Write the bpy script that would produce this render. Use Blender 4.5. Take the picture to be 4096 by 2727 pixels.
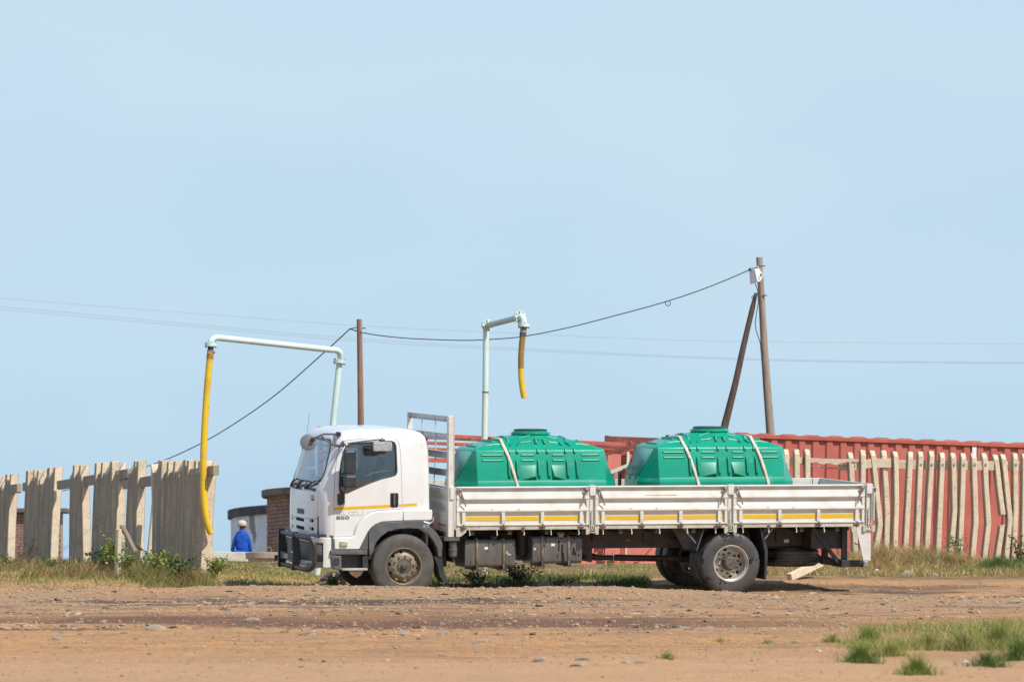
import bpy, bmesh, math, random
import numpy as np
from math import sin, cos, pi, radians, sqrt, atan2
from mathutils import Vector, Matrix
random.seed(7); rng = np.random.default_rng(7)
for o in list(bpy.data.objects): bpy.data.objects.remove(o)
S = bpy.context.scene; COL = S.collection
# ------------------------------------------------------------ camera, sky, sun, exposure
F = 17500.; CX = 2048.; HY = 2727.; CZ = 1.5          # focal length in photo pixels, centre column, eye-level row, eye height
cam_d = bpy.data.cameras.new('camera'); cam = bpy.data.objects.new('camera', cam_d); COL.objects.link(cam)
cam.location = (0, 0, CZ); cam.rotation_euler = (pi/2, 0, 0)
cam_d.sensor_width = 36; cam_d.lens = 36*F/4096; cam_d.shift_y = (HY-1363.5)/4096
cam_d.clip_start = .5; cam_d.clip_end = 30000
cam_d.dof.use_dof = True; cam_d.dof.focus_distance = 70.; cam_d.dof.aperture_fstop = 4.0
S.camera = cam
SUN_AZ, SUN_EL = radians(47), radians(50)               # azimuth to the right of straight behind the camera
sd = Vector((sin(SUN_AZ)*cos(SUN_EL), -cos(SUN_AZ)*cos(SUN_EL), sin(SUN_EL)))
sl = bpy.data.lights.new('sun', 'SUN'); sl.energy = 4.6; sl.angle = radians(.55); sl.color = (1, .945, .86)
so = bpy.data.objects.new('sun', sl); COL.objects.link(so); so.rotation_euler = sd.to_track_quat('Z', 'Y').to_euler(); so.location = (0, 0, 60)
W = bpy.data.worlds.new('World'); S.world = W; W.use_nodes = True
nt = W.node_tree; nt.nodes.clear()
def wn(t, **k):
    n = nt.nodes.new(t)
    for a, b in k.items(): setattr(n, a, b)
    return n
wo = wn('ShaderNodeOutputWorld'); bg = wn('ShaderNodeBackground'); nt.links.new(bg.outputs[0], wo.inputs[0])
sky = wn('ShaderNodeTexSky', sky_type='NISHITA', sun_disc=False, sun_elevation=SUN_EL, sun_rotation=pi-SUN_AZ, altitude=1500, air_density=1.0, dust_density=1.2, ozone_density=1.5)
sm = wn('ShaderNodeMix', data_type='RGBA', blend_type='MULTIPLY'); sm.inputs[0].default_value = 1
nt.links.new(sky.outputs[0], sm.inputs[6]); sm.inputs[7].default_value = (.085, .085, .085, 1)
tc = wn('ShaderNodeTexCoord'); sep = wn('ShaderNodeSeparateXYZ'); nt.links.new(tc.outputs['Generated'], sep.inputs[0])
nz = wn('ShaderNodeTexNoise'); nz.inputs['Scale'].default_value = 9; nz.inputs['Detail'].default_value = 3
mp = wn('ShaderNodeMapping'); mp.inputs['Scale'].default_value = (1, 1, 2.2); nt.links.new(tc.outputs['Generated'], mp.inputs[0]); nt.links.new(mp.outputs[0], nz.inputs[0])
ad = wn('ShaderNodeMath', operation='MULTIPLY_ADD'); nt.links.new(nz.outputs[0], ad.inputs[0]); ad.inputs[1].default_value = .10; nt.links.new(sep.outputs[2], ad.inputs[2])
cr = wn('ShaderNodeValToRGB'); nt.links.new(ad.outputs[0], cr.inputs[0])
cr.color_ramp.elements[0].position = .0; cr.color_ramp.elements[0].color = (.385, .575, .745, 1)
cr.color_ramp.elements[1].position = 1.; cr.color_ramp.elements[1].color = (.15, .30, .60, 1)
for p_, c_ in ((.07, (.40, .59, .775, 1)), (.135, (.50, .675, .82, 1)), (.19, (.585, .735, .84, 1)), (.3, (.52, .69, .86, 1)), (.6, (.27, .44, .71, 1))):
    e = cr.color_ramp.elements.new(p_); e.color = c_
wm = wn('ShaderNodeMix', data_type='RGBA'); wm.inputs[0].default_value = .8
nt.links.new(sm.outputs[2], wm.inputs[6]); nt.links.new(cr.outputs[0], wm.inputs[7]); nt.links.new(wm.outputs[2], bg.inputs[0]); bg.inputs[1].default_value = 1.
S.view_settings.view_transform = 'Standard'; S.view_settings.look = 'None'; S.view_settings.exposure = .17; S.view_settings.gamma = 1
S.render.engine = 'CYCLES'
try: S.cycles.transparent_max_bounces = 16
except Exception: pass
def P(px, py, Y):                                        # a photo pixel at distance Y as a point of the place
    return Vector(((px-CX)/F*Y, Y, CZ+(HY-py)/F*Y))
# truck frame: u rearwards, v to the far side, w up
ps, pt, ro = radians(17), radians(1.1), radians(5)
eu = Vector((cos(ps)*cos(pt), sin(ps)*cos(pt), sin(pt))); v0 = Vector((-sin(ps), cos(ps), 0)); n0 = eu.cross(v0)
ev = v0*cos(ro)+n0*sin(ro); ew = eu.cross(ev); TO = P(1615, 2264, 69.2)-ew*.51
TM = Matrix(((eu.x, ev.x, ew.x, TO.x), (eu.y, ev.y, ew.y, TO.y), (eu.z, ev.z, ew.z, TO.z), (0, 0, 0, 1)))
TI = TM.inverted()
def L(px, py, v=0):                                      # photo pixel -> (u, w) on the truck plane v
    c = TI @ Vector((0, 0, CZ)); d = TI.to_3x3() @ Vector(((px-CX)/F, 1, (HY-py)/F)); t = (v-c.y)/d.y; p = c+d*t
    return p.x, p.z
def LU(px, py, u):                                       # photo pixel -> (v, w) on the truck plane u
    c = TI @ Vector((0, 0, CZ)); d = TI.to_3x3() @ Vector(((px-CX)/F, 1, (HY-py)/F)); t = (u-c.x)/d.x; p = c+d*t
    return p.y, p.z
def Z1(x, y, v=0): return L(1080+x/2.01, 1620+y/2.01, v)
def Z2(x, y, v=0): return L(1760+x/2.01, 1620+y/2.01, v)
def Z3(x, y, v=0): return L(2400+x/1.96, 1620+y/1.96, v)
# ------------------------------------------------------------ materials
MATS = {}
def M(name, base, rough=.6, metal=0., c2=None, nscale=3., contrast=(.4, .65), bump=None, spec=.5, coat=0., c3=None, n3=(12., .58, .66), stretch=(1, 1, 1), extra=None, world=False):
    if name in MATS: return MATS[name]
    m = bpy.data.materials.new(name); m.use_nodes = True; t = m.node_tree; b = t.nodes['Principled BSDF']
    b.inputs['Roughness'].default_value = rough; b.inputs['Metallic'].default_value = metal
    b.inputs['Specular IOR Level'].default_value = spec; b.inputs['Coat Weight'].default_value = coat
    b.inputs['Coat Roughness'].default_value = .08
    tcn = t.nodes.new('ShaderNodeTexCoord'); mpn = t.nodes.new('ShaderNodeMapping'); mpn.inputs['Scale'].default_value = stretch
    if world:
        g = t.nodes.new('ShaderNodeNewGeometry'); t.links.new(g.outputs['Position'], mpn.inputs[0])
    else: t.links.new(tcn.outputs['Object'], mpn.inputs[0])
    col = t.nodes.new('ShaderNodeRGB'); col.outputs[0].default_value = (*base, 1); out = col.outputs[0]
    def layer(out, c, sc, lo, hi, det=6):
        n = t.nodes.new('ShaderNodeTexNoise'); n.inputs['Scale'].default_value = sc; n.inputs['Detail'].default_value = det; n.inputs['Roughness'].default_value = .62
        t.links.new(mpn.outputs[0], n.inputs[0])
        r = t.nodes.new('ShaderNodeMapRange'); r.inputs['From Min'].default_value = lo; r.inputs['From Max'].default_value = hi; t.links.new(n.outputs[0], r.inputs[0])
        x = t.nodes.new('ShaderNodeMix'); x.data_type = 'RGBA'; t.links.new(r.outputs[0], x.inputs[0]); t.links.new(out, x.inputs[6]); x.inputs[7].default_value = (*c, 1)
        return x.outputs[2]
    if c2: out = layer(out, c2, nscale, *contrast)
    if c3: out = layer(out, c3, *n3)
    t.links.new(out, b.inputs['Base Color'])
    if bump:
        n = t.nodes.new('ShaderNodeTexNoise'); n.inputs['Scale'].default_value = bump[0]; n.inputs['Detail'].default_value = 5; t.links.new(mpn.outputs[0], n.inputs[0])
        bn = t.nodes.new('ShaderNodeBump'); bn.inputs['Strength'].default_value = bump[1]; bn.inputs['Distance'].default_value = bump[2] if len(bump) > 2 else .02
        t.links.new(n.outputs[0], bn.inputs['Height']); t.links.new(bn.outputs[0], b.inputs['Normal'])
    MATS[name] = m; return m
def attr_mat(name, rough=.7, trans=.25):
    m = bpy.data.materials.new(name); m.use_nodes = True; t = m.node_tree; b = t.nodes['Principled BSDF']; b.inputs['Roughness'].default_value = rough
    b.inputs['Specular IOR Level'].default_value = .3
    a = t.nodes.new('ShaderNodeAttribute'); a.attribute_name = 'tone'; t.links.new(a.outputs['Color'], b.inputs['Base Color'])
    if trans:
        tr = t.nodes.new('ShaderNodeBsdfTranslucent'); t.links.new(a.outputs['Color'], tr.inputs[0]); mx = t.nodes.new('ShaderNodeMixShader'); mx.inputs[0].default_value = trans
        t.links.new(b.outputs[0], mx.inputs[1]); t.links.new(tr.outputs[0], mx.inputs[2]); t.links.new(mx.outputs[0], t.nodes['Material Output'].inputs[0])
    MATS[name] = m; return m
def glass_mat(name, tint, gloss=.12, dirt=0.0):  # dirt: share of a pale veil painting sky brightness onto the pane
    m = bpy.data.materials.new(name); m.use_nodes = True; t = m.node_tree; t.nodes.remove(t.nodes['Principled BSDF']); out = t.nodes['Material Output']
    tr = t.nodes.new('ShaderNodeBsdfTransparent'); tr.inputs[0].default_value = (*tint, 1)
    gl = t.nodes.new('ShaderNodeBsdfGlossy'); gl.inputs['Roughness'].default_value = .03; gl.inputs[0].default_value = (.9, .95, 1, 1)
    fr = t.nodes.new('ShaderNodeFresnel'); fr.inputs[0].default_value = 1.5
    ma = t.nodes.new('ShaderNodeMath'); ma.operation = 'ADD'; ma.inputs[1].default_value = gloss-.04; ma.use_clamp = True; t.links.new(fr.outputs[0], ma.inputs[0])
    mx = t.nodes.new('ShaderNodeMixShader'); t.links.new(ma.outputs[0], mx.inputs[0]); t.links.new(tr.outputs[0], mx.inputs[1]); t.links.new(gl.outputs[0], mx.inputs[2])
    df = t.nodes.new('ShaderNodeBsdfDiffuse'); df.inputs[0].default_value = (.55, .66, .66, 1); m2 = t.nodes.new('ShaderNodeMixShader'); m2.inputs[0].default_value = dirt
    t.links.new(mx.outputs[0], m2.inputs[1]); t.links.new(df.outputs[0], m2.inputs[2]); t.links.new(m2.outputs[0], out.inputs[0])
    MATS[name] = m; return m
cab_white = M('cab_white_paint', (.74, .74, .73), .28, c2=(.66, .63, .58), nscale=2.2, contrast=(.42, .8), c3=(.44, .37, .28), n3=(7., .64, .95), stretch=(1, 1, .5), coat=.6, bump=(3, .02))
bed_white = M('bed_white_paint', (.67, .655, .61), .5, c2=(.50, .455, .375), nscale=3.5, contrast=(.48, .8), c3=(.23, .12, .06), n3=(16., .66, .72), bump=(30, .08, .004), stretch=(.6, 1, 1.4))
bed_beige = M('bed_rail_paint', (.53, .50, .42), .6, c2=(.42, .36, .27), nscale=5, contrast=(.45, .7), c3=(.20, .09, .04), n3=(18., .62, .7), bump=(30, .1, .004))
rusty = M('rusty_metal', (.30, .27, .23), .6, .3, c2=(.20, .11, .06), nscale=14, contrast=(.4, .6), bump=(40, .2, .003))
black_pl = M('black_plastic', (.028, .03, .034), .42, c2=(.07, .068, .066), nscale=5, contrast=(.5, .8), bump=(60, .05, .002))
grey_pl = M('grey_plastic', (.085, .09, .095), .6, c2=(.16, .145, .13), nscale=6, contrast=(.45, .75), bump=(50, .08, .002))
chassis_m = M('chassis_paint', (.035, .034, .035), .55, c2=(.095, .08, .064), nscale=4, contrast=(.42, .72), bump=(20, .2, .004))
tank_black = M('fuel_tank_paint', (.105, .10, .096), .33, .1, c2=(.17, .15, .13), nscale=3, contrast=(.4, .75), c3=(.015, .015, .015), n3=(7., .63, .66), stretch=(2.4, 1, .5), bump=(8, .05, .01))
rubber = M('tyre_rubber', (.055, .053, .05), .78, c2=(.12, .105, .088), nscale=5, contrast=(.35, .7), bump=(45, .25, .004))
rubber_wet = M('wet_tyre_rubber', (.050, .050, .050), .45, c2=(.095, .085, .075), nscale=4, contrast=(.4, .7), c3=(.012, .012, .013), n3=(5., .58, .62), bump=(45, .2, .004))
rim_brown = M('dusty_rim', (.26, .215, .155), .55, .2, c2=(.15, .12, .085), nscale=9, contrast=(.42, .65), bump=(30, .1, .003))
rim_silver = M('silver_rim', (.55, .53, .47), .4, .35, c2=(.36, .29, .19), nscale=5, contrast=(.45, .75), bump=(30, .05, .003))
hub_m = M('hub_dirt', (.13, .11, .085), .7, c2=(.06, .05, .04), nscale=12, bump=(40, .2, .003))
yellow_t = M('yellow_tape', (.72, .44, .012), .4, c2=(.60, .40, .05), nscale=9, contrast=(.5, .8))
steel = M('zinc_steel', (.42, .43, .42), .42, .6, c2=(.25, .24, .22), nscale=8, bump=(30, .05, .002))
alu = M('head_guard_grey', (.52, .55, .55), .5, .1, c2=(.36, .38, .37), nscale=4, contrast=(.45, .8), bump=(20, .05, .003))
orange_r = M('orange_reflector', (.95, .22, .03), .25)
white_l = M('white_sticker', (.75, .73, .68), .5)
red_r = M('red_sticker', (.45, .05, .03), .4)
lamp_glass = M('lamp_glass', (.30, .32, .31), .15, .5, c2=(.10, .11, .12), nscale=22)
lens_y = M('side_lamp_lens', (.55, .52, .38), .2, c2=(.35, .3, .2), nscale=30)
green_r = M('green_rib_plastic', (.0, .21, .125), .42, c2=(.005, .27, .17), nscale=2)
dark_in = M('cab_interior', (.10, .105, .11), .8, c2=(.06, .06, .06), nscale=6)
seat_m = M('seat_fabric', (.05, .055, .062), .9, bump=(60, .2, .003))
ws_glass = glass_mat('windscreen_glass', (.90, 1., 1.), .26, .17)  # pale veil painted in to brighten it like reflected sky
sd_glass = glass_mat('side_window_glass', (.36, .46, .50), .13, .02)
decal_dk = M('decal_grey', (.12, .13, .14), .4)
decal_lt = M('decal_pale_grey', (.55, .56, .56), .4)
decal_w = M('decal_white', (.72, .72, .70), .4)
decal_red = M('decal_red', (.55, .05, .09), .4)
chrome = M('chrome_badge', (.35, .37, .39), .2, .8)
green_t = M('green_tank_plastic', (.0, .265, .155), .24, c2=(.003, .32, .20), nscale=1.7, contrast=(.4, .75), c3=(.09, .34, .25), n3=(4.3, .62, .78), spec=.55, bump=(5, .12, .012))
green_l = M('scuffed_green_plastic', (.035, .26, .2), .5, c2=(.13, .31, .29), nscale=2, contrast=(.3, .6), c3=(.2, .36, .33), n3=(7., .58, .72), stretch=(1, 1, .3), bump=(30, .1, .004))
lid_black = M('black_lid', (.014, .014, .018), .3)
strap_m = M('webbing_strap', (.66, .56, .46), .85, c2=(.5, .4, .3), nscale=9, bump=(150, .3, .003))
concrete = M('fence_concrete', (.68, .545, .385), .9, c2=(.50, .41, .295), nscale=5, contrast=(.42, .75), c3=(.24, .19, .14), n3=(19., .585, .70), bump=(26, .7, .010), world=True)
concrete_grey_shade = M('grey_and_shade_concrete', (.38, .32, .245), .92, c2=(.26, .215, .165), nscale=3, contrast=(.4, .68), c3=(.36, .32, .26), n3=(9., .58, .72), bump=(24, .4, .008), stretch=(1, 1, .25), world=True)  # darker fence concrete: painted shade on picket faces, also plain grey pieces
broken_c = M('broken_concrete', (.24, .19, .15), .95, c2=(.42, .36, .29), nscale=30, bump=(50, .8, .015))
red_ct = M('container_red_paint', (.43, .10, .072), .55, c2=(.49, .14, .105), nscale=1.6, contrast=(.4, .7), c3=(.32, .085, .05), n3=(5., .64, .72), bump=(9, .05, .01))
red_rail = M('container_rail_red', (.47, .11, .065), .55, c2=(.33, .07, .04), nscale=3, contrast=(.45, .7), c3=(.09, .045, .035), n3=(8., .60, .66), stretch=(1, 1, 3), bump=(20, .2, .006), world=True)
pale_red = M('faded_red_panel', (.66, .225, .17), .6, c2=(.55, .165, .12), nscale=1.5, contrast=(.4, .75), c3=(.3, .13, .08), n3=(6., .66, .72), bump=(6, .1, .01))
dark_red = M('dark_red_steel', (.17, .045, .035), .6, c2=(.30, .10, .06), nscale=5, contrast=(.45, .7), c3=(.06, .04, .035), n3=(10., .58, .66), bump=(20, .2, .006))
mint = M('mint_pipe_paint', (.60, .74, .68), .38, c2=(.52, .66, .60), nscale=3, contrast=(.45, .75), c3=(.36, .21, .09), n3=(6., .655, .73), bump=(20, .05, .003))
cream_pipe = M('cream_pipe_paint', (.64, .70, .60), .5, c2=(.55, .57, .45), nscale=3, contrast=(.45, .75), c3=(.36, .2, .07), n3=(5., .64, .72), stretch=(3, 3, .35), bump=(20, .06, .003))
hose_y = M('yellow_hose', (.74, .48, .015), .42, c2=(.58, .33, .03), nscale=2, contrast=(.45, .7), c3=(.35, .18, .03), n3=(14., .64, .74))
hose_d = M('stained_hose', (.30, .165, .035), .5, c2=(.50, .29, .03), nscale=5, contrast=(.5, .75))
wood = M('pole_wood', (.36, .285, .225), .9, c2=(.22, .165, .125), nscale=6, contrast=(.4, .65), c3=(.07, .05, .04), n3=(9., .62, .7), stretch=(5, 5, .35), bump=(22, .6, .012))
wood_d = M('dark_pole_wood', (.125, .08, .06), .85, c2=(.07, .045, .04), nscale=4, contrast=(.4, .65), c3=(.2, .15, .12), n3=(9., .64, .72), stretch=(5, 5, .4), bump=(22, .6, .012))
wood_b = M('brown_pole_wood', (.33, .20, .135), .9, c2=(.19, .11, .075), nscale=5, contrast=(.4, .65), stretch=(5, 5, .4), bump=(22, .6, .012))
cable_m = M('cable_black', (.02, .022, .03), .6)
line_m = M('far_line', (.30, .34, .38), .6)
box_w = M('box_white', (.80, .80, .79), .4)
brick_m = M('brown_brick', (.27, .155, .115), .9, c2=(.34, .21, .15), nscale=2.5, contrast=(.42, .62), bump=(60, .3, .006), world=True)
brick_r = M('pink_brick', (.30, .165, .125), .9, c2=(.42, .27, .20), nscale=3.1, contrast=(.42, .6), bump=(60, .3, .006), world=True)
brick_h = M('hut_brick', (.25, .145, .105), .9, c2=(.32, .20, .145), nscale=2.8, contrast=(.42, .62), bump=(60, .3, .006), world=True)
mortar = M('mortar', (.17, .12, .095), .95)
mortar_l = M('pale_mortar', (.36, .27, .21), .95)
cap_c = M('cap_concrete', (.21, .17, .125), .9, c2=(.11, .095, .08), nscale=1.2, contrast=(.4, .65), bump=(12, .3, .01))
cap_d = M('dark_cap_concrete', (.055, .056, .064), .9, c2=(.17, .15, .12), nscale=.9, contrast=(.45, .68), bump=(12, .3, .01))
white_w = M('peeling_white_paint', (.80, .81, .82), .8, c2=(.66, .68, .70), nscale=1.1, contrast=(.42, .6), c3=(.27, .26, .23), n3=(.85, .56, .6), stretch=(1, 1, .7), bump=(10, .1, .01))
wall_w = M('white_beam_concrete', (.66, .62, .52), .85, c2=(.48, .42, .33), nscale=2, contrast=(.45, .7), bump=(10, .2, .01))
ring_c = M('ring_concrete', (.52, .41, .29), .9, c2=(.36, .27, .19), nscale=3, contrast=(.42, .7), bump=(20, .3, .01))
skin_m = M('brown_skin', (.11, .05, .03), .55)
blue_m = M('blue_cloth', (.004, .09, .50), .85, c2=(.003, .05, .30), nscale=4, contrast=(.4, .7), bump=(9, .6, .03))
cap_m = M('cap_fabric', (.55, .46, .36), .9, bump=(60, .2, .003))
dark_cl = M('dark_cloth', (.03, .03, .035), .9)
stone_m = M('grey_stone', (.37, .285, .205), .95, c2=(.24, .18, .135), nscale=6, contrast=(.4, .7), bump=(14, .6, .02))
stone_t = M('tan_stone', (.42, .28, .165), .9, c2=(.30, .2, .12), nscale=7, contrast=(.4, .7), bump=(14, .5, .02))
stone_w = M('pale_stone', (.6, .53, .44), .85, c2=(.4, .33, .26), nscale=9, bump=(14, .5, .02))
stone_d = M('dark_stone', (.11, .095, .09), .9, c2=(.2, .17, .14), nscale=8, bump=(14, .6, .02))
blue_pipe = M('blue_plastic_pipe', (.20, .36, .55), .45, c2=(.35, .42, .5), nscale=4)
pink_cl = M('pink_plastic', (.62, .35, .33), .6)
blade_m = attr_mat('grass_blade', .7, .3)
stone_a = attr_mat('gravel_stone', .9, 0)
# ------------------------------------------------------------ mesh helpers
def tag(o, label=None, cat=None, group=None, kind=None):
    if label: o['label'] = label
    if cat: o['category'] = cat
    if group: o['group'] = group
    if kind: o['kind'] = kind
    return o
def thing(name, label, cat, loc=(0, 0, 0), group=None, mat=None):
    o = bpy.data.objects.new(name, None); COL.objects.link(o); o.empty_display_size = .2
    if mat is not None: o.matrix_world = mat
    else: o.location = loc
    bpy.context.view_layer.update() if False else None
    return tag(o, label, cat, group)
class MB:
    def __init__(s): s.v = []; s.f = []
    def add(s, v, f):
        k = len(s.v); s.v += [tuple(p) for p in v]; s.f += [tuple(i+k for i in q) for q in f]; return s
    def box(s, a, b):
        (x0, y0, z0), (x1, y1, z1) = a, b
        return s.add([(x0, y0, z0), (x1, y0, z0), (x1, y1, z0), (x0, y1, z0), (x0, y0, z1), (x1, y0, z1), (x1, y1, z1), (x0, y1, z1)],
                     [(0, 3, 2, 1), (4, 5, 6, 7), (0, 1, 5, 4), (1, 2, 6, 5), (2, 3, 7, 6), (3, 0, 4, 7)])
    def bar(s, p, q, w, h, up=(0, 0, 1)):
        p = Vector(p); q = Vector(q); d = (q-p).normalized(); a = d.cross(Vector(up))
        if a.length < 1e-4: a = d.cross(Vector((1, 0, 0)))
        a.normalize(); b = a.cross(d); a *= w/2; b *= h/2
        return s.add([p-a-b, p+a-b, p+a+b, p-a+b, q-a-b, q+a-b, q+a+b, q-a+b], [(0, 3, 2, 1), (4, 5, 6, 7), (0, 1, 5, 4), (1, 2, 6, 5), (2, 3, 7, 6), (3, 0, 4, 7)])
    def prism(s, poly, a, b, ax='v'):                    # poly in (u,w) extruded along v, or (v,w) along u, or (u,v) along w
        n = len(poly); fn = {'v': lambda p, t: (p[0], t, p[1]), 'u': lambda p, t: (t, p[0], p[1]), 'w': lambda p, t: (p[0], p[1], t)}[ax]
        return s.add([fn(p, a) for p in poly]+[fn(p, b) for p in poly], [tuple(range(n)), tuple(range(2*n-1, n-1, -1))]+[(i, i+n, (i+1) % n+n, (i+1) % n) for i in range(n)])
    def tube(s, pts, r, seg=8, cap=True):
        pts = [Vector(p) for p in pts]; rr = list(r) if isinstance(r, (list, tuple)) else [r]*len(pts)
        kp = [0]+[i for i in range(1, len(pts)) if (pts[i]-pts[i-1]).length > 1e-5]; pts = [pts[i] for i in kp]; rr = [rr[i] for i in kp]; n = len(pts)
        t0 = (pts[1]-pts[0]).normalized(); a = t0.cross(Vector((0, 0, 1)))
        if a.length < .01: a = t0.cross(Vector((1, 0, 0)))
        a.normalize(); vs = []
        for i, p in enumerate(pts):
            t = (pts[min(i+1, n-1)]-pts[max(i-1, 0)]).normalized(); a = (a-t*a.dot(t)).normalized(); b = t.cross(a)
            for k in range(seg):
                an = 2*pi*k/seg; vs.append(p+(a*cos(an)+b*sin(an))*rr[i])
        fs = [(i*seg+k, i*seg+(k+1) % seg, (i+1)*seg+(k+1) % seg, (i+1)*seg+k) for i in range(n-1) for k in range(seg)]
        if cap: fs += [tuple(range(seg-1, -1, -1)), tuple((n-1)*seg+k for k in range(seg))]
        return s.add(vs, fs)
    def cyl(s, p, q, r, r2=None, seg=16): return s.tube([p, q], [r, r if r2 is None else r2], seg)
    def lathe(s, prof, c=(0, 0, 0), ax=(0, 1, 0), seg=48, closed=False):     # prof: (along axis, radius)
        ax = Vector(ax).normalized(); a = ax.cross(Vector((0, 0, 1)))
        if a.length < .01: a = Vector((1, 0, 0))
        a.normalize(); b = ax.cross(a); c = Vector(c); n = len(prof)
        vs = [c+ax*h+(a*cos(2*pi*k/seg)+b*sin(2*pi*k/seg))*r for h, r in prof for k in range(seg)]
        m = n if closed else n-1
        fs = [(i*seg+k, i*seg+(k+1) % seg, ((i+1) % n)*seg+(k+1) % seg, ((i+1) % n)*seg+k) for i in range(m) for k in range(seg)]
        if not closed: fs += [tuple(range(seg-1, -1, -1)), tuple((n-1)*seg+k for k in range(seg))]
        return s.add(vs, fs)
    def mesh(s, name, m, ang=35, fix=True):
        me = bpy.data.meshes.new(name); me.from_pydata(s.v, [], s.f)
        if fix:
            bm = bmesh.new(); bm.from_mesh(me); bmesh.ops.recalc_face_normals(bm, faces=bm.faces[:]); bm.to_mesh(me); bm.free()
        if m is not None: me.materials.append(m)
        me.polygons.foreach_set('use_smooth', [True]*len(me.polygons)); me.set_sharp_from_angle(angle=radians(ang)); me.update(); return me
    def build(s, name, m, parent=None, bevel=0, ang=35, fix=True):
        o = bpy.data.objects.new(name, s.mesh(name, m, ang, fix)); COL.objects.link(o)
        if parent is not None: o.parent = parent
        if bevel: bv(o, bevel)
        return o
def bv(o, w, seg=2):
    b = o.modifiers.new('bevel', 'BEVEL'); b.width = w; b.segments = seg; b.limit_method = 'ANGLE'; b.angle_limit = radians(35); b.harden_normals = False
def link(name, me, parent=None, mat=None, loc=None, rot=None):
    o = bpy.data.objects.new(name, me); COL.objects.link(o)
    if parent is not None: o.parent = parent
    if mat is not None: o.matrix_local = mat
    if loc is not None: o.location = loc
    if rot is not None: o.rotation_euler = rot
    return o
def bake(o):                                             # apply modifiers into a plain mesh
    dg = bpy.context.evaluated_depsgraph_get(); dg.update(); me = bpy.data.meshes.new_from_object(o.evaluated_get(dg)); o.modifiers.clear(); o.data = me; return o
def cut(o, cutters, op='DIFFERENCE'):
    for c in cutters:
        md = o.modifiers.new('b', 'BOOLEAN'); md.operation = op; md.object = c; md.solver = 'EXACT'
    bake(o)
    for c in cutters: bpy.data.objects.remove(c)
    me = o.data; me.polygons.foreach_set('use_smooth', [True]*len(me.polygons)); me.set_sharp_from_angle(angle=radians(38)); return o
def arc(c, r, a0, a1, n): return [(c[0]+r*cos(a0+(a1-a0)*i/n), c[1]+r*sin(a0+(a1-a0)*i/n)) for i in range(n+1)]
def rrect(x0, y0, x1, y1, r, n=5):
    out = []
    for cx_, cy_, a in ((x1-r, y1-r, 0), (x0+r, y1-r, pi/2), (x0+r, y0+r, pi), (x1-r, y0+r, 1.5*pi)): out += arc((cx_, cy_), r, a, a+pi/2, n)
    return out
def text(body, name, m, parent, size, mat, ext=.002, shear=0, bold=0, sx=1., align='CENTER', spacing=1.):
    c = bpy.data.curves.new(name, 'FONT'); c.body = body; c.size = size; c.extrude = ext; c.shear = shear; c.offset = bold; c.align_x = align; c.space_character = spacing; c.resolution_u = 3
    o = bpy.data.objects.new(name, c); COL.objects.link(o); dg = bpy.context.evaluated_depsgraph_get(); dg.update()
    me = bpy.data.meshes.new_from_object(o.evaluated_get(dg)); bpy.data.objects.remove(o); me.materials.clear(); me.materials.append(m)
    return link(name, me, parent, mat @ Matrix.Diagonal((sx, 1, 1, 1)))
def smooth(x, a, b): t = np.clip((x-a)/(b-a), 0, 1); return t*t*(3-2*t)
def vnoise(x, y, seed=0):                                # smooth value noise for numpy arrays
    r = np.random.default_rng(seed); T = r.random((256, 256)); xi = np.floor(x).astype(int); yi = np.floor(y).astype(int); fx = x-xi; fy = y-yi
    fx = fx*fx*(3-2*fx); fy = fy*fy*(3-2*fy); g = lambda a, b: T[a % 256, b % 256]
    return (g(xi, yi)*(1-fx)+g(xi+1, yi)*fx)*(1-fy)+(g(xi, yi+1)*(1-fx)+g(xi+1, yi+1)*fx)*fy-.5
# ------------------------------------------------------------ the lie of the land
HT = np.array([(-60, -1.2), (0, 0), (20, .72), (36, 1.5), (44, 1.86), (48.6, 2.08), (49.8, 2.11), (51, 2.17), (53, 2.25), (57, 2.42), (61, 2.6), (64, 2.73), (66.5, 2.79), (69.2, 2.81), (70.9, 2.893), (71.6, 2.97), (73, 3.12), (75, 3.27), (77, 3.42), (80, 3.66), (84, 3.74), (88, 3.70), (100, 3.88), (125, 4.33), (150, 4.1), (250, 1.), (1000, -60), (9000, -200)], float)
CR = np.array([(-200, 2362), (0, 2358), (100, 2352), (200, 2350), (700, 2355), (1050, 2349), (1400, 2345), (1750, 2344), (2000, 2345), (2200, 2338), (2350, 2338), (2500, 2345), (2650, 2358), (2800, 2366), (2950, 2372), (3100, 2388), (4300, 2388)], float)
def H(x, y):
    x = np.asarray(x, float); y = np.asarray(y, float)
    z = np.interp(y, HT[:, 0], HT[:, 1]); px = CX+F*x/np.maximum(y, 20)
    zc = CZ+(HY-np.interp(px, CR[:, 0], CR[:, 1]))*66.5/F
    z = z+(zc-2.79)*np.exp(-((y-66.4)/1.7)**2)
    z = z+.07*np.exp(-((y-71.6)/1.0)**2)*(1-smooth(x, -2.2, -1))+.12*np.exp(-((y-74)/3)**2)*(1-smooth(x, -5.2, -3.2))
    near = (y > 30) & (y < 95)
    w = smooth(y, 30, 36)*(1-smooth(y, 90, 110))
    n = .05*vnoise(x*.28+3, y*.42, 1)+.03*vnoise(x*.7, y*1.3+9, 2)+.024*vnoise(x*1.9, y*3.1, 3)+.020*vnoise(x*5, y*6, 4)+.014*vnoise(x*11, y*11, 5)
    calm = 1-.75*np.exp(-((y-70.5)/1.5)**2)
    return z+n*w*calm
def Hf(x, y): return float(H(np.array([x]), np.array([y]))[0])
def G(px, Y, dz=0): x = (px-CX)/F*Y; return Vector((x, Y, Hf(x, Y)+dz))
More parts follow.
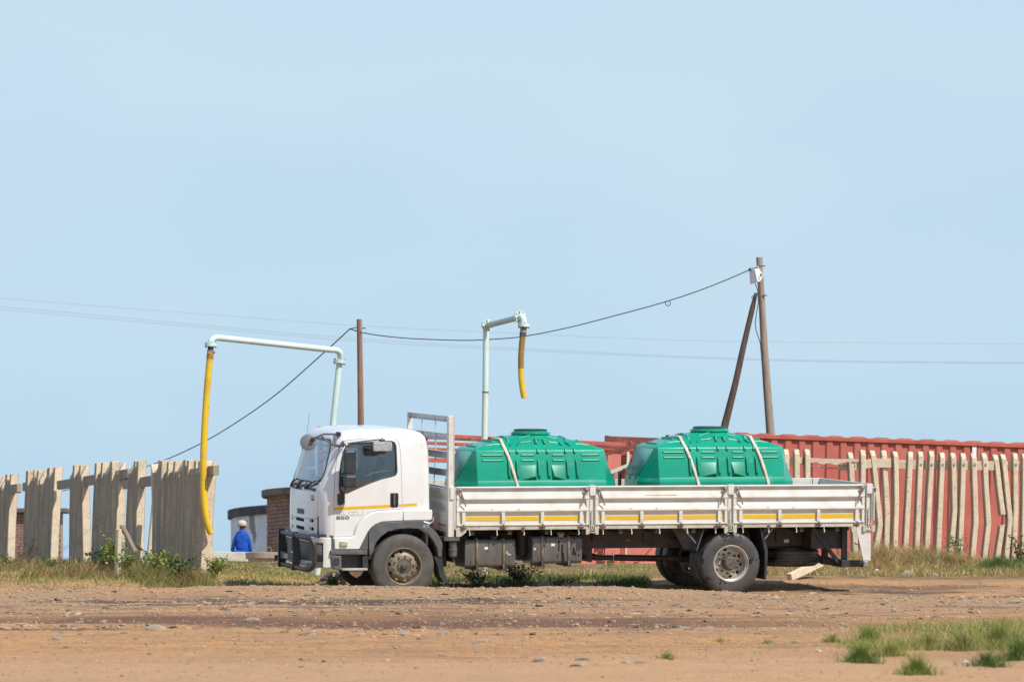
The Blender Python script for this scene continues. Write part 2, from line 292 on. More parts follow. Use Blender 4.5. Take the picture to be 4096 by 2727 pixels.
# ------------------------------------------------------------ ground
def axis(lo, hi, step, far):
    a = np.arange(lo, hi+step/2, step); out = [a]; s = step; left = [lo]; right = [hi]
    while left[-1] > far[0]: s *= 1.35; left.append(left[-1]-s)
    s = step
    while right[-1] < far[1]: s *= 1.35; right.append(right[-1]+s)
    return np.array(left[:0:-1]+list(a)+right[1:])
gx = axis(-13, 13, .07, (-5000, 5000)); gy = axis(34, 92, .07, (-60, 9000))
X, Y = np.meshgrid(gx, gy); Zg = H(X.ravel(), Y.ravel())
V = np.stack([X.ravel(), Y.ravel(), Zg], 1); nx, ny = len(gx), len(gy)
ii = (np.arange(ny-1)[:, None]*nx+np.arange(nx-1)[None, :]).ravel(); Fq = np.stack([ii, ii+1, ii+nx+1, ii+nx], 1)
def np_mesh(name, V, Fq, mats, tone=None, smooth_=True, k=4):
    me = bpy.data.meshes.new(name); me.vertices.add(len(V)); me.vertices.foreach_set('co', V.astype(np.float32).ravel())
    me.loops.add(Fq.size); me.loops.foreach_set('vertex_index', Fq.astype(np.int32).ravel())
    me.polygons.add(len(Fq)); me.polygons.foreach_set('loop_start', np.arange(0, Fq.size, k, dtype=np.int32)); me.polygons.foreach_set('loop_total', np.full(len(Fq), k, np.int32))
    me.polygons.foreach_set('use_smooth', [smooth_]*len(Fq)); me.update(calc_edges=True)
    for m in mats: me.materials.append(m)
    if tone is not None:
        a = me.color_attributes.new('tone', 'FLOAT_COLOR', 'POINT'); a.data.foreach_set('color', np.concatenate([tone, np.ones((len(tone), 1))], 1).astype(np.float32).ravel())
    return me
gm = bpy.data.materials.new('earth'); gm.use_nodes = True; t = gm.node_tree; b = t.nodes['Principled BSDF']; b.inputs['Roughness'].default_value = .95; b.inputs['Specular IOR Level'].default_value = .2
geo = t.nodes.new('ShaderNodeNewGeometry')
def gmap(sc):
    m = t.nodes.new('ShaderNodeMapping'); m.inputs['Scale'].default_value = sc; t.links.new(geo.outputs['Position'], m.inputs[0]); return m.outputs[0]
def gnoise(vec, sc, det=5, rough=.6):
    n = t.nodes.new('ShaderNodeTexNoise'); n.inputs['Scale'].default_value = sc; n.inputs['Detail'].default_value = det; n.inputs['Roughness'].default_value = rough; t.links.new(vec, n.inputs[0]); return n.outputs[0]
def grange(v, lo, hi, a=0, b_=1):
    n = t.nodes.new('ShaderNodeMapRange'); n.inputs['From Min'].default_value = lo; n.inputs['From Max'].default_value = hi; n.inputs['To Min'].default_value = a; n.inputs['To Max'].default_value = b_; t.links.new(v, n.inputs[0]); return n.outputs[0]
def gmix(f, a, b_):
    n = t.nodes.new('ShaderNodeMix'); n.data_type = 'RGBA'; t.links.new(f, n.inputs[0])
    for k, q in ((6, a), (7, b_)):
        if isinstance(q, tuple): n.inputs[k].default_value = (*q, 1)
        else: t.links.new(q, n.inputs[k])
    return n.outputs[2]
def gmath(op, a, b_):
    n = t.nodes.new('ShaderNodeMath'); n.operation = op; n.use_clamp = op in ('MULTIPLY', 'ADD', 'SUBTRACT')
    for k, q in ((0, a), (1, b_)):
        if isinstance(q, (int, float)): n.inputs[k].default_value = q
        else: t.links.new(q, n.inputs[k])
    return n.outputs[0]
iso = gmap((1, 1, 1)); lng = gmap((.28, 1, 1)); sepg = t.nodes.new('ShaderNodeSeparateXYZ'); t.links.new(geo.outputs['Position'], sepg.inputs[0]); GY = sepg.outputs[1]; GX = sepg.outputs[0]
c = gmix(grange(gnoise(lng, .5), .38, .62), (.58, .30, .125), (.49, .28, .135))
c = gmix(grange(gnoise(lng, 1.7), .48, .68), c, (.35, .20, .10))
c = gmix(grange(gnoise(iso, 9, 6, .7), .45, .72), c, (.29, .175, .10))
# greyer gravel on the crest, pale sand in front, mud in the rut and by the tyres
wob = gnoise(gmap((.35, .8, 1)), .55, 4)
yy = t.nodes.new('ShaderNodeMath'); yy.operation = 'MULTIPLY_ADD'; t.links.new(wob, yy.inputs[0]); yy.inputs[1].default_value = 7; t.links.new(GY, yy.inputs[2]); YW = yy.outputs[0]
grav = gmath('MULTIPLY', grange(YW, 59, 62.5), grange(YW, 76, 71)); c = gmix(gmath('MULTIPLY', grav, grange(gnoise(lng, 1.1), .3, .6, .2, .85)), c, (.40, .255, .145))
rut = gmath('MULTIPLY', grange(YW, 51.6, 52.2), grange(YW, 59.5, 56.5)); rut = gmath('MULTIPLY', rut, grange(gnoise(gmap((.14, .42, 1)), 1.0), .42, .50)); rut = gmath('MULTIPLY', rut, grange(GX, 4.2, 1.5, .25, .95)); c = gmix(rut, c, (.165, .085, .055))
rut2 = gmath('MULTIPLY', grange(YW, 58.5, 59.6), grange(YW, 63, 61.5)); rut2 = gmath('MULTIPLY', rut2, grange(gnoise(gmap((.14, .6, 1)), 1.3), .50, .58)); c = gmix(gmath('MULTIPLY', rut2, .75), c, (.20, .12, .085))
mud = gmath('MULTIPLY', grange(YW, 62.5, 64), grange(YW, 68.2, 66.5)); mud = gmath('MULTIPLY', mud, grange(gnoise(gmap((.16, .6, 1)), 1.1), .46, .54)); mud = gmath('MULTIPLY', mud, grange(GX, 4.5, 0)); c = gmix(mud, c, (.11, .078, .062))
wet = gmath('MULTIPLY', grange(GY, 69.4, 70.2), grange(GY, 73.6, 72.2)); wet = gmath('MULTIPLY', wet, grange(gnoise(gmap((.4, 1, 1)), 1.4), .40, .58)); wet = gmath('MULTIPLY', wet, grange(GX, 3.5, 5)); c = gmix(wet, c, (.125, .085, .062))
sand = grange(YW, 46, 43); c = gmix(gmath('MULTIPLY', sand, .65), c, (.57, .34, .19))
soil = grange(GY, 74.2, 75.4); c = gmix(gmath('MULTIPLY', soil, grange(gnoise(iso, 2.2), .3, .6, .3, 1)), c, (.16, .12, .06))
fine = gnoise(iso, 60, 4, .7); c = gmix(grange(fine, .55, .68, 0, .75), c, (.17, .10, .065)); c = gmix(grange(fine, .40, .30, 0, .5), c, (.68, .44, .22))
t.links.new(c, b.inputs['Base Color'])
bn = t.nodes.new('ShaderNodeBump'); bn.inputs['Strength'].default_value = .9; bn.inputs['Distance'].default_value = .055
t.links.new(gmath('ADD', gmath('MULTIPLY', gnoise(iso, 14, 6, .75), .6), gmath('MULTIPLY', fine, .3)), bn.inputs['Height']); t.links.new(bn.outputs[0], b.inputs['Normal'])
ground = link('ground', np_mesh('ground', V, Fq, [gm])); tag(ground, 'sloping orange brown earth strewn with gravel, rising to the parked truck', kind='structure')
# ------------------------------------------------------------ loose gravel (uncountable) and single stones
ico_v = np.array([(0, 0, 1), (.894, 0, .447), (.276, .851, .447), (-.724, .526, .447), (-.724, -.526, .447), (.276, -.851, .447), (.724, .526, -.447), (-.276, .851, -.447), (-.894, 0, -.447), (-.276, -.851, -.447), (.724, -.526, -.447), (0, 0, -1)])
ico_f = np.array([(0, 1, 2), (0, 2, 3), (0, 3, 4), (0, 4, 5), (0, 5, 1), (1, 6, 2), (2, 7, 3), (3, 8, 4), (4, 9, 5), (5, 10, 1), (6, 7, 2), (7, 8, 3), (8, 9, 4), (9, 10, 5), (10, 6, 1)])
def pebbles(n):
    px = rng.uniform(-150, 4250, n); y = 36+(rng.random(n)**.8)*38; x = (px-CX)/F*y
    dens = .35+1.6*np.clip(vnoise(x*.5+5, y*.9, 21)+.25, 0, 1)+.9*((y > 60) & (y < 68.5))-.25*(y < 44)+.5*((y > 49.5) & (y < 51.5))
    keep = (rng.random(n) < dens/2) & ~((y > 69) & (y < 74) & (x < 3.6) & (x > -2.6)); x = x[keep]; y = y[keep]; n = len(x)
    s = .005+.012*rng.random(n)**3+.03*rng.random(n)**26
    far = np.clip(y/62, .7, 1.05); s = s*far
    sc = np.stack([s*rng.uniform(.8, 1.6, n), s*rng.uniform(.8, 1.4, n), s*rng.uniform(.35, .8, n)], 1)
    a = rng.uniform(0, 2*pi, n); base = ico_v[None]*(1+.3*(rng.random((n, 12, 1))-.5)); q = base*sc[:, None, :]
    cx = np.cos(a)[:, None]; sx = np.sin(a)[:, None]; V = np.stack([q[..., 0]*cx-q[..., 1]*sx+x[:, None], q[..., 0]*sx+q[..., 1]*cx+y[:, None], q[..., 2]+(H(x, y)+s*.15)[:, None]], 2).reshape(-1, 3)
    Fq = (ico_f[None]+(np.arange(n)*12)[:, None, None]).reshape(-1, 3)
    pal = np.array([(.42, .255, .14), (.36, .235, .145), (.29, .205, .145), (.23, .18, .14), (.46, .32, .19), (.15, .105, .08), (.36, .31, .25)]); tone = pal[rng.choice(7, n, p=[.33, .22, .14, .08, .12, .06, .05])]*rng.uniform(.8, 1.15, (n, 1))
    return V, Fq, np.repeat(tone, 12, 0)
pv, pf, ptone = pebbles(95000); grv = link('gravel', np_mesh('gravel', pv, pf, [stone_a], ptone, False, 3)); tag(grv, 'loose gravel and pebbles scattered over the bare earth', kind='stuff')
def shards(n):
    px = rng.uniform(-100, 4200, n); y = rng.uniform(47, 72, n); x = (px-CX)/F*y; k = (vnoise(x*.6+2, y*.7, 61) > .02) & ~((y > 68.6) & (x < 3.8)); x = x[k]; y = y[k]; n = len(x)
    s = rng.uniform(.02, .075, n); sc = np.stack([s*rng.uniform(.8, 1.7, n), s*rng.uniform(.6, 1.1, n), s*rng.uniform(.12, .3, n)], 1); a = rng.uniform(0, 2*pi, n); q = ico_v[None]*(1+.45*(rng.random((n, 12, 1))-.5))*sc[:, None, :]; cx = np.cos(a)[:, None]; sx = np.sin(a)[:, None]; tl_ = rng.normal(0, .12, (n, 1))
    V = np.stack([q[..., 0]*cx-q[..., 1]*sx+x[:, None], q[..., 0]*sx+q[..., 1]*cx+y[:, None], q[..., 2]+q[..., 0]*tl_+(H(x, y))[:, None]], 2).reshape(-1, 3); Fq = (ico_f[None]+(np.arange(n)*12)[:, None, None]).reshape(-1, 3)
    pal = np.array([(.30, .23, .165), (.25, .195, .15), (.38, .28, .19), (.44, .30, .18), (.17, .125, .095)]); return V, Fq, np.repeat(pal[rng.integers(0, 5, n)]*rng.uniform(.85, 1.15, (n, 1)), 12, 0)
sv_, sf_, st_ = shards(2300); shr = link('rock_shards', np_mesh('rock_shards', sv_, sf_, [stone_a], st_, False, 3)); tag(shr, 'flat grey and tan rock shards half sunk in the dirt', kind='stuff')
def stone_mesh(sx, sy, sz, m, seed, det=2, rough=.16):
    bm = bmesh.new(); bmesh.ops.create_icosphere(bm, subdivisions=det, radius=1); r = random.Random(seed); ds = [Vector((r.gauss(0, 1), r.gauss(0, 1), r.gauss(0, 1))).normalized() for _ in range(9)]; hs = [r.uniform(.62, .92) for _ in ds]
    for v in bm.verts:
        for d_, h_ in zip(ds, hs):
            e = v.co.dot(d_)-h_
            if e > 0: v.co -= d_*e
        v.co *= 1+rough*(r.random()-.5)*.5
        v.co = Vector((v.co.x*sx, v.co.y*sy, v.co.z*sz))
    me = bpy.data.meshes.new('stone'); bm.to_mesh(me); bm.free(); me.materials.append(m); me.polygons.foreach_set('use_smooth', [True]*len(me.polygons)); me.set_sharp_from_angle(angle=radians(28)); return me
def stone(px, py, w, h, Y, m, label, seed, rz=0, depth=.7):
    k = Y/F; o = link('stone', stone_mesh(w*k/2, w*k/2*depth, h*k*.62, m, seed)); g = G(px, Y); o.location = (g.x, Y, g.z+h*k*.02); o.rotation_euler = (0, 0, rz)
    return tag(o, label, 'stone', 'single stones lying on the open ground')
def Yg(px, py):                                          # distance at which the ground shows in that photo row
    ys = np.arange(35, 92, .05); x = (px-CX)/F*ys; r = HY-(H(x, ys)-CZ)*F/ys
    ok = np.where(r <= py)[0]; return float(ys[ok[0]]) if len(ok) else 60.
for i, (px, py, w, h, m, lb) in enumerate((
    (3630, 2290, 68, 34, stone_m, 'large slanting grey stone in the dry grass below the picket fence'),
    (3728, 2305, 62, 22, stone_m, 'flat pale grey slab stone at the grass edge right of the large slanting stone'),
    (3495, 2302, 28, 16, stone_t, 'small tan stone at the grass edge behind the truck tail'),
    (3298, 2312, 24, 17, stone_t, 'brownish lump of rock beneath the leaning concrete beam end'),
    (3253, 2370, 42, 15, stone_w, 'pale whitish stone on the dirt right of the rear wheel'),
    (2250, 2322, 62, 20, stone_m, 'flat grey rock in the weeds below the second fuel tank'),
    (620, 2508, 100, 34, stone_m, 'broad pale grey boulder on the rut edge at left'),
    (1010, 2478, 78, 30, stone_m, 'humped grey brown boulder on the far rim of the rut'),
    (265, 2462, 30, 18, stone_t, 'small tan rock on the open dirt at left'),
    (225, 2552, 46, 24, stone_m, 'mossy grey stone low in the left foreground'),
    (20, 2510, 55, 22, stone_t, 'tan stone at the left edge of the rut'),
    (1918, 2560, 76, 26, stone_m, 'long pale grey stone in front of the rear half of the cab'),
    (2160, 2634, 66, 26, stone_m, 'rounded grey stone with grass at its foot in the foreground'),
    (2330, 2632, 64, 24, stone_m, 'grey brown stone right of the rounded foreground stone'),
    (2315, 2658, 76, 18, stone_m, 'flat bluish grey slab nearest the camera'),
    (2500, 2646, 46, 22, stone_m, 'blue grey stone left of the small grass tuft'),
    (2560, 2644, 56, 20, stone_m, 'flat grey stone beside the small grass tuft'),
    (2712, 2504, 54, 16, stone_d, 'dark knobbly rock at the right end of the rut'),
    (4062, 2405, 60, 22, stone_m, 'grey stone at the far right edge above the foreground grass'),
    (3270, 2600, 36, 14, stone_w, 'white stone in the bare sand left of the foreground grass'),
    (3865, 2645, 44, 22, stone_w, 'bright white stone in front of the foreground grass'),
    (560, 2346, 46, 22, stone_m, 'grey stone below the left bushes'),
    (700, 2350, 44, 16, stone_m, 'low grey stone under the dry grass clump at left'),
    (953, 2340, 34, 28, stone_t, 'square orange tan rock on the grass verge left of the bull bar'),
    (1760, 2318, 34, 30, stone_t, 'knobbly brown rock behind the front mudflap'),
    (990, 2412, 44, 12, stone_m, 'flat light grey stone in front of the bull bar'),
    (385, 2436, 34, 8, stone_m, 'thin flat stone at the end of the muddy patch at left'))):
    back = py < 2335; Yv = 76.5 if back and px > 3000 else (75 if back else (68.3 if px < 1000 and py < 2360 else Yg(px, py+h*.3)))
    if px == 953: Yv = 70
    stone(px, py, w, h, Yv, m, lb, 100+i, rz=random.uniform(-.4, .4))
# ------------------------------------------------------------ grass and weeds
def blades(x, y, z, h, wd, lean, cols, name, seg=3):
    n = len(x); a = rng.uniform(0, 2*pi, n); fa = rng.uniform(0, 2*pi, n); ts = np.linspace(0, 1, seg+1)
    dx, dy = np.cos(a), np.sin(a); wx, wy = np.cos(fa), np.sin(fa)*.5; V = np.zeros((n, 2*seg+1, 3)); k = 0
    for i, tt in enumerate(ts):
        off = lean*h*tt**1.8; zz = z+h*tt*np.sqrt(np.clip(1-(lean*tt)**2*.45, .1, 1)); w = wd*(1-tt)**.7*.5
        if i < seg:
            V[:, k] = np.stack([x+dx*off-wx*w, y+dy*off-wy*w, zz], 1); V[:, k+1] = np.stack([x+dx*off+wx*w, y+dy*off+wy*w, zz], 1); k += 2
        else: V[:, k] = np.stack([x+dx*off, y+dy*off, zz], 1)
    f = []
    for i in range(seg-1): f += [(2*i, 2*i+1, 2*i+3), (2*i, 2*i+3, 2*i+2)]
    f += [(2*seg-2, 2*seg-1, 2*seg)]; f = np.array(f); Fq = (f[None]+(np.arange(n)*(2*seg+1))[:, None, None]).reshape(-1, 3)
    tone = np.repeat(cols, 2*seg+1, 0); return np_mesh(name, V.reshape(-1, 3), Fq, [blade_m], tone, True, 3)
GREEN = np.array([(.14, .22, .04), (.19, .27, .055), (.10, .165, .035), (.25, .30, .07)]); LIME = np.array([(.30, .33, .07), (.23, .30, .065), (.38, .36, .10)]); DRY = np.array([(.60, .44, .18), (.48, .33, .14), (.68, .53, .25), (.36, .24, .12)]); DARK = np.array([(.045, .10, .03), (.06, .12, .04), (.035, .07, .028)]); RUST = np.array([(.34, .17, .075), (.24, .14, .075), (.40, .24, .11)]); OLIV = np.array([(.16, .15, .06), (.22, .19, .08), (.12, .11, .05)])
def tones(n, *sets):                                     # sets: (palette, share)
    w = np.array([s[1] for s in sets], float); ch = rng.choice(len(sets), n, p=w/w.sum()); out = np.zeros((n, 3))
    for i, (p, _) in enumerate(sets):
        k = ch == i; out[k] = p[rng.integers(0, len(p), k.sum())]
    return out*rng.uniform(.75, 1.25, (n, 1))
def field(name, n, pxr, yr, hr, wd, lean, sets, label, cl=.0, clump=.5):
    px = rng.uniform(*pxr, n); y = rng.uniform(*yr, n); x = (px-CX)/F*y
    d = vnoise(x*1.4+7, y*1.1, 31)+.35*vnoise(x*4, y*3, 32); ed_ = np.clip(.13-np.minimum(px-pxr[0], pxr[1]-px)/(pxr[1]-pxr[0]), 0, 1)*4; k = d*.9+rng.normal(0, .13, len(px)) > cl-.3+ed_; px, x, y, d = px[k], x[k], y[k], d[k]; n = len(x)
    h = rng.uniform(*hr, n)*(1+clump*np.clip(d*2.2, -.8, 1.2)); m = blades(x, y, H(x, y)-.01, h, rng.uniform(*wd, n), rng.uniform(*lean, n), tones(n, *sets), name)
    return tag(link(name, m), label, kind='stuff')
field('grass', 34000, (-420, 1500), (69.4, 80), (.03, .09), (.008, .02), (.3, 1.2), ((LIME, .5), (GREEN, .25), (DRY, .35), (OLIV, .1)), 'short yellow green grass along the verge on the left', -.25)
field('grass', 14000, (-120, 860), (72.5, 86), (.05, .17), (.007, .016), (.2, .8), ((OLIV, .45), (RUST, .2), (DRY, .15), (GREEN, .3)), 'taller brownish grass round the foot of the left fence', .1)
field('grass', 7000, (820, 1420), (84, 99), (.03, .10), (.008, .018), (.1, .6), ((DRY, .4), (LIME, .45), (GREEN, .15)), 'dry yellow grass before the low white wall')
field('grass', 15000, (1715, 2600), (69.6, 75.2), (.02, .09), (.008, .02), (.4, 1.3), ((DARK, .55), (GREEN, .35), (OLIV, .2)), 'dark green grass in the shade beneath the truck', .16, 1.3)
field('grass', 5000, (1700, 2700), (75, 79.5), (.04, .12), (.008, .018), (.3, 1.), ((LIME, .5), (GREEN, .25), (DRY, .4)), 'thin sunlit grass beyond the truck', .15)
field('grass', 16000, (3020, 4220), (76.2, 80.5), (.05, .16), (.007, .017), (.3, 1.), ((DRY, .6), (LIME, .2), (GREEN, .12), (RUST, .25)), 'short dry grass on the bank below the picket fence', .0)
field('grass', 9500, (3300, 4000), (77.4, 80.6), (.10, .36), (.006, .012), (.4, 1.7), ((DRY, .85), (RUST, .3)), 'tall dry brown grass tangled along the picket fence', .12, .8)
field('grass', 9000, (3560, 4230), (77.2, 80.6), (.07, .22), (.008, .018), (.3, 1.3), ((GREEN, .5), (DARK, .35), (LIME, .2)), 'lush green grass on the bank at the right edge', .22, .9)
field('grass', 15000, (3330, 4250), (42.2, 49.6), (.05, .13), (.004, .008), (.3, 1.2), ((GREEN, .5), (LIME, .45), (DRY, .35)), 'low green and straw grass in the right foreground', .14, .9)
field('weeds', 9000, (540, 880), (70.8, 73.6), (.04, .24), (.005, .012), (.3, 1.5), ((OLIV, .25), (RUST, .2), (GREEN, .45), (DRY, .3), (LIME, .2)), 'tangled brown and green weeds round the end of the left fence', .2, 1.3)
field('weeds', 5000, (-60, 560), (72.5, 77), (.05, .2), (.005, .012), (.3, 1.4), ((OLIV, .4), (RUST, .35), (DRY, .3)), 'low rusty brown weeds along the left fence', .22, 1.3)
def clump(name, px, Y, n, rad, hr, wd, lean, sets, label, cat, group, squash=.5, seg=4):
    g = G(px, Y); r = rad*np.minimum(np.abs(rng.normal(0, .55, n)), 1.5); a = rng.uniform(0, 2*pi, n); x = g.x+r*np.cos(a); y = Y+r*np.sin(a)*squash
    h = rng.uniform(*hr, n)*(1-.35*np.minimum(r/rad, 1))*rng.choice([.6, .8, 1, 1.15], n); m = blades(x-g.x, y-Y, H(x, y)-g.z-.01, h, rng.uniform(*wd, n), rng.uniform(*lean, n)*(.4+.6*r/rad), tones(n, *sets), name, seg)
    return tag(link(name, m, loc=(g.x, Y, g.z)), label, cat, group)
FG = 'grass tufts in the right foreground'
for px, py, rad, h, n, sets, lb in (
    (3445, 2650, .21, .19, 620, ((GREEN, .6), (DARK, .25), (LIME, .2)), 'dense rounded green tuft standing alone left of the foreground grass'),
    (3665, 2697, .17, .17, 620, ((GREEN, .7), (LIME, .3)), 'isolated round green tuft nearest the bottom edge'),
    (3330, 2570, .12, .10, 260, ((GREEN, .5), (OLIV, .3), (DRY, .2)), 'small spiky tuft at the left end of the foreground grass'),
    (3475, 2575, .22, .19, 560, ((GREEN, .7), (LIME, .3)), 'broad bright green tuft behind the rounded one'),
    (3560, 2622, .22, .17, 420, ((LIME, .5), (GREEN, .3), (DRY, .3)), 'yellowish tuft in the middle of the foreground grass'),
    (3720, 2600, .27, .18, 520, ((LIME, .4), (GREEN, .5), (DRY, .3)), 'wide loose tuft with straw blades right of centre in the foreground grass'),
    (3850, 2600, .24, .20, 480, ((GREEN, .5), (OLIV, .3), (DRY, .3)), 'feathery green tuft behind the white stone'),
    (3995, 2585, .25, .27, 640, ((GREEN, .6), (LIME, .3), (DRY, .2)), 'tallest tuft of upright green blades near the right edge'),
    (4085, 2640, .26, .24, 640, ((GREEN, .6), (DARK, .3)), 'dark green tuft cut by the right edge of the picture'),
    (3950, 2665, .24, .15, 520, ((DARK, .5), (GREEN, .5)), 'low dark green tuft right of the white stone'),
    (2670, 2636, .10, .09, 150, ((GREEN, .6), (LIME, .4)), 'tiny tuft between the stones in the middle foreground'),
    (2880, 2568, .12, .05, 120, ((LIME, .6), (GREEN, .4)), 'pale low tuft on bare sand right of the middle foreground'),
    (3070, 2574, .13, .06, 140, ((LIME, .5), (DRY, .3), (GREEN, .3)), 'pair of thin low tufts further right on bare sand'),
    (3180, 2572, .08, .05, 70, ((LIME, .6), (DRY, .4)), 'sparse straw tuft left of the foreground grass'),
    (700, 2426, .12, .035, 90, ((LIME, .5), (GREEN, .5)), 'flat green tuft on the dirt in front of the left fence')):
    clump('grass_tuft', px, Yg(px, py), int(n*1.5), rad, (h*.6, h*1.45), (.003, .007), (.5, 1.5), sets, lb, 'grass tuft', FG)
def leafy(px, Y, n_st, h, spread, leaf, pal, label, stem=(.12, .09, .05), name='leafy_shrub'):
    g = G(px, Y); V = []; Fc = []; T = []
    for i in range(n_st):
        a = random.uniform(0, 2*pi); ln = random.uniform(.3, 1)*spread; hh = h*random.uniform(.55, 1); p0 = Vector((random.gauss(0, .1)*spread, random.gauss(0, .06), 0)); p1 = p0+Vector((cos(a)*ln, sin(a)*ln*.6, hh)); mid = (p0+p1)/2+Vector((0, 0, hh*.15))
        path = [p0.lerp(mid, q/4).lerp(mid.lerp(p1, q/4), q/4) for q in range(5)]; w = .005
        for q in range(4):
            k = len(V); V += [path[q]+Vector((-w, 0, 0)), path[q]+Vector((w, 0, 0)), path[q+1]+Vector((w, 0, 0))]; Fc.append((k, k+1, k+2)); T += [stem]*3
        for j in range(int(14*hh/.4)):
            q = random.uniform(.25, 1); p = p0.lerp(mid, q).lerp(mid.lerp(p1, q), q)+Vector((random.gauss(0, .03), random.gauss(0, .03), random.gauss(0, .02)))
            d = Vector((random.gauss(0, 1), random.gauss(0, 1), random.gauss(.2, .6))).normalized(); s_ = d.cross(Vector((random.gauss(0, 1), random.gauss(0, 1), random.gauss(0, 1)))).normalized(); lf = leaf*random.uniform(.6, 1.3)
            k = len(V); V += [p, p+d*lf*.5+s_*lf*.24, p+d*lf, p+d*lf*.5-s_*lf*.24]; Fc += [(k, k+1, k+2), (k, k+2, k+3)]; c_ = tuple(np.array(random.choice(pal))*random.uniform(.7, 1.3)); T += [c_]*4
    me = np_mesh(name, np.array([tuple(v) for v in V]), np.array(Fc), [blade_m], np.array(T), False, 3)
    return tag(link(name, me, loc=(g.x, Y, g.z)), label, 'shrub', 'weeds and bushes along the fences')
gl, dk = [tuple(c) for c in GREEN], [tuple(c) for c in DARK]; lm = [tuple(c) for c in LIME]
leafy(455, 74.2, 26, .75, .30, .06, gl+lm, 'leafy green creeper climbing round the snapped picket post')
leafy(415, 74.8, 20, .42, .34, .09, dk, 'dark feathery weed left of the snapped picket post')
leafy(525, 73.0, 34, .42, .34, .07, gl, 'bright green bushy weed right of the snapped picket post')
leafy(640, 72.2, 30, .48, .34, .08, gl+lm, 'green leafy shrub below the wide pale picket')
leafy(735, 71.6, 26, .42, .30, .08, gl+dk, 'dark green shrub in the dry clump near the left fence end')
leafy(850, 72.5, 26, .42, .22, .07, gl+lm, 'green weed at the foot of the last left picket')
leafy(40, 78, 18, .28, .4, .06, dk+gl, 'low dark green weed at the left edge')
leafy(205, 76, 18, .26, .4, .06, dk+gl, 'low green weed under the second picket group')
leafy(110, 76.5, 9, .62, .22, .035, [(.10, .03, .03), (.14, .05, .04)], 'reddish brown twiggy weed in front of the brick hut', (.07, .03, .025))
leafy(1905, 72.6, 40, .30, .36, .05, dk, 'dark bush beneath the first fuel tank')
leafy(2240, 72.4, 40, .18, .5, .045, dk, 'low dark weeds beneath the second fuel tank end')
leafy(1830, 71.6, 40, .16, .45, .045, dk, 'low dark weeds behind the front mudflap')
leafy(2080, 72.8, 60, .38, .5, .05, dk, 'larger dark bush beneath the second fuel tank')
leafy(2445, 79.5, 26, .22, .22, .05, gl+dk, 'round green weed below the propeller shaft')
leafy(1330, 71.6, 22, .20, .22, .07, gl+dk, 'green weed tuft behind the step of the cab')
leafy(3830, 80.2, 16, .55, .3, .05, dk+gl, 'small leafy sapling between the pickets right of the white stripe', )
leafy(4085, 79.3, 22, .62, .32, .06, dk+[(.2, .08, .05)], 'dark reddish shrub at the right edge of the fence')
DC = 'dry grass clumps along the fences'
clump('dry_grass_clump', 690, 72.4, 1100, .62, (.2, .6), (.004, .009), (.3, 1.3), ((OLIV, .5), (DRY, .25), (RUST, .3)), 'tall olive brown clump below the widest picket group', 'grass clump', DC)
clump('dry_grass_clump', 770, 71.3, 1100, .45, (.18, .42), (.004, .01), (.5, 1.5), ((OLIV, .4), (RUST, .4), (DRY, .3)), 'drooping brown clump hanging over the dirt below the yellow hose', 'grass clump', DC)
clump('dry_grass_clump', 570, 72.5, 1000, .55, (.14, .42), (.004, .009), (.3, 1.5), ((OLIV, .4), (GREEN, .3), (RUST, .25), (DRY, .2)), 'brown clump in front of the creeper', 'grass clump', DC)
clump('dry_grass_clump', 3515, 78.4, 900, .30, (.25, .56), (.006, .011), (.2, 1.1), ((DRY, .8), (RUST, .25)), 'tall straw clump right behind the truck tail', 'grass clump', DC)
clump('dry_grass_clump', 3800, 78.6, 700, .34, (.16, .36), (.004, .009), (.3, 1.2), ((OLIV, .4), (RUST, .4), (DRY, .4)), 'brown tangle below the white stripe', 'grass clump', DC)
clump('green_grass_clump', 3990, 77.6, 1300, .46, (.14, .33), (.008, .018), (.3, 1.3), ((GREEN, .6), (DARK, .4)), 'thick deep green clump below the broken pickets', 'grass clump', DC)
clump('green_grass_clump', 1350, 70.9, 420, .24, (.1, .28), (.007, .014), (.4, 1.3), ((GREEN, .6), (DARK, .4)), 'spiky green clump on the verge below the bumper', 'grass clump', DC)
# ------------------------------------------------------------ far hills
def ridge(name, pts, Y, m, label, depth=.2):
    vs = []; xs = np.linspace(pts[0][0], pts[-1][0], 160); top = np.interp(xs, [p[0] for p in pts], [p[1] for p in pts]); n = 160
    top = top+6*vnoise(xs*.03, xs*0, 51)+3*vnoise(xs*.09, xs*0, 52)
    for j in range(9):
        t_ = j/8; Yj = Y*(1-depth/2+depth*t_)
        for x_, tp in zip(xs, top):
            z = CZ+(HY-tp)/F*Y; zz = -120+(z+120)*(sin(pi*min(max(t_, 0), 1))**.8); vs.append(((x_-CX)/F*Y*(1+(t_-.5)*.02), Yj, zz+(vnoise(np.array([x_*.08]), np.array([j*1.7]), 53)[0])*.001*Y if 0 < j < 8 else zz))
    fs = [(j*n+i, j*n+i+1, (j+1)*n+i+1, (j+1)*n+i) for j in range(8) for i in range(n-1)]
    mb = MB(); mb.v = vs; mb.f = fs; o = mb.build(name, m, fix=False); return tag(o, label, kind='structure')
mt_m = M('far_mountain', (.30, .38, .50), 1., c2=(.42, .43, .48), nscale=.004, contrast=(.4, .6)); gh_m = M('far_green_hill', (.30, .36, .28), 1., c2=(.36, .38, .30), nscale=.03)
ridge('mountain', [(-900, 2330), (-300, 2250), (60, 2260), (215, 2215), (262, 2180), (320, 2172), (420, 2215), (520, 2232), (900, 2262), (2600, 2290), (5200, 2300)], 5200, mt_m, 'hazy blue mountain seen through the gap in the left fence')
ridge('hill', [(-900, 2250), (200, 2244), (330, 2240), (640, 2250), (1500, 2275), (5000, 2290)], 900, gh_m, 'pale green far slope below the mountain', .5)
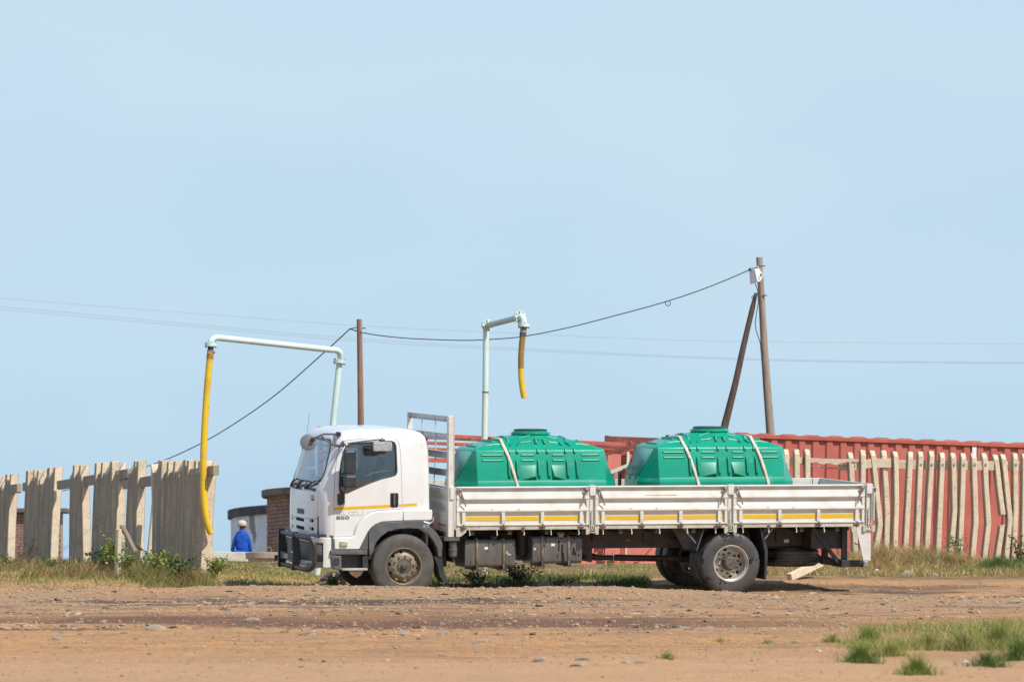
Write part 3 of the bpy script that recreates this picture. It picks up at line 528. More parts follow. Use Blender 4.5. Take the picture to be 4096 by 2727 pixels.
# ------------------------------------------------------------ left fence: receding precast pickets
def picket_mesh(h, bow=0., w=.1, d=.165, bev=.4, bh=.10, path=None, m=concrete, lo=0., broken_top=False, broken_bot=False, seed=0):
    # front face looks to -y, chamfered head; path: list of (z, dx) bends
    r = random.Random(seed); path = path or [(0, 0), (h, 0)]; zs = sorted(set([lo, h-bh, h-.018, h]+[p[0] for p in path]+[lo+(h-lo)*q/6 for q in range(1, 6)])); zs = [z for z in zs if lo <= z <= h]
    fx = lambda z: float(np.interp(z, [p[0] for p in path], [p[1] for p in path])); V = []; Fc = []
    for i, z in enumerate(zs):
        x = fx(z)+r.gauss(0, .0015); ww = w/2*(1-.04*z/h); top = i == len(zs)-1 and not broken_top; c_ = .012
        y0 = -d/2+(d*bev if top else (d*bev*.72 if (i == len(zs)-2 and not broken_top) else 0)); y1 = d/2; j = (lambda: r.uniform(-.03, .03)) if (i == len(zs)-1 and broken_top) or (i == 0 and broken_bot) else (lambda: 0)
        k = .86 if top else 1
        by = bow*(1-z/h)**2*2+bow*.7*sin(pi*z/h); y0 += by; y1 += by
        V += [(x-ww*k+c_, y0, z+j()), (x+ww*k-c_, y0, z+j()), (x+ww*k, y0+c_, z+j()), (x+ww*k, y1-c_, z+j()), (x+ww*k-c_, y1, z+j()), (x-ww*k+c_, y1, z+j()), (x-ww*k, y1-c_, z+j()), (x-ww*k, y0+c_, z+j())]
    for i in range(len(zs)-1):
        for q in range(8): Fc.append((i*8+q, i*8+(q+1) % 8, (i+1)*8+(q+1) % 8, (i+1)*8+q))
    Fc += [tuple(range(7, -1, -1)), tuple((len(zs)-1)*8+q for q in range(8))]; mb = MB(); mb.v = V; mb.f = Fc; return mb.mesh('picket', m, 30)
A0 = G(838, 74); B0 = G(-75, 89.5); fdir = (Vector((B0.x, B0.y, 0))-Vector((A0.x, A0.y, 0))); flen = fdir.length; fdir.normalize(); fang = atan2(fdir.y, fdir.x)
fl = thing('concrete_fence', 'receding row of tall precast concrete pickets with gaps at the left', 'fence', (A0.x, A0.y, A0.z)); fl.rotation_euler = (0, 0, fang)
pm = [picket_mesh(1.92+random.uniform(-.02, .02), m=concrete_grey_shade, seed=i, w=.105, bow=random.gauss(-.015, .020), bev=.92, bh=.21, path=[(0, random.gauss(0, .02)), (.9+random.random()*.5, random.gauss(0, .025)), (1.92, random.gauss(0, .012))]) for i in range(9)]
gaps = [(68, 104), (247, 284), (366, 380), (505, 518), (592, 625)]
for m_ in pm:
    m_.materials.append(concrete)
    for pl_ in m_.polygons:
        if abs(pl_.normal.x) > .8 or pl_.normal.z > .3: pl_.material_index = 1; k = 0; s_ = 0.  # ends and tops stay pale, broad faces keep the painted shade
while s_ < flen:
    w_ = A0.xy+fdir.xy*s_; px = CX+F*w_.x/w_.y
    if not any(a-15 < px < b_+15 for a, b_ in gaps):
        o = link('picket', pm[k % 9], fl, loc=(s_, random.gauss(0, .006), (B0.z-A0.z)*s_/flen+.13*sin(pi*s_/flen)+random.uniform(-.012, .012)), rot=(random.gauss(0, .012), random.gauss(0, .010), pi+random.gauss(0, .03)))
    k += 1; s_ += .178
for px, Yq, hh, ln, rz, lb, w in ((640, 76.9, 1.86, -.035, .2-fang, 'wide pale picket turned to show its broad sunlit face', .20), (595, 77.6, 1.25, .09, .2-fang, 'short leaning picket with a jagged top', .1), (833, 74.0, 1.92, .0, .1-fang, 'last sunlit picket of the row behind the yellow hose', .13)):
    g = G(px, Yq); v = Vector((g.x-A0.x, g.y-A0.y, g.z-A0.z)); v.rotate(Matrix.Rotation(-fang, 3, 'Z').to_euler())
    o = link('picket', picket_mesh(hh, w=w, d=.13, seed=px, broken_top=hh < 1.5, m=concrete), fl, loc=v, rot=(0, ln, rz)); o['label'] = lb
def rail_piece(a, b_, drop0, drop1, seed):
    mb = MB(); n = 8; r = random.Random(seed)
    for i in range(n+1):
        s1 = a+(b_-a)*i/n; dz = r.uniform(-.03, .015) if i not in (0, n) else 0
        mb.v += [(s1, -.05, -.08+dz), (s1, .05, -.08+dz), (s1, .05, .08), (s1, -.05, .08)]
    for i in range(n):
        for q in range(4): mb.f.append((i*4+q, i*4+(q+1) % 4, (i+1)*4+(q+1) % 4, (i+1)*4+q))
    mb.f += [(3, 2, 1, 0), (n*4, n*4+1, n*4+2, n*4+3)]; return mb
for i, (pa, pb) in enumerate(((866, 500), (520, 236), (122, 99), (78, 40))):
    def s_of(px):
        best = min(((abs(CX+F*(A0.x+fdir.x*q*.05)/(A0.y+fdir.y*q*.05)-px), q*.05) for q in range(-30, 400))); return best[1]
    a, b_ = s_of(pa), s_of(pb); w_ = A0.xy+fdir.xy*max((a+b_)/2, 0); o = rail_piece(a, b_, 0, 0, i).build('rail', concrete_grey_shade, fl); sm_ = max((a+b_)/2, 0); o.location = (0, 0, (B0.z-A0.z)*sm_/flen+.13*sin(pi*sm_/flen)+1.62)
g = G(470, 73.2); st = link('picket_stub', picket_mesh(.80, w=.075, d=.12, seed=5, broken_top=True), loc=(g.x, g.y, g.z), rot=(0, .03, .5)); tag(st, 'short snapped concrete post standing in the weeds before the left fence', 'post')
o = link('picket_piece', picket_mesh(.5, w=.07, d=.12, seed=6, broken_top=True, m=concrete_grey_shade), loc=(g.x+.27, g.y+.25, g.z+.42), rot=(.1, -.5, .3)); tag(o, 'broken dark length of picket leaning from the top of the snapped post', 'post')
# bird on the fence
bd = MB(); 
b_p = [Vector((-.05, 0, .0)), Vector((-.02, 0, .012)), Vector((.02, 0, .03)), Vector((.05, 0, .055)), Vector((.062, 0, .075)), Vector((.07, 0, .08))]
bd.tube([(-.055, 0, -.055), (-.03, 0, -.03), (0, 0, 0), (.02, 0, .03), (.028, 0, .055), (.03, 0, .072), (.03, 0, .085)], [.006, .012, .028, .03, .02, .019, .008], 10)
bd.tube([(.036, 0, .07), (.055, 0, .068)], [.007, .001], 6); bd.tube([(-.03, 0, -.03), (-.10, 0, -.10)], [.012, .006], 6); bd.tube([(.005, .01, -.02), (.005, .01, -.05)], .003, 5); bd.tube([(.005, -.01, -.02), (.005, -.01, -.05)], .003, 5)
g = P(562, 2193, 74.2); o = bd.build('bird', M('bird_brown', (.10, .075, .05), .9)); o.location = g; o.rotation_euler = (0, .2, pi); tag(o, 'small brown bird perched on a twig before the left fence', 'bird')
o = MB().tube([P(560, 2206, 74.2), P(563, 2290, 74.1)], .006, 6).build('twig', wood_d); tag(o, 'thin upright twig the small bird perches on', 'twig')
# ------------------------------------------------------------ right fence
fr = thing('concrete_fence', 'row of leaning and cracked pale concrete pickets before the red container on the right', 'fence', tuple(G(3600, 80.5)))
def Z6(x, y): return 3100+x/2.24, 1700+y/2.24
def YF(px): return 80.0+(px-3100)*.0011
RP = [((95, 215), (105, 1180)), ((190, 215), (192, 1180)), ((283, 215), (286, 1180)), ((670, 243), (715, 1170)), ((783, 222), (775, 1170)), ((868, 227), (935, 890), (893, 1130)), ((970, 225), (1000, 820), (990, 1130)), ((1070, 235), (1078, 700), (1062, 1140)), ((1210, 237), (1185, 700), (1158, 1200)), ((1300, 235), (1258, 1215)), ((1400, 232), (1345, 1215)), ((1495, 245), (1450, 1200)), ((1590, 248), (1602, 780), (1565, 1170)), ((1683, 250), (1650, 1160)), ((1775, 250), (1792, 880), (1765, 1170)), ((1868, 250), (1905, 885), (1868, 1200)), ((1965, 262), (2032, 800)), ((2035, 258), (2098, 850), (2062, 1200)), ((2145, 250), (2148, 800), (2130, 1210)), ((2232, 255), (2218, 1200)), ((2330, 255), (2325, 1200)), ((2030, 895), (1985, 1190))]
for i, pl in enumerate(RP):
    pts = [P(*Z6(*q), YF(Z6(*q)[0])) for q in pl]; bot = pts[-1]; top = pts[0]; h = top.z-bot.z; lo_broken = pl[-1][1] < 1000; hi_broken = i == len(RP)-1
    if not lo_broken: gz = Hf(bot.x, bot.y)-.05; sl_ = (pts[-2].x-bot.x)/(pts[-2].z-bot.z); bot = Vector((bot.x+sl_*(gz-bot.z), bot.y, min(gz, bot.z))); pts[-1] = bot; h = top.z-bot.z
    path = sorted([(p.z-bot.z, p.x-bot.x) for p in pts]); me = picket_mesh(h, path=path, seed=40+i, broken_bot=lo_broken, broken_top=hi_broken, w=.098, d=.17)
    me.materials.append(concrete_grey_shade)
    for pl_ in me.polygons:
        if pl_.normal.x < -.8: pl_.material_index = 1  # left faces take the darker copy, their shade put into the colour
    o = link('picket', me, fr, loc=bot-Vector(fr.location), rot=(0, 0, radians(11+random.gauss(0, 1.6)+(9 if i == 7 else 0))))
    if i == 15: o['label'] = 'picket snapped through just above the grass'
    if i == 16: o['label'] = 'broken picket hanging free above its stump'
    if i == 21: o['label'] = 'leaning stump of the broken picket'
    if i == 7: o['label'] = 'picket twisted sideways to show its dark broad face'
rm = lambda l, seed, a0=.015: l
def jag_rail(top, bot, seed, name='rail', lab=None):      # outline in zoom pixels, extruded
    px0 = Z6(*top[0])[0]; Yr = YF(Z6(*top[len(top)//2])[0])+.03
    poly = [P(*Z6(*q), Yr) for q in top]+[P(*Z6(*q), Yr) for q in reversed(bot)]; f0 = Vector(fr.location); vs = [p-f0 for p in poly]; n = len(vs)
    mb = MB(); mb.add([(v.x, v.y-.035, v.z) for v in vs]+[(v.x, v.y+.035, v.z) for v in vs], [tuple(range(n)), tuple(range(2*n-1, n-1, -1))]+[(i, (i+1) % n, (i+1) % n+n, i+n) for i in range(n)])
    o = mb.build(name, concrete, fr); 
    if lab: o['label'] = lab
jag_rail([(60, 280), (250, 288)], [(60, 360), (120, 366), (250, 340)], 1)
jag_rail([(225, 288), (320, 293), (500, 303), (650, 303), (750, 305)], [(225, 340), (300, 337), (340, 335), (365, 330), (400, 345), (440, 350), (475, 338), (520, 352), (560, 358), (600, 335), (650, 330), (700, 333), (750, 322)], 2, lab='rail remnant with a jagged eaten away lower edge')
jag_rail([(568, 362), (600, 347), (700, 350), (760, 328), (850, 300), (1038, 296)], [(568, 388), (590, 405), (700, 406), (850, 382), (1040, 378)], 3, lab='broken rail end with crumbled left tip')
jag_rail([(1104, 310), (1400, 316), (1760, 322), (1960, 322)], [(1104, 388), (1400, 396), (1760, 402), (1960, 404)], 4)
jag_rail([(1940, 322), (2200, 324), (2400, 326)], [(1940, 404), (2200, 406), (2400, 408)], 5)
for i in (9, 10, 11, 12, 13, 14, 15, 18):                 # bolt plugs
    q = RP[i]; x = q[0][0]+(q[1][0]-q[0][0])*(355-q[0][1])/(q[1][1]-q[0][1]); p = P(*Z6(x+6, 353), YF(Z6(x, 0)[0]))-Vector(fr.location)
    MB().cyl((p.x+.01, p.y-.098, p.z), (p.x+.01, p.y-.08, p.z), .022, seg=10).build('plug', concrete_grey_shade, fr)
o = MB().tube([P(*Z6(220, 340), 80.2), P(*Z6(350, 370), 80.25), P(*Z6(470, 382), 80.3), P(*Z6(565, 388), 80.35)], .009, 6).build('reinforcing_rod', rusty, fr)
for v_ in o.data.vertices: v_.co -= Vector(fr.location)
# fallen beam under the truck tail
a = P(3157, 2306, 74.7); b_ = P(3283, 2246, 75.6); o = MB().bar(Vector((0, 0, 0)), b_-a, .10, .13).build('concrete_beam', concrete, bevel=.008); o.location = a+Vector((0, 0, -.01)); tag(o, 'pale concrete beam lying aslant in the dry grass beneath the spare wheel', 'beam')
# ------------------------------------------------------------ red shipping container with corrugated side
def corrugated(L_, H_, pitch=.278, dep=.036, z0=.0):
    xs = []; x = 0; k = 0
    while x < L_: xs += [(x, 0), (x+.105, 0), (x+.14, dep), (x+.243, dep)]; x += pitch
    mb = MB(); n = len(xs)
    for x, y in xs: mb.v += [(x, y, z0), (x, y, z0+H_)]
    mb.f = [(2*i, 2*i+2, 2*i+3, 2*i+1) for i in range(n-1)]; return mb, x
T0 = P(2910, 1728, 84.0); Hc = 2.59
ct = thing('shipping_container', 'long red corrugated shipping container standing behind the right picket fence', 'container', (T0.x, T0.y, T0.z-Hc)); ct.rotation_euler = (0, radians(1.25), radians(13))
mb, Lc = corrugated(6.9, Hc-.22, z0=.12); o = mb.build('side_wall', red_ct, ct, fix=False, ang=20)
MB().box((-.05, -.03, 0), (Lc+.05, .06, .13)).build('bottom_rail', red_ct, ct, bevel=.008)
MB().box((-.05, -.025, Hc-.10), (Lc+.05, .05, Hc-.02)).build('top_rail', red_rail, ct, bevel=.008)
MB().box((-.05, .05, Hc-.06), (Lc+.05, 2.4, Hc-.035)).build('roof', red_rail, ct)
mb = MB(); x = 0
while x < Lc: mb.prism([(x, Hc-.03), (x+.12, Hc+.004), (x+.33, Hc+.004), (x+.45, Hc-.03)], -.005, 2.3, 'v'); x += .47
o = mb.build('roof_ribs', red_ct, ct, ang=20); o['kind'] = 'stuff'
MB().box((-.06, 2.36, 0), (Lc+.05, 2.44, Hc-.02)).build('far_wall', red_ct, ct); MB().box((-.06, 0, 0), (-.02, 2.4, Hc-.03)).build('end_wall', red_ct, ct); MB().box((Lc, 0, 0), (Lc+.05, 2.4, Hc-.03)).build('end_wall', red_ct, ct)
xs_ = (P(3889, 1800, 85).x-T0.x)/cos(radians(13)); MB().box((xs_-.04, -.006, Hc-.75), (xs_+.045, .034, Hc-.104)).build('painted_stripe', M('white_paint_stripe', (.72, .73, .72), .6), ct)
# ------------------------------------------------------------ stacked red steel frames left of it
fm = thing('steel_rack', 'rust red steel rack of long horizontal beams seen behind the headboard', 'rack', tuple(G(2000, 82)))
def fb(name, a, b_, w, h, m=red_rail): 
    o_ = Vector(fm.location); MB().bar(a-o_, b_-o_, w, h).build(name, m, fm, bevel=.006)
Yr_ = lambda px: 81.5+(px-1280)*.0022
for (y0, y1, hh) in ((1712, 1769, 15), (1743, 1778, 13), (1772.5, 1797, 11), (1798, 1814, 10), (1822, 1838, 17)):
    x0, x1 = 1275, (2500 if y1 == 1769 else 2060 if y1 < 1778 else 2080)
    if y1 == 1778: x1 = 2140
    xr = 2500; sl_ = (y1-y0)/(xr-x0) if y1 in (1769,) else (y1-y0)/(2060-x0)
    yb = y0+sl_*(x1-x0); fb('beam', P(x0, y0+8, Yr_(x0)), P(x1, yb+8, Yr_(x1)), .09, hh*82/F)
fb('beam', P(1275, 1727, 81.5), P(2500, 1789, 84.1), .06, .05, dark_red)
for px, yt in ((1283, 1705), (1700, 1728), (2105, 1750), (2495, 1772)): fb('post', P(px, yt, Yr_(px)+.06), P(px-4, 2250, Yr_(px)+.06), .10, .10)
fb('brace', P(2415, 1815, 84), P(2540, 1783, 84.05), .08, .085, dark_red); fb('brace', P(2545, 1786, 84), P(2495, 1930, 84.05), .06, .05, dark_red)
# faded panel container behind the tanks, with its corner casting beam
T1 = P(2290, 1782, 84.6); pc = thing('open_container', 'faded pinkish red container with flat side panels seen between the two green tanks', 'container', (T1.x, T1.y, T1.z-2.35)); pc.rotation_euler = (0, radians(1.6), radians(8))
MB().box((0, 0, .12), (3.0, .05, 2.3)).build('side_panel', pale_red, pc); MB().box((-.03, -.04, 2.28), (3.05, .07, 2.37)).build('top_rail', red_rail, pc, bevel=.006); MB().box((-.03, -.04, 0), (3.05, .07, .14)).build('bottom_rail', pale_red, pc, bevel=.006)
for q in (.02, .62, 1.0, 1.75, 2.35, 2.9): MB().box((q, -.03, .14), (q+.05, .0, 2.28)).build('post', pale_red if q != 1.0 else cream_pipe, pc, bevel=.006)
MB().box((0, 2.2, .1), (3., 2.3, 2.3)).build('far_panel', pale_red, pc)
for q in (.3, 1.2, 1.9): MB().prism([(q, .14), (q+.08, .14), (q+.38, .5), (q+.30, .5)], -.06, -.035).build('gusset', pale_red, pc)
def casting(x, y, z, par):
    mb = MB(); mb.box((x, y, z), (x+.24, y+.16, z+.15)); o = mb.build('corner_casting', dark_red, par); c1 = MB().cyl((x+.14, y-.1, z+.075), (x+.14, y+.3, z+.075), .035).build('cutter', None)
    c1.scale = (1, 1, 1.35); c1.location.z = -(z+.075)*.35; c1.parent = None; c1.matrix_world = Matrix.Identity(4) if False else c1.matrix_world; bpy.context.view_layer.update(); o.parent = None; cut(o, [c1]); o.parent = par; bv(o, .008)
MB().box((.60, -.02, 2.36), (1.62, .06, 2.56)).build('end_beam', dark_red, pc, bevel=.006); casting(1.62, -.06, 2.40, pc); MB().box((.57, -.05, 2.36), (.63, .07, 2.57)).build('end_plate', dark_red, pc, bevel=.005)
MB().tube([(1.86, 0, 2.47), (3.4, .0, 2.47)], .045, 10).build('tube_beam', red_rail, pc)
for q in (-.02, .92, 1.05, 1.25): MB().lathe([(0, .02), (.05, .02), (.06, .035), (.08, .035), (.085, .02), (.10, .025), (.12, .0)], (q+.03, -.02, 2.36), (0, 0, 1), 10).build('twist_lock', red_rail, pc)
MB().box((1.9, -.05, .12), (2.6, -.02, .2)).build('lashing_plate', chassis_m, pc)
# ------------------------------------------------------------ brick hut at far left
Yh = 130.; q0 = P(-160, 2290, Yh); q1 = P(245, 2053, Yh); zt = P(0, 2049, Yh).z; zb = 4.0
hut = thing('brick_hut', 'small flat roofed brown brick hut seen through the left fence', 'building', (q1.x, Yh, zb))
MB().box((q0.x-q1.x, .1, 0), (-.02, .7, zt-zb)).build('wall', mortar_l, hut)
bmh = MB().box((-.112, -.0, 0), (.112, .11, .075)).mesh('brick', brick_h)
cs = .0855; rows = int((zt-zb)/cs); cnt = 0
for r_ in range(rows-1, -1, -1):
    zz = r_*cs+.005
    if zz+zb < CZ+(HY-2300)/F*Yh: continue
    off = (r_ % 2)*.118
    for c_ in range(9):
        x1 = -.13-off-c_*.236
        if cnt < 290: link('brick', bmh, hut, loc=(x1, 0, zz)); cnt += 1
so_ = MB()
for r_ in range(rows):
    zz = r_*cs+.005; low = zz+zb < CZ+(HY-2300)/F*Yh
    for c_ in range(0 if low else 9, 14): x1 = -.13-(r_ % 2)*.118-c_*.236; so_.box((x1-.112, 0, zz), (x1+.112, .11, zz+.075))
o = so_.build('brickwork', brick_h, hut); o['kind'] = 'stuff'
MB().box((q0.x-q1.x-.2, -.2, zt-zb), (.20, .9, zt-zb+.125)).build('roof_slab', cap_c, hut, bevel=.01)
MB().lathe([(0, .10), (.12, .11), (.16, .07)], (P(154, 2071, Yh).x-q1.x, -.02, P(0, 2071, Yh).z-zb), (0, -1, 0), 14).build('wall_lamp', M('lamp_cream', (.7, .68, .5), .5), hut)
# ------------------------------------------------------------ round brick tower
Rb = 3.2; Dc = 109.5; Ye = sqrt(Dc**2-Rb**2); xc = (1071-CX)/F*Dc+Rb*1.0; Zt = CZ+(HY-1988)/F*Dc; zb = 3.9
tw = thing('brick_tower', 'round brown brick tower with a projecting concrete cap behind the cab front', 'building', (xc, Dc, zb)); Ht = Zt-zb
MB().lathe([(0, Rb-.09), (Ht, Rb-.09)], (0, 0, 0), (0, 0, 1), 96).build('wall', mortar, tw)
MB().lathe([(Ht-.02, Rb-.3), (Ht-.02, Rb+.13), (Ht+.01, Rb+.155), (Ht+.15, Rb+.155), (Ht+.165, Rb+.10), (Ht+.20, .2)], (0, 0, 0), (0, 0, 1), 96).build('cap', cap_c, tw, ang=25)
bw = .098; bme = MB().box((-bw/2+.004, -.012, 0), (bw/2-.004, .10, .082)).mesh('brick', brick_m); bme2 = bme.copy(); bme2.materials[0] = brick_r
nA = int(2*pi*Rb/bw); cnt = 0; rest = MB(); r0 = int((CZ+(HY-2215)/F*Dc-zb)/.0925)
for r_ in range(int(Ht/.0925)):
    zz = r_*.0925+.004
    for k in range(nA//2):
        an = pi+(k+.5*(r_ % 2))*2*pi/nA; x_, y_ = Rb*cos(an), Rb*sin(an); px = CX+F*(x_+xc)/(y_+Dc); wob = random.uniform(-.006, .006)
        mtx = Matrix.Translation((x_*(1+wob/Rb), y_*(1+wob/Rb), zz)) @ Matrix.Rotation(an+pi/2, 4, 'Z')
        if r_ >= r0 and px < 1172 and cnt < 296 and an < 1.5*pi:
            link('brick', bme2 if random.random() < .3 else bme, tw, mat=mtx); cnt += 1
        elif px < 2600: rest.add([mtx @ Vector(v) for v in ((-bw/2+.004, -.012, 0), (bw/2-.004, -.012, 0), (bw/2-.004, -.012, .082), (-bw/2+.004, -.012, .082), (-bw/2+.004, .05, 0), (bw/2-.004, .05, 0), (bw/2-.004, .05, .082), (-bw/2+.004, .05, .082))], [(0, 1, 2, 3), (3, 2, 6, 7), (0, 4, 5, 1), (0, 3, 7, 4), (1, 5, 6, 2)])
o = rest.build('brickwork', brick_m, tw, fix=False); o['kind'] = 'stuff'
# ------------------------------------------------------------ white round reservoir
Rw = 9.; Dw = 137.; xw = (925-CX)/F*Dw+Rw; zw = 4.; Zw = CZ+(HY-2074)/F*Dw; Hw = Zw-zw
rs = thing('water_reservoir', 'round white reservoir with peeling paint and a dark concrete rim beyond the man in blue', 'reservoir', (xw, Dw, zw))
MB().lathe([(0, Rw), (Hw, Rw)], (0, 0, 0), (0, 0, 1), 128).build('wall', white_w, rs)
MB().lathe([(Hw-.03, Rw-.3), (Hw-.03, Rw+.08), (Hw-.01, Rw+.10), (Hw+.22, Rw+.10), (Hw+.24, Rw+.06), (Hw+.30, .3)], (0, 0, 0), (0, 0, 1), 128).build('roof_rim', cap_d, rs, ang=25)
# low wall, ring, pipe, bits
g = P(832, 2205, 100); o = MB().box((0, 0, -.22), (P(1010, 0, 100).x-g.x, .25, 0)).build('low_wall', wall_w, bevel=.01); o.location = g; o.rotation_euler = (0, .012, 0); tag(o, 'low white concrete beam wall in front of the man in blue', 'wall')
mb = MB().box((0, .02, -.75), (P(1010, 0, 100).x-g.x, .2, -.225)); o = mb.build('wall_footing', ring_c); o.location = g; tag(o, 'tan footing block showing beneath the low white beam wall', 'wall')
g = P(1083, 2258, 97); ring = thing('concrete_ring', 'round tan concrete manhole ring with a raised rim beside the bull bar', 'manhole', (g.x, 97, g.z-.3)); 
MB().lathe([(-.2, .52), (.43, .50), (.43, .42), (-.2, .42)], (0, 0, 0), (0, 0, 1), 40, True).build('body', ring_c, ring); MB().lathe([(.43, .52), (.435, .555), (.565, .56), (.57, .54), (.57, .40), (.43, .40)], (0, 0, 0), (0, 0, 1), 40, True).build('rim', ring_c, ring)
g = P(1076, 2198, 105.5); o = MB().tube([(-.06, 0, -.25), (-.06, 0, .0), (-.045, 0, .045), (0, 0, .065), (.045, 0, .045), (.06, 0, 0), (.06, 0, -.25)], .012, 8).build('pipe_bend', rusty); o.location = g; tag(o, 'small rusty pipe loop above the concrete ring', 'pipe')
a, b_ = P(2240, 2277, 81), P(2640, 2281, 82); o = MB().tube([a-a, (b_-a)*.55], .028, 10).build('blue_pipe', blue_pipe); o.location = a; tag(o, 'pale blue pipe lying on the ground beyond the truck', 'pipe')
a = P(2330, 2290, 79.5); o = MB().box((0, 0, -.06), (.85, .35, .05)).build('concrete_slab', ring_c, bevel=.01); o.location = a; tag(o, 'flat tan concrete slab on the ground beneath the propeller shaft', 'slab')
a = P(1256, 2272, 78); o = MB().bar((0, 0, -.5), (.06, 0, .08), .06, .06).build('marker_post', concrete_grey_shade); o.location = a; tag(o, 'thin pale grey marker post under the bull bar end', 'post')
o = link('earth_mound', stone_mesh(.34, .4, .26, stone_t, 77, 3, .05)); o.location = P(1330, 2345, 72.8); tag(o, 'smooth tan hump of earth behind the cab step', 'mound')
# ------------------------------------------------------------ poles, cable, far lines
def pole(name, pts, rs_, m, label):
    base = Vector(pts[-1]); t_ = thing(name, label, 'pole', base); MB().tube([Vector(p)-base for p in pts], rs_, 14).build('shaft', m, t_, ang=60); return t_, base
def taper(a, b_, n, bow=(0, 0, 0)): return [a.lerp(b_, i/n)+Vector(bow)*sin(pi*i/n) for i in range(n+1)]
tp, tb = P(1437, 1277, 90), G(1439, 90, -.2); po1, pb1 = pole('utility_pole', taper(tp, tb, 10, (.03, 0, 0)), [.055+.0028*i for i in range(11)], wood_b, 'short reddish brown wooden pole standing behind the cab roof')
tp2, tb2 = P(3037, 1030, 92), P(3110, 1990, 92); tb2.z = G(3100, 92).z-.2; pts = taper(tp2, P(3080, 1735, 92), 10, (-.03, 0, 0)); pts = [P(3037, 1030, 92), P(3040, 1090, 92), P(3046, 1180, 92), P(3051, 1280, 92), P(3058, 1400, 92), P(3066, 1520, 92), P(3075, 1640, 92), P(3082, 1735, 92), P(3094, 1900, 92), P(3112, 2250, 92)]
po2, pb2 = pole('utility_pole', pts, [.068, .066, .070, .072, .078, .083, .088, .092, .10, .115], wood, 'tall weathered wooden pole carrying the white box')
o_ = [Vector(p)-pb2 for p in (P(3024, 1172, 91.8), P(3010, 1230, 91.8), P(2975, 1380, 91.8), P(2940, 1540, 91.8), P(2893, 1725, 91.8), P(2850, 1900, 91.8), P(2770, 2250, 91.8))]
MB().tube(o_, [.035, .055, .062, .068, .082, .088, .1], 12).build('brace', wood_d, po2, ang=60)['label'] = 'dark brown brace pole leaning against the tall one'
def rel(p): return Vector(p)-pb2
MB().tube([rel(P(3010, 1076, 91.75)), rel(P(3035, 1066, 91.75)), rel(P(3061, 1063, 91.8))], .012, 6).build('bracket', cable_m, po2)
MB().tube([rel(P(3048, 1187, 91.8)), rel(P(3058, 1182, 91.75)), rel(P(3067, 1181, 91.8))], .012, 6).build('bracket', cable_m, po2); MB().tube([rel(P(3052, 1180, 91.75)), rel(P(3054, 1196, 91.75))], .012, 6).build('bracket', cable_m, po2)
lp = [rel(P(3013+6*cos(a_), 1189+6*sin(a_), 91.7)) for a_ in np.linspace(.6, 5.6, 12)]; MB().tube(lp, .008, 6).build('cable_loop', cable_m, po2)
MB().tube([rel(P(*q, 91.7)) for q in ((3020, 1133), (3027, 1150), (3031, 1165), (3034, 1210), (3026, 1250), (3021, 1290), (3024, 1320), (3034, 1350), (3041, 1370), (3048, 1450), (3060, 1600), (3068, 1700), (3072, 1760))], .010, 6).build('down_cable', cable_m, po2)
# white speaker like box: wedge body and pointed face
def q3(x, y, Y=91.55): return rel(P(2980+x/9.8, 1020+y/9.8, Y))
mb = MB(); fa = [q3(400, 545, 91.5), q3(555, 520, 91.62), q3(595, 590, 91.66), q3(735, 775, 91.75), q3(625, 1010, 91.72), q3(555, 1055, 91.66), q3(500, 1060, 91.5)]
ba = [q3(160, 620, 91.6), q3(300, 560, 91.85), q3(300, 600, 91.9), q3(330, 780, 91.95), q3(320, 1040, 91.95), q3(280, 1080, 91.9), q3(200, 1150, 91.62)]
mb.add(fa+ba, [tuple(range(7)), tuple(range(13, 6, -1))]+[(i, i+7, (i+1) % 7+7, (i+1) % 7) for i in range(7)]); sb = mb.build('white_box', box_w, po2, bevel=.01, ang=25)
c_ = q3(612, 788, 91.58); MB().lathe([(0, .0), (.004, .034), (.02, .036)], (0, 0, 0), (.75, -.66, 0), 20).build('opening', lid_black, sb).location = c_-Vector((0, .02, 0)); 
MB().bar((-.001, 0, -.03), (.001, 0, .03), .008, .012).build('opening_slat', box_w, sb).location = c_-Vector((-.005, .045, 0))
MB().tube([q3(150, 600), q3(190, 560), q3(245, 540)], [.02, .03, .02], 8).build('cable_clamp', cable_m, po2); MB().tube([q3(280, 470), q3(300, 560), q3(280, 600)], .012, 6).build('clamp_arm', steel, po2); MB().tube([q3(500, 400), q3(480, 470), q3(520, 500)], .016, 6).build('clamp_arm', steel, po2)
cb = thing('overhead_cable', 'sagging black cable from the tall pole past the short pole down to the left', 'cable', pb1)
def cbl(pts, r=.0115): MB().tube([Vector(p)-pb1 for p in pts], r, 6).build('cable_span', cable_m, cb)
def span(pts, n=40):
    out = []; m = len(pts)
    for i in range(m-1):
        p0 = pts[max(i-1, 0)]; p1 = pts[i]; p2 = pts[i+1]; p3 = pts[min(i+2, m-1)]
        for k in range(n//m): t_ = k/(n//m); out.append(.5*((2*p1)+(p2-p0)*t_+(2*p0-5*p1+4*p2-p3)*t_**2+(3*p1-p0-3*p2+p3)*t_**3))
    return out+[pts[-1]]
cbl(span([P(1400, 1315, 90), P(1450, 1330, 90.2), P(1530, 1343, 90.4), P(1650, 1354, 90.6), P(1850, 1361, 90.9), P(1960, 1357, 91), P(2090, 1346, 91.2), P(2270, 1311, 91.4), P(2450, 1265, 91.5), P(2672, 1204, 91.6), P(2850, 1142, 91.6), P(2997, 1080, 91.6)]))
cbl([P(2672+10*cos(a_), 1213+10*sin(a_), 91.6) for a_ in np.linspace(0, 6.2, 16)], .009)
cbl([P(1400, 1315, 90), P(1425, 1310, 90), P(1450, 1313, 90)], .011); cbl([P(1450, 1313, 89.9), P(1462, 1312, 89.9)], .012)
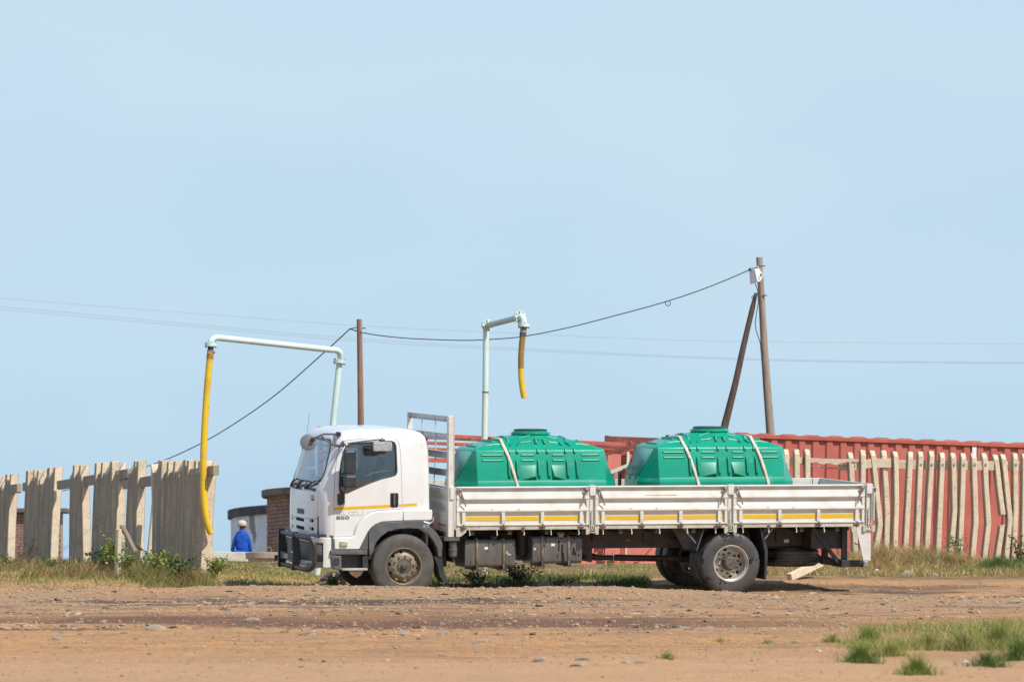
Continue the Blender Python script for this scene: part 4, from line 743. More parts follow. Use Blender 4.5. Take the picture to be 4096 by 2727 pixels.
cbl(span([P(1400, 1315, 90), P(1280, 1424, 93), P(1080, 1596, 99), P(860, 1742, 106), P(700, 1822, 111), P(580, 1867, 115), P(420, 1922, 120), P(250, 1962, 127)]), .0125)
for i, (pts, lb) in enumerate(((((0, 1192), (370, 1222), (800, 1255), (1430, 1302), (2000, 1330), (2700, 1360), (3400, 1370), (4096, 1376)), 'highest of the faint distant power lines'), (((0, 1226), (700, 1290), (1430, 1354), (2400, 1410), (3200, 1440), (4096, 1450)), 'middle of the faint distant power lines'), (((0, 1238), (700, 1300), (1430, 1364), (2400, 1416), (3200, 1444), (4096, 1453)), 'lowest of the faint distant power lines'))):
    ex = [(-600, pts[0][1]-40)]+list(pts)+[(4700, pts[-1][1]+4)]; a_ = [P(x, y, 260) for x, y in ex]; base = a_[0]
    o = MB().tube([p-base for p in span(a_, 60)], .008 if i == 0 else .010, 5).build('power_line', line_m); o.location = base; tag(o, lb, 'power line', 'faint distant power lines')
# ------------------------------------------------------------ man in blue, seen from behind
def skin_fig(name, verts, edges, radii, m, parent, sub=2, root=0):
    me = bpy.data.meshes.new(name); me.from_pydata(verts, edges, []); o = bpy.data.objects.new(name, me); COL.objects.link(o); md = o.modifiers.new('s', 'SKIN'); sv = me.skin_vertices[0].data
    for i, r in enumerate(radii): sv[i].radius = r if isinstance(r, tuple) else (r, r); sv[i].use_root = i == root
    s2 = o.modifiers.new('u', 'SUBSURF'); s2.levels = sub; s2.render_levels = sub; bake(o); o.data.materials.clear(); o.data.materials.append(m); o.data.polygons.foreach_set('use_smooth', [True]*len(o.data.polygons)); o.parent = parent; return o
pz = CZ+(HY-2086)/F*125-1.76; pp = thing('person', 'man in blue overalls and beige cap standing with his back turned behind the low wall', 'person', ((968-CX)/F*125, 125, pz))
skin_fig('body', [(0, 0, .95), (0, .01, 1.15), (0, 0, 1.34), (0, -.01, 1.44), (0, -.01, 1.52), (.01, .01, 1.61), (.015, .01, 1.69),
                  (-.13, 0, 1.42), (-.21, .0, 1.16), (-.28, .06, .88), (-.28, .09, .80), (.13, 0, 1.42), (.20, .0, 1.16), (.24, .07, .90), (.24, .10, .82),
                  (-.10, 0, .90), (-.11, -.01, .50), (-.11, .02, .10), (-.12, .16, .04), (.10, 0, .90), (.11, .0, .50), (.11, .02, .10), (.12, .16, .04)],
         [(0, 1), (1, 2), (2, 3), (3, 4), (4, 5), (5, 6), (2, 7), (7, 8), (8, 9), (9, 10), (2, 11), (11, 12), (12, 13), (13, 14), (0, 15), (15, 16), (16, 17), (17, 18), (0, 19), (19, 20), (20, 21), (21, 22)],
         [(.13, .09), (.12, .09), (.15, .10), (.09, .08), .06, (.095, .105), (.085, .10), .065, .05, .035, .038, .065, .05, .035, .038, .095, .06, .042, .04, .095, .06, .042, .04], skin_m, pp)
jk = skin_fig('jacket', [(0, 0, .86), (0, .01, 1.08), (0, 0, 1.28), (0, 0, 1.43), (0, -.01, 1.55), (-.13, 0, 1.42), (-.22, .0, 1.17), (-.29, .05, .92), (.13, 0, 1.42), (.21, .0, 1.17), (.25, .06, .92)],
         [(0, 1), (1, 2), (2, 3), (3, 4), (2, 5), (5, 6), (6, 7), (2, 8), (8, 9), (9, 10)], [(.21, .15), (.20, .15), (.18, .14), (.12, .11), .085, .085, .068, .055, .085, .068, .055], blue_m, pp)
skin_fig('trousers', [(0, 0, .92), (-.11, 0, .86), (-.115, 0, .5), (-.115, .02, .12), (.11, 0, .86), (.115, 0, .5), (.115, .02, .12)], [(0, 1), (1, 2), (2, 3), (0, 4), (4, 5), (5, 6)], [(.17, .13), .12, .085, .075, .12, .085, .075], blue_m, pp)
cp = MB(); cp.lathe([(-.015, .125), (.02, .132), (.06, .128), (.10, .105), (.13, .06), (.14, .0)], (.0, -.01, 1.672), (.03, -.10, 1), 20); cp.build('cap', cap_m, pp, ang=60)
cp = MB(); cp.add([(.06, .07, 1.66), (.12, .05, 1.665), (.19, .10, 1.65), (.20, .15, 1.645), (.15, .18, 1.65), (.08, .14, 1.66)], [(0, 1, 2, 3, 4, 5)]); o = cp.build('cap_peak', cap_m, pp, fix=False); o.modifiers.new('s', 'SOLIDIFY').thickness = .008
for s1 in (-.105, .108): MB().tube([(s1, .0, 1.60), (s1, .0, 1.64)], [.012, .016], 8).build('ear', skin_m, pp)
# ------------------------------------------------------------ truck
tk = thing('flatbed_truck', 'white dropside truck with a black bull bar and yellow side stripe carrying two green tanks', 'truck', mat=TM)
VC = 1.165                                                # centre line of the truck
def mirror_v(poly): return poly
# cab shell as a loft of plan outlines ------------------------------------------------
LV = [  # w, front u, rear u, half width, front bulge, rear corner
 (.79, -1.40, .475, 1.075), (.95, -1.415, .475, 1.085), (1.15, -1.42, .47, 1.09), (1.4, -1.42, .47, 1.09), (1.62, -1.415, .465, 1.09), (1.72, -1.395, .465, 1.09), (1.9, -1.34, .465, 1.085), (2.1, -1.278, .46, 1.07), (2.3, -1.218, .455, 1.05), (2.45, -1.175, .435, 1.032), (2.52, -1.150, .415, 1.02), (2.57, -1.115, .385, .995), (2.61, -1.07, .34, .96), (2.645, -1.0, .27, .90), (2.67, -.90, .16, .80), (2.686, -.74, 0., .62), (2.694, -.5, -.15, .36), (2.697, -.35, -.25, .12)]
LA = np.array(LV)
def lev(w): return [float(np.interp(w, LA[:, 0], LA[:, i])) for i in (1, 2, 3)]
def fr_u(v, w, off=0.):                                   # front surface
    uf, ur, b_ = lev(w); s_ = min(abs(v-VC)/b_, 1.); a = min(.34, (ur-uf)*.5); return uf+a-a*(1-s_**2.9)**(1/2.9)+off
def FS(px, py, off=0.):                                   # photo pixel -> point on the cab front skin
    u = -1.38
    for _ in range(14):
        v, w = LU(px, py, u); v = min(max(v, VC-1.08), VC+1.08); u = u*.4+.6*fr_u(v, w)
    return (u+off, v, w)
def sd_v(u, w, off=0.):                                   # near side surface
    uf, ur, b_ = lev(w); a = min(.34, (ur-uf)*.5); v = VC-b_
    if u < uf+a: v = VC-b_*max(1-((uf+a-u)/a)**2.9, 0)**(1/2.9)
    return v+off+.014*float(smooth(u, .14, .36))*(1 if 1.28 < w < 2.5 else 0)
def outline(w, d=0.):
    uf, ur, b_ = lev(w); uf += d; ur -= d; b_ = max(b_-d, .05); a = min(.34, (ur-uf)*.5); n = 44; out = []
    for i in range(n+1):
        th = -pi/2+pi*i/n; sn, cs_ = sin(th), cos(th); s_ = math.copysign(abs(sn)**(2/2.9), sn); c_ = abs(cs_)**(2/2.9); out.append((uf+a-a*c_, VC+s_*b_))
    r = min(.11, b_*.4, (ur-uf-a)*.5); u0 = uf+a; u1 = ur-r
    for i in range(1, 16): out.append((u0+(u1-u0)*i/16, VC+b_))
    out += [(u1+r*sin(pi/2*i/5), VC+b_-r+r*cos(pi/2*i/5)) for i in range(6)]
    for i in range(1, 10): out.append((ur, VC+(b_-r)*(1-i/5)))
    out += [(u1+r*cos(pi/2*i/5), VC-b_+r-r*sin(pi/2*i/5)) for i in range(6)]
    for i in range(15, 0, -1): out.append((u0+(u1-u0)*i/16, VC-b_))
    return out
def shell(d=0., ws=None):
    ws = ws or sorted(set([r[0] for r in LV]+[.87, 1.05, 1.27, 1.5, 1.8, 2.0, 2.2, 2.38])); mb = MB(); n = None
    if d: ws = [max(w, .79+d) for w in ws if w < 2.66]; ws = sorted(set(ws))
    for w in ws:
        o_ = outline(w, d); n = len(o_)
        for (u, v) in o_:
            if v < VC and u > -.9 and not d: v += .014*float(smooth(u, .14, .36))*(1 if 1.28 < w < 2.5 else 0)
            mb.v.append((u, v, w-(d if d and w > 2.4 else 0)))
    for j in range(len(ws)-1):
        for i in range(n): mb.f.append((j*n+i, j*n+(i+1) % n, (j+1)*n+(i+1) % n, (j+1)*n+i))
    mb.f += [tuple(range(n-1, -1, -1)), tuple((len(ws)-1)*n+i for i in range(n))]; return mb
cab = shell().build('cab_body', cab_white); inner = shell(.035).build('cutter', None)
cutters = [inner]
def prism_ob(poly, a, b_, ax='v'): return MB().prism(poly, a, b_, ax).build('cutter', None)
door_z = [(512, 1058), (512, 800), (516, 650), (528, 520), (545, 420), (566, 345), (590, 305), (625, 283), (700, 274), (900, 262), (1000, 263), (1030, 278), (1047, 310), (1053, 360), (1059, 600), (1063, 836), (900, 843), (835, 850), (790, 868), (750, 898), (716, 935), (690, 975), (670, 1045), (640, 1056)]
door_p = [Z1(x, y, .085) for x, y in door_z]
win_z = [(556, 680), (555, 640), (560, 545), (573, 460), (596, 370), (618, 332), (650, 312), (800, 300), (975, 291), (1000, 300), (1012, 325), (1016, 530), (1008, 553), (985, 563), (900, 582), (800, 618), (700, 660), (625, 695), (575, 704), (560, 698)]
win_p = [Z1(x, y, .11) for x, y in win_z]
ws_vw = [LU(*q) for q in ()]
def wsp(pad=0.):                                          # windscreen outline in (v,w)
    h = [(0, 1.735), (.35, 1.738), (.62, 1.755), (.80, 1.80), (.885, 1.90), (.905, 2.0), (.86, 2.3), (.82, 2.44), (.79, 2.485), (.72, 2.505), (.4, 2.515), (0, 2.52)]
    cy = 2.13; h = [(a*(1-pad/.9), cy+(b_-cy)*(1-pad/.4)) for a, b_ in h]; return [(VC-a, b_) for a, b_ in h]+[(VC+a, b_) for a, b_ in reversed(h[1:-1])]
ws_p = wsp()
arch = [(.0+.645*cos(a), .51+.645*sin(a)) for a in np.linspace(-.6, pi+.6, 30)]
cutters += [prism_ob(win_p, -.5, 2.9), prism_ob(ws_p, -1.9, -.9, 'u'), prism_ob(arch, -.5, 2.9), prism_ob([(-1.9, .5), (-1.13, .5), (-1.13, .985), (-1.9, .985)], -.5, 2.9), prism_ob(rrect(.40, 1.8, 1.93, 2.35, .08), .3, .7, 'u')]
# grille slots: (v0, v1, w0, w1)
k5 = lambda x, y, u=-1.38: LU(1090+x/5.06, 2050+y/5.06, u)
slots = []
for (x0, y0, x1, y1) in ((428, 82, 462, 138), (520, 100, 684, 178), (768, 130, 820, 196), (428, 236, 464, 302), (524, 258, 684, 344), (768, 288, 820, 362)):
    va, wa = k5(x0, y0); vb, wb = k5(x1, y1); vc, wc = k5(x0, y1); slots.append((vb, va, wb, (wa+k5(x1, y0)[1])/2))
for (va, vb, wa, wb) in slots: cutters.append(prism_ob([(va, wa), (vb, wa), (vb, wb), (va, wb)], -1.6, -1.2, 'u'))
cut(cab, cutters)
def offset_poly(poly, d):
    cx_ = sum(p[0] for p in poly)/len(poly); n = len(poly); out = []; area = sum(poly[i][0]*poly[(i+1) % n][1]-poly[(i+1) % n][0]*poly[i][1] for i in range(n)); sg = 1 if area > 0 else -1
    for i in range(n):
        a = Vector(poly[i-1]); b_ = Vector(poly[i]); c_ = Vector(poly[(i+1) % n]); d1 = (b_-a).normalized(); d2 = (c_-b_).normalized(); nn = (Vector((d1.y, -d1.x))+Vector((d2.y, -d2.x)))
        if nn.length < 1e-6: nn = Vector((d1.y, -d1.x))
        nn.normalize(); out.append(tuple(b_+nn*d*sg))
    return out
dsrc = cab.copy(); dsrc.data = cab.data.copy(); COL.objects.link(dsrc)
cut(cab, [prism_ob(door_p, -.5, .5), prism_ob(door_p, 1.9, 2.8)])
dn = dsrc; dn.name = 'door'; df = dn.copy(); df.data = dn.data.copy(); COL.objects.link(df); dsm = offset_poly(door_p, -.006)
cut(dn, [prism_ob(dsm, -.5, .5)], 'INTERSECT'); cut(df, [prism_ob(dsm, 1.9, 2.8)], 'INTERSECT')
for o in (cab, dn, df):
    o.parent = tk; o.data.materials.clear(); o.data.materials.append(cab_white); o.data.polygons.foreach_set('material_index', [0]*len(o.data.polygons))
# dark gap filler behind door seams
def on_side(poly, off, far=False):                        # polygon -> points on side skin
    return [(u, (sd_v(u, w)+off) if not far else 2*VC-(sd_v(u, w)+off), w) for u, w in poly]
def dens(poly, step=.05, closed=True):
    out = []; n = len(poly)
    for i in range(n if closed else n-1):
        a, b_ = Vector(poly[i]), Vector(poly[(i+1) % n]); k = max(1, int((b_-a).length/step)); out += [tuple(a.lerp(b_, j/k)) for j in range(k)]
    if not closed: out.append(tuple(poly[-1]))
    return out
for far in (False, True):
    pts = on_side(dens(door_p), .022, far); MB().tube(pts+pts[:2], .011, 6, False).build('door_seal', lid_black, df if far else dn)
    po = dens(win_p, .06); pane = on_side(po, .012, far); mb = MB(); n = len(pane); cen = (sum(p[0] for p in pane)/n, sum(p[1] for p in pane)/n, sum(p[2] for p in pane)/n)
    for fct in (1., .66, .33): mb.v += [tuple((a*fct+c_*(1-fct)) if k_ != 1 else 0 for k_, (a, c_) in enumerate(zip(p, cen))) for p in pane]
    mb.v = [(u, (sd_v(u, w)+.012) if not far else 2*VC-(sd_v(u, w)+.012), w) for u, _, w in mb.v]
    for j in range(2): mb.f += [(j*n+i, j*n+(i+1) % n, (j+1)*n+(i+1) % n, (j+1)*n+i) for i in range(n)]
    mb.f.append(tuple(2*n+i for i in range(n))); mb.build('side_window', sd_glass, df if far else dn, fix=False, ang=180)
    pts = on_side(po, -.003, far); MB().tube(pts+pts[:2], .0135, 6, False).build('window_seal', black_pl, df if far else dn)
# quarter light bar, armrest and trim
a = Z1(610, 318, .12); b_ = Z1(603, 700, .12); MB().tube([(a[0], sd_v(*a)+.004, a[1]), ((a[0]+b_[0])/2, sd_v((a[0]+b_[0])/2, (a[1]+b_[1])/2)+.004, (a[1]+b_[1])/2), (b_[0], sd_v(*b_)+.004, b_[1])], .013, 6).build('window_bar', black_pl, dn)
ar = [Z1(*q, .22) for q in ((705, 640), (735, 605), (775, 570), (830, 545), (900, 533), (960, 530), (990, 540))]; MB().tube([(u, .22, w) for u, w in ar], .016, 8).build('inner_trim', M('trim_grey', (.30, .34, .32), .6), dn)
# windscreen
def grid_front(poly, off, nu=26):
    bm = bmesh.new(); vs = [bm.verts.new((0, v, w)) for v, w in dens(poly, .05)]; f = bm.faces.new(vs)
    for q in range(1, nu):
        v = VC-1+2*q/nu; bmesh.ops.bisect_plane(bm, geom=bm.verts[:]+bm.edges[:]+bm.faces[:], plane_co=(0, v, 0), plane_no=(0, 1, 0))
    for q in range(1, 9):
        bmesh.ops.bisect_plane(bm, geom=bm.verts[:]+bm.edges[:]+bm.faces[:], plane_co=(0, 0, 1.7+q*.095), plane_no=(0, 0, 1))
    for v in bm.verts: v.co.x = fr_u(v.co.y, v.co.z, off)
    me = bpy.data.meshes.new('p'); bm.to_mesh(me); bm.free(); return me
me = grid_front(ws_p, .010); me.materials.append(ws_glass); me.polygons.foreach_set('use_smooth', [True]*len(me.polygons)); wsn = link('windscreen', me, tk)
bo = dens(ws_p, .05); bi = [(VC+(v-VC)*.955, 2.13+(w-2.13)*.915) for v, w in bo]; bo2 = [(VC+(v-VC)*1.008, 2.13+(w-2.13)*1.015) for v, w in bo]; mb = MB(); n = len(bo)
mb.v = [(fr_u(v, w, -.004), v, w) for v, w in bo2]+[(fr_u(v, w, .004), v, w) for v, w in bi]; mb.f = [(i, (i+1) % n, (i+1) % n+n, i+n) for i in range(n)]; mb.build('windscreen_seal', lid_black, tk, fix=False, ang=180)
v_ = FS(1130+785/5.227, 1680+1325/5.227)[1:]; MB().box((-.002, -.045, -.012), (.0, .045, .012)).build('licence_disc', white_l, wsn).location = (fr_u(v_[0], v_[1], -.003), v_[0], v_[1])
for (x, y) in ((960, 1105), (925, 1200)):
    v_ = FS(1130+x/5.227, 1680+y/5.227)[1:]; o = MB().lathe([(0, .0), (0, .045), (.002, .045), (.002, 0)], (0, 0, 0), (1, 0, .25), 20).build('round_sticker', M('sticker_teal', (.30, .55, .52), .4), wsn); o.location = (fr_u(v_[0], v_[1], .014), v_[0], v_[1])
# front panel details
MB().box((-1.34, .25, .99), (-1.28, 2.08, 1.30)).build('radiator_core', lid_black, tk)
mb = MB()
for (va, vb, wa, wb) in slots:
    if vb-va > .3:
        for q in range(10): v = va+(vb-va)*(q+.5)/10; mb.box((fr_u(v, wa)+.012, v-.004, wa), (fr_u(v, wa)+.03, v+.004, wb))
mb.build('grille_bars', black_pl, tk)
def seam(pts, r=.004, m=decal_dk, name='panel_seam', par=None): MB().tube(pts, r, 5).build(name, m, par or tk)
h1 = [k5(x, y) for x, y in ((372, 42), (500, 78), (700, 108), (860, 126))]; seam([(fr_u(v, w, .001), v, w) for v, w in dens(h1, .05, False)])
vh = k5(860, 126)[0]; seam([(fr_u(vh, w, .001), vh, w) for w in np.linspace(k5(860, 126)[1], 1.68, 8)], .003); seam([(fr_u(v, 1.68, .001), v, 1.68) for v in np.linspace(vh, 2*VC-vh, 16)], .003)
MB().prism([(-1.40, .985), (-1.13, .985), (-1.13, 1.02), (-1.38, 1.02)], .12, 2.2).build('lower_edge', black_pl, tk)
def front_text(body, px, py, size, m, name, sx=1, ext=.006):
    u, v, w = FS(px, py, -.004); du = (fr_u(v+.05, w)-fr_u(v-.05, w))/.1; d = Vector((-du, -1, 0)).normalized()
    X_ = d; Z_ = Vector((0, 0, 1)); N_ = X_.cross(Z_); mt = Matrix(((X_.x, Z_.x, N_.x, u), (X_.y, Z_.y, N_.y, v), (X_.z, Z_.z, N_.z, w), (0, 0, 0, 1))); return text(body, name, m, tk, size, mt, ext, bold=.002, sx=sx)
front_text('ISUZU', 1080+247/2.01, 1620+870/2.01, .115, decal_dk, 'front_lettering', 1.25)
front_text('FTR', 1080+341/2.01, 1620+745/2.01, .072, decal_lt, 'front_lettering', 1.25, .002); front_text('AMT', 1080+344/2.01, 1620+766/2.01, .045, decal_red, 'front_lettering', 1.2, .002)
def side_text(body, x, y, size, m, sx=1., ext=.002, name='door_lettering', bold=0., shear=0.):
    u, w = Z1(x, y, .08); mt = Matrix(((1, 0, 0, u), (0, 0, -1, sd_v(u, w)-.002), (0, 1, 0, w), (0, 0, 0, 1))); return text(body, name, m, dn, size, mt, ext, bold=bold, sx=sx, align='LEFT', shear=shear)
side_text('850', 530, 917, .072, decal_dk, 2.0, bold=.002); side_text('ISUZU', 527, 886, .095, decal_lt, 1.75, .001, bold=.002); side_text('ISUZU', 527.6, 886.4, .095, cab_white, 1.75, .0025, bold=-.0035)
def side_strip(z, m, name, par, th=.003):                 # quad band on the side skin
    top = dens([Z1(x, y, .08) for x, y in z[0]], .12, False); bot = dens([Z1(x, y, .08) for x, y in z[1]], .12, False); n = min(len(top), len(bot)); mb = MB()
    for i in range(n):
        (a, b_), (c_, d_) = top[i], bot[i]; mb.v += [(a, sd_v(a, b_)-th, b_), (c_, sd_v(c_, d_)-th, d_), (a, sd_v(a, b_)+.004, b_), (c_, sd_v(c_, d_)+.004, d_)]
    for i in range(n-1): k = i*4; mb.f += [(k, k+1, k+5, k+4), (k, k+4, k+6, k+2), (k+1, k+3, k+7, k+5)]
    mb.build(name, m, par, ang=20)
side_strip((((514, 820), (966, 797)), ((514, 844), (966, 821))), yellow_t, 'yellow_stripe', dn); side_strip((((1037, 794), (1058, 793)), ((1037, 817), (1058, 816))), yellow_t, 'yellow_stripe', dn); side_strip((((1068, 793), (1180, 786)), ((1068, 815), (1180, 810))), yellow_t, 'yellow_stripe', tk)
def side_plate(z, v_in, v_out, m, name, par, bev=.01, vref=.08): return MB().prism([Z1(x, y, vref) for x, y in z], v_out, v_in).build(name, m, par, bevel=bev)
# handle
hp = rrect(*Z1(966, 820, .08), *Z1(1032, 704, .08), .02); MB().prism(hp, .068, .09).build('handle_recess', black_pl, dn, bevel=.006); hp = rrect(*Z1(975, 812, .07), *Z1(1023, 712, .07), .015); MB().prism(hp, .0655, .0685).build('handle_cup', lid_black, dn)
hp = rrect(*Z1(990, 806, .06), *Z1(1008, 716, .06), .008); MB().prism(hp, .045, .07).build('handle_grip', grey_pl, dn, bevel=.006)
# lower flare and corner panel
fl_out = [(514, 1158), (514, 1066), (640, 1062), (674, 1050), (694, 978), (720, 940), (754, 902), (794, 873), (838, 856), (900, 849), (1063, 842), (1063, 928), (960, 933), (895, 938), (850, 955), (812, 982), (783, 1018), (715, 1158)]
side_plate(fl_out, .10, .045, cab_white, 'door_flare', dn, .014); side_plate([(1068, 842), (1298, 838), (1302, 860), (1300, 915), (1285, 924), (1068, 928)], .12, .045, cab_white, 'rear_flare', tk, .014)
lp_ = rrect(*Z1(562, 1131, .045), *Z1(622, 1092, .045), .012); MB().prism(lp_, .018, .05).build('side_lamp', lens_y, dn, bevel=.006); lp_ = rrect(*Z1(556, 1136, .045), *Z1(628, 1087, .045), .02); MB().prism(lp_, .040, .05).build('lamp_bezel', cab_white, dn)
# grey wheel arch
oa = [(790, 1198), (787, 1020), (815, 985), (852, 958), (895, 941), (1063, 932), (1232, 928), (1226, 975), (1284, 978), (1330, 1018), (1362, 1062), (1380, 1110), (1376, 1216), (1345, 1216), (1335, 1140), (1305, 1085), (1262, 1030), (1215, 994), (1120, 988), (1020, 993), (940, 1015), (885, 1055), (845, 1105), (822, 1180), (808, 1200)]
side_plate(oa, .34, .03, grey_pl, 'wheel_arch', tk, .008); side_plate([(716, 1160), (784, 1020), (784, 1160)], .12, .05, grey_pl, 'arch_infill', tk, .004)
oaf = [Z1(x, y, .05) for x, y in oa]; MB().prism(oaf, 2.0, 2.28).build('wheel_arch', grey_pl, tk)
MB().prism(arc((0, .51), .60, .3, pi-.2, 16)+arc((0, .51), .63, pi-.2, .3, 16), .35, .5).build('arch_liner', lid_black, tk)
# floor, engine block, steps
MB().box((-1.12, .15, .62), (.45, 2.18, .80)).build('cab_underside', chassis_m, tk); MB().box((-.6, .62, .45), (.9, 1.7, .95)).build('engine', chassis_m, tk, bevel=.04)
side_plate([(480, 1045), (510, 1045), (512, 1160), (486, 1165)], .5, .07, grey_pl, 'corner_trim', tk, .005)
MB().prism([Z1(487, 1200, .03), Z1(487, 1165, .03), Z1(783, 1165, .03), Z1(783, 1200, .03)], .02, .40).build('upper_step', grey_pl, tk, bevel=.008)
MB().prism([Z1(490, 1208, .06), Z1(570, 1208, .06), Z1(575, 1328, .06), Z1(500, 1310, .06)], .03, .5).build('bumper_end', grey_pl, tk, bevel=.012); hp = rrect(*Z1(510, 1285, .03), *Z1(555, 1225, .03), .03); MB().prism(hp, .022, .035).build('step_cover', black_pl, tk, bevel=.004)
MB().prism([Z1(575, 1205, .12), Z1(775, 1205, .12), Z1(775, 1312, .12), Z1(575, 1312, .12)], .16, .42).build('step_well', black_pl, tk); MB().prism([Z1(735, 1205, .12), Z1(776, 1205, .12), Z1(780, 1312, .12), Z1(735, 1312, .12)], .04, .16).build('step_side', black_pl, tk)
MB().prism([Z1(580, 1328, .03), Z1(580, 1312, .03), Z1(784, 1311, .03), Z1(784, 1327, .03)], .02, .30).build('lower_step', rim_silver, tk, bevel=.004)
mb = MB()
for q in range(11): u = Z1(582, 1312, .03)[0]+q*.038; w = Z1(580, 1312, .03)[1]; mb.box((u, .03, w-.002), (u+.02, .05, w+.006))
mb.build('step_teeth', rim_silver, tk)
MB().prism([Z1(632, 1332, .1), Z1(748, 1332, .1), Z1(735, 1360, .1), Z1(700, 1384, .1), Z1(685, 1384, .1), Z1(645, 1355, .1)], .09, .10).build('reflector_bracket', steel, tk); c_ = Z1(692, 1357, .09); MB().lathe([(0, .034), (.012, .032), (.014, 0)], (c_[0], .09, c_[1]), (0, -1, 0), 20).build('orange_reflector', orange_r, tk)
# bumper
def bump_out(w, off=0, b_=1.10): 
    out = []; n = 40
    for i in range(n+1):
        th = -pi/2+pi*i/n; sn, cs_ = sin(th), cos(th); out.append((-1.20+off-.27*abs(cs_)**(2/2.9), VC+math.copysign(abs(sn)**(2/2.9), sn)*b_))
    return out
def loft_bump(w0, w1, off, b_, a0, a1, depth=.12):
    mb = MB(); ou = [p for i, p in enumerate(bump_out(0, off, b_)) if a0 <= i <= a1]; inn = [p for i, p in enumerate(bump_out(0, off+depth, b_-.02)) if a0 <= i <= a1]; n = len(ou)
    mb.v = [(u, v, w0) for u, v in ou]+[(u, v, w1) for u, v in ou]+[(u, v, w0) for u, v in inn]+[(u, v, w1) for u, v in inn]
    for i in range(n-1): mb.f += [(i, i+1, n+i+1, n+i), (2*n+i, 3*n+i, 3*n+i+1, 2*n+i+1), (i, 2*n+i, 2*n+i+1, i+1), (n+i, n+i+1, 3*n+i+1, 3*n+i)]
    mb.f += [(0, n, 3*n, 2*n), (n-1, 3*n-1, 4*n-1, 2*n-1)] if False else [(0, n, 3*n, 2*n), (n-1, 3*n-1, 4*n-1, 2*n-1)]
    return mb
bw0, bw1 = Z1(470, 1305, .08)[1], Z1(470, 1062, .08)[1]
loft_bump(bw1-.09, bw1, 0, 1.10, 0, 40).build('bumper', cab_white, tk, bevel=.012); loft_bump(bw0, bw0+.085, 0, 1.10, 0, 40).build('bumper', cab_white, tk, bevel=.012)
for a0, a1 in ((0, 3), (37, 40)): loft_bump(bw0+.02, bw1-.02, .001, 1.10, a0, a1).build('bumper_corner', cab_white, tk, bevel=.006)
loft_bump(bw0+.08, bw1-.085, .045, 1.07, 3, 37, .06).build('bumper_inner', M('bumper_mesh_grey', (.16, .165, .17), .6), tk)
mb = MB()
for q in range(11):
    w = bw0+.10+q*(bw1-bw0-.2)/11; ou = bump_out(0, .03, 1.08)[11:30]; mb.tube([(u, v, w) for u, v in ou], .008, 5)
mb.build('mesh_grille', steel, tk)
for a0, a1 in ((4, 10), (30, 36)):
    loft_bump(bw0+.13, bw1-.11, .006, 1.093, a0, a1-1, .05).build('headlight', lamp_glass, tk, bevel=.008); loft_bump(bw0+.087, bw1-.092, .016, 1.088, a0, a1, .04).build('lamp_bezel', black_pl, tk, bevel=.006)
    loft_bump(bw0+.088, bw0+.20, .004, 1.094, a0, a1-1, .05).build('lamp_shroud', black_pl, tk, bevel=.006)
# bull bar
def bb(x, y, v): u, w = L(1090+x/5.06, 2050+y/5.06, v); return (u, v, w)
bu = -1.60; tl = lambda x, y: LU(1090+x/5.06, 2050+y/5.06, bu)
vT0, wT0 = tl(110, 405); vT1, wT1 = tl(700, 485); vB0, wB0 = tl(140, 1040); vB1, wB1 = tl(700, 1130); wt_n, wb_n = wT1, wB1; wt = (wT0+wT1)/2; wb = (wB0+wB1)/2+.0
vN = vT1
loop = [(bu, vT0, wt), (bu, (vT0+vN)/2, wt), (bu, vN, wt), (bu+.02, vN-.06, wt-.005), (bu+.06, vN-.10, wt-.04), (bu+.085, vN-.125, wt-.11), (bu+.09, vN-.13, wt-.2), (bu+.09, vN-.13, wb+.2), (bu+.085, vN-.125, wb+.11), (bu+.06, vN-.10, wb+.04), (bu+.02, vN-.06, wb+.005), (bu, vN, wb), (bu, vB0, wb)]
MB().tube(loop, .038, 14).build('bull_bar', black_pl, tk, ang=70)
for x0 in (182, 455):
    vv = tl(x0, 700)[0]; MB().prism([(bu-.05, wb-.05), (bu-.05, wt+.03), (bu-.02, wt+.06), (bu+.04, wt+.06), (bu+.06, wt+.02), (bu+.09, wt-.25), (bu+.09, wb+.1), (bu+.05, wb-.05)], vv-.012, vv+.012).build('bar_plate', black_pl, tk, bevel=.004)
    MB().box((bu-.055, vv-.034, wb-.05), (bu-.043, vv+.034, wt+.05)).build('plate_face', black_pl, tk, bevel=.003)
    for w in (wb+.06, wb+.24): MB().lathe([(0, .014), (.012, .014), (.018, 0)], (bu-.055, vv-.02, w), (-1, 0, 0), 8).build('bolt', steel, tk)
va, vb = tl(205, 860)[0], tl(430, 880)[0]; wp = tl(320, 870)[1]; MB().box((bu-.035, vb-.02, wp-.055), (bu-.025, va+.02, wp+.055)).build('name_plate', black_pl, tk)
mt = Matrix(((0, 0, -1, bu-.036), (-1, 0, 0, (va+vb)/2), (0, 1, 0, wp-.030), (0, 0, 0, 1))); text('ISUZU', 'plate_lettering', white_l, tk, .085, mt, .002, sx=1.1, bold=.001)
for vv in (vN+.2, 2*VC-vN-.2): MB().bar((bu+.05, vv, wb+.05), (-1.1, vv, wb+.08), .06, .09).build('bar_mount', chassis_m, tk)
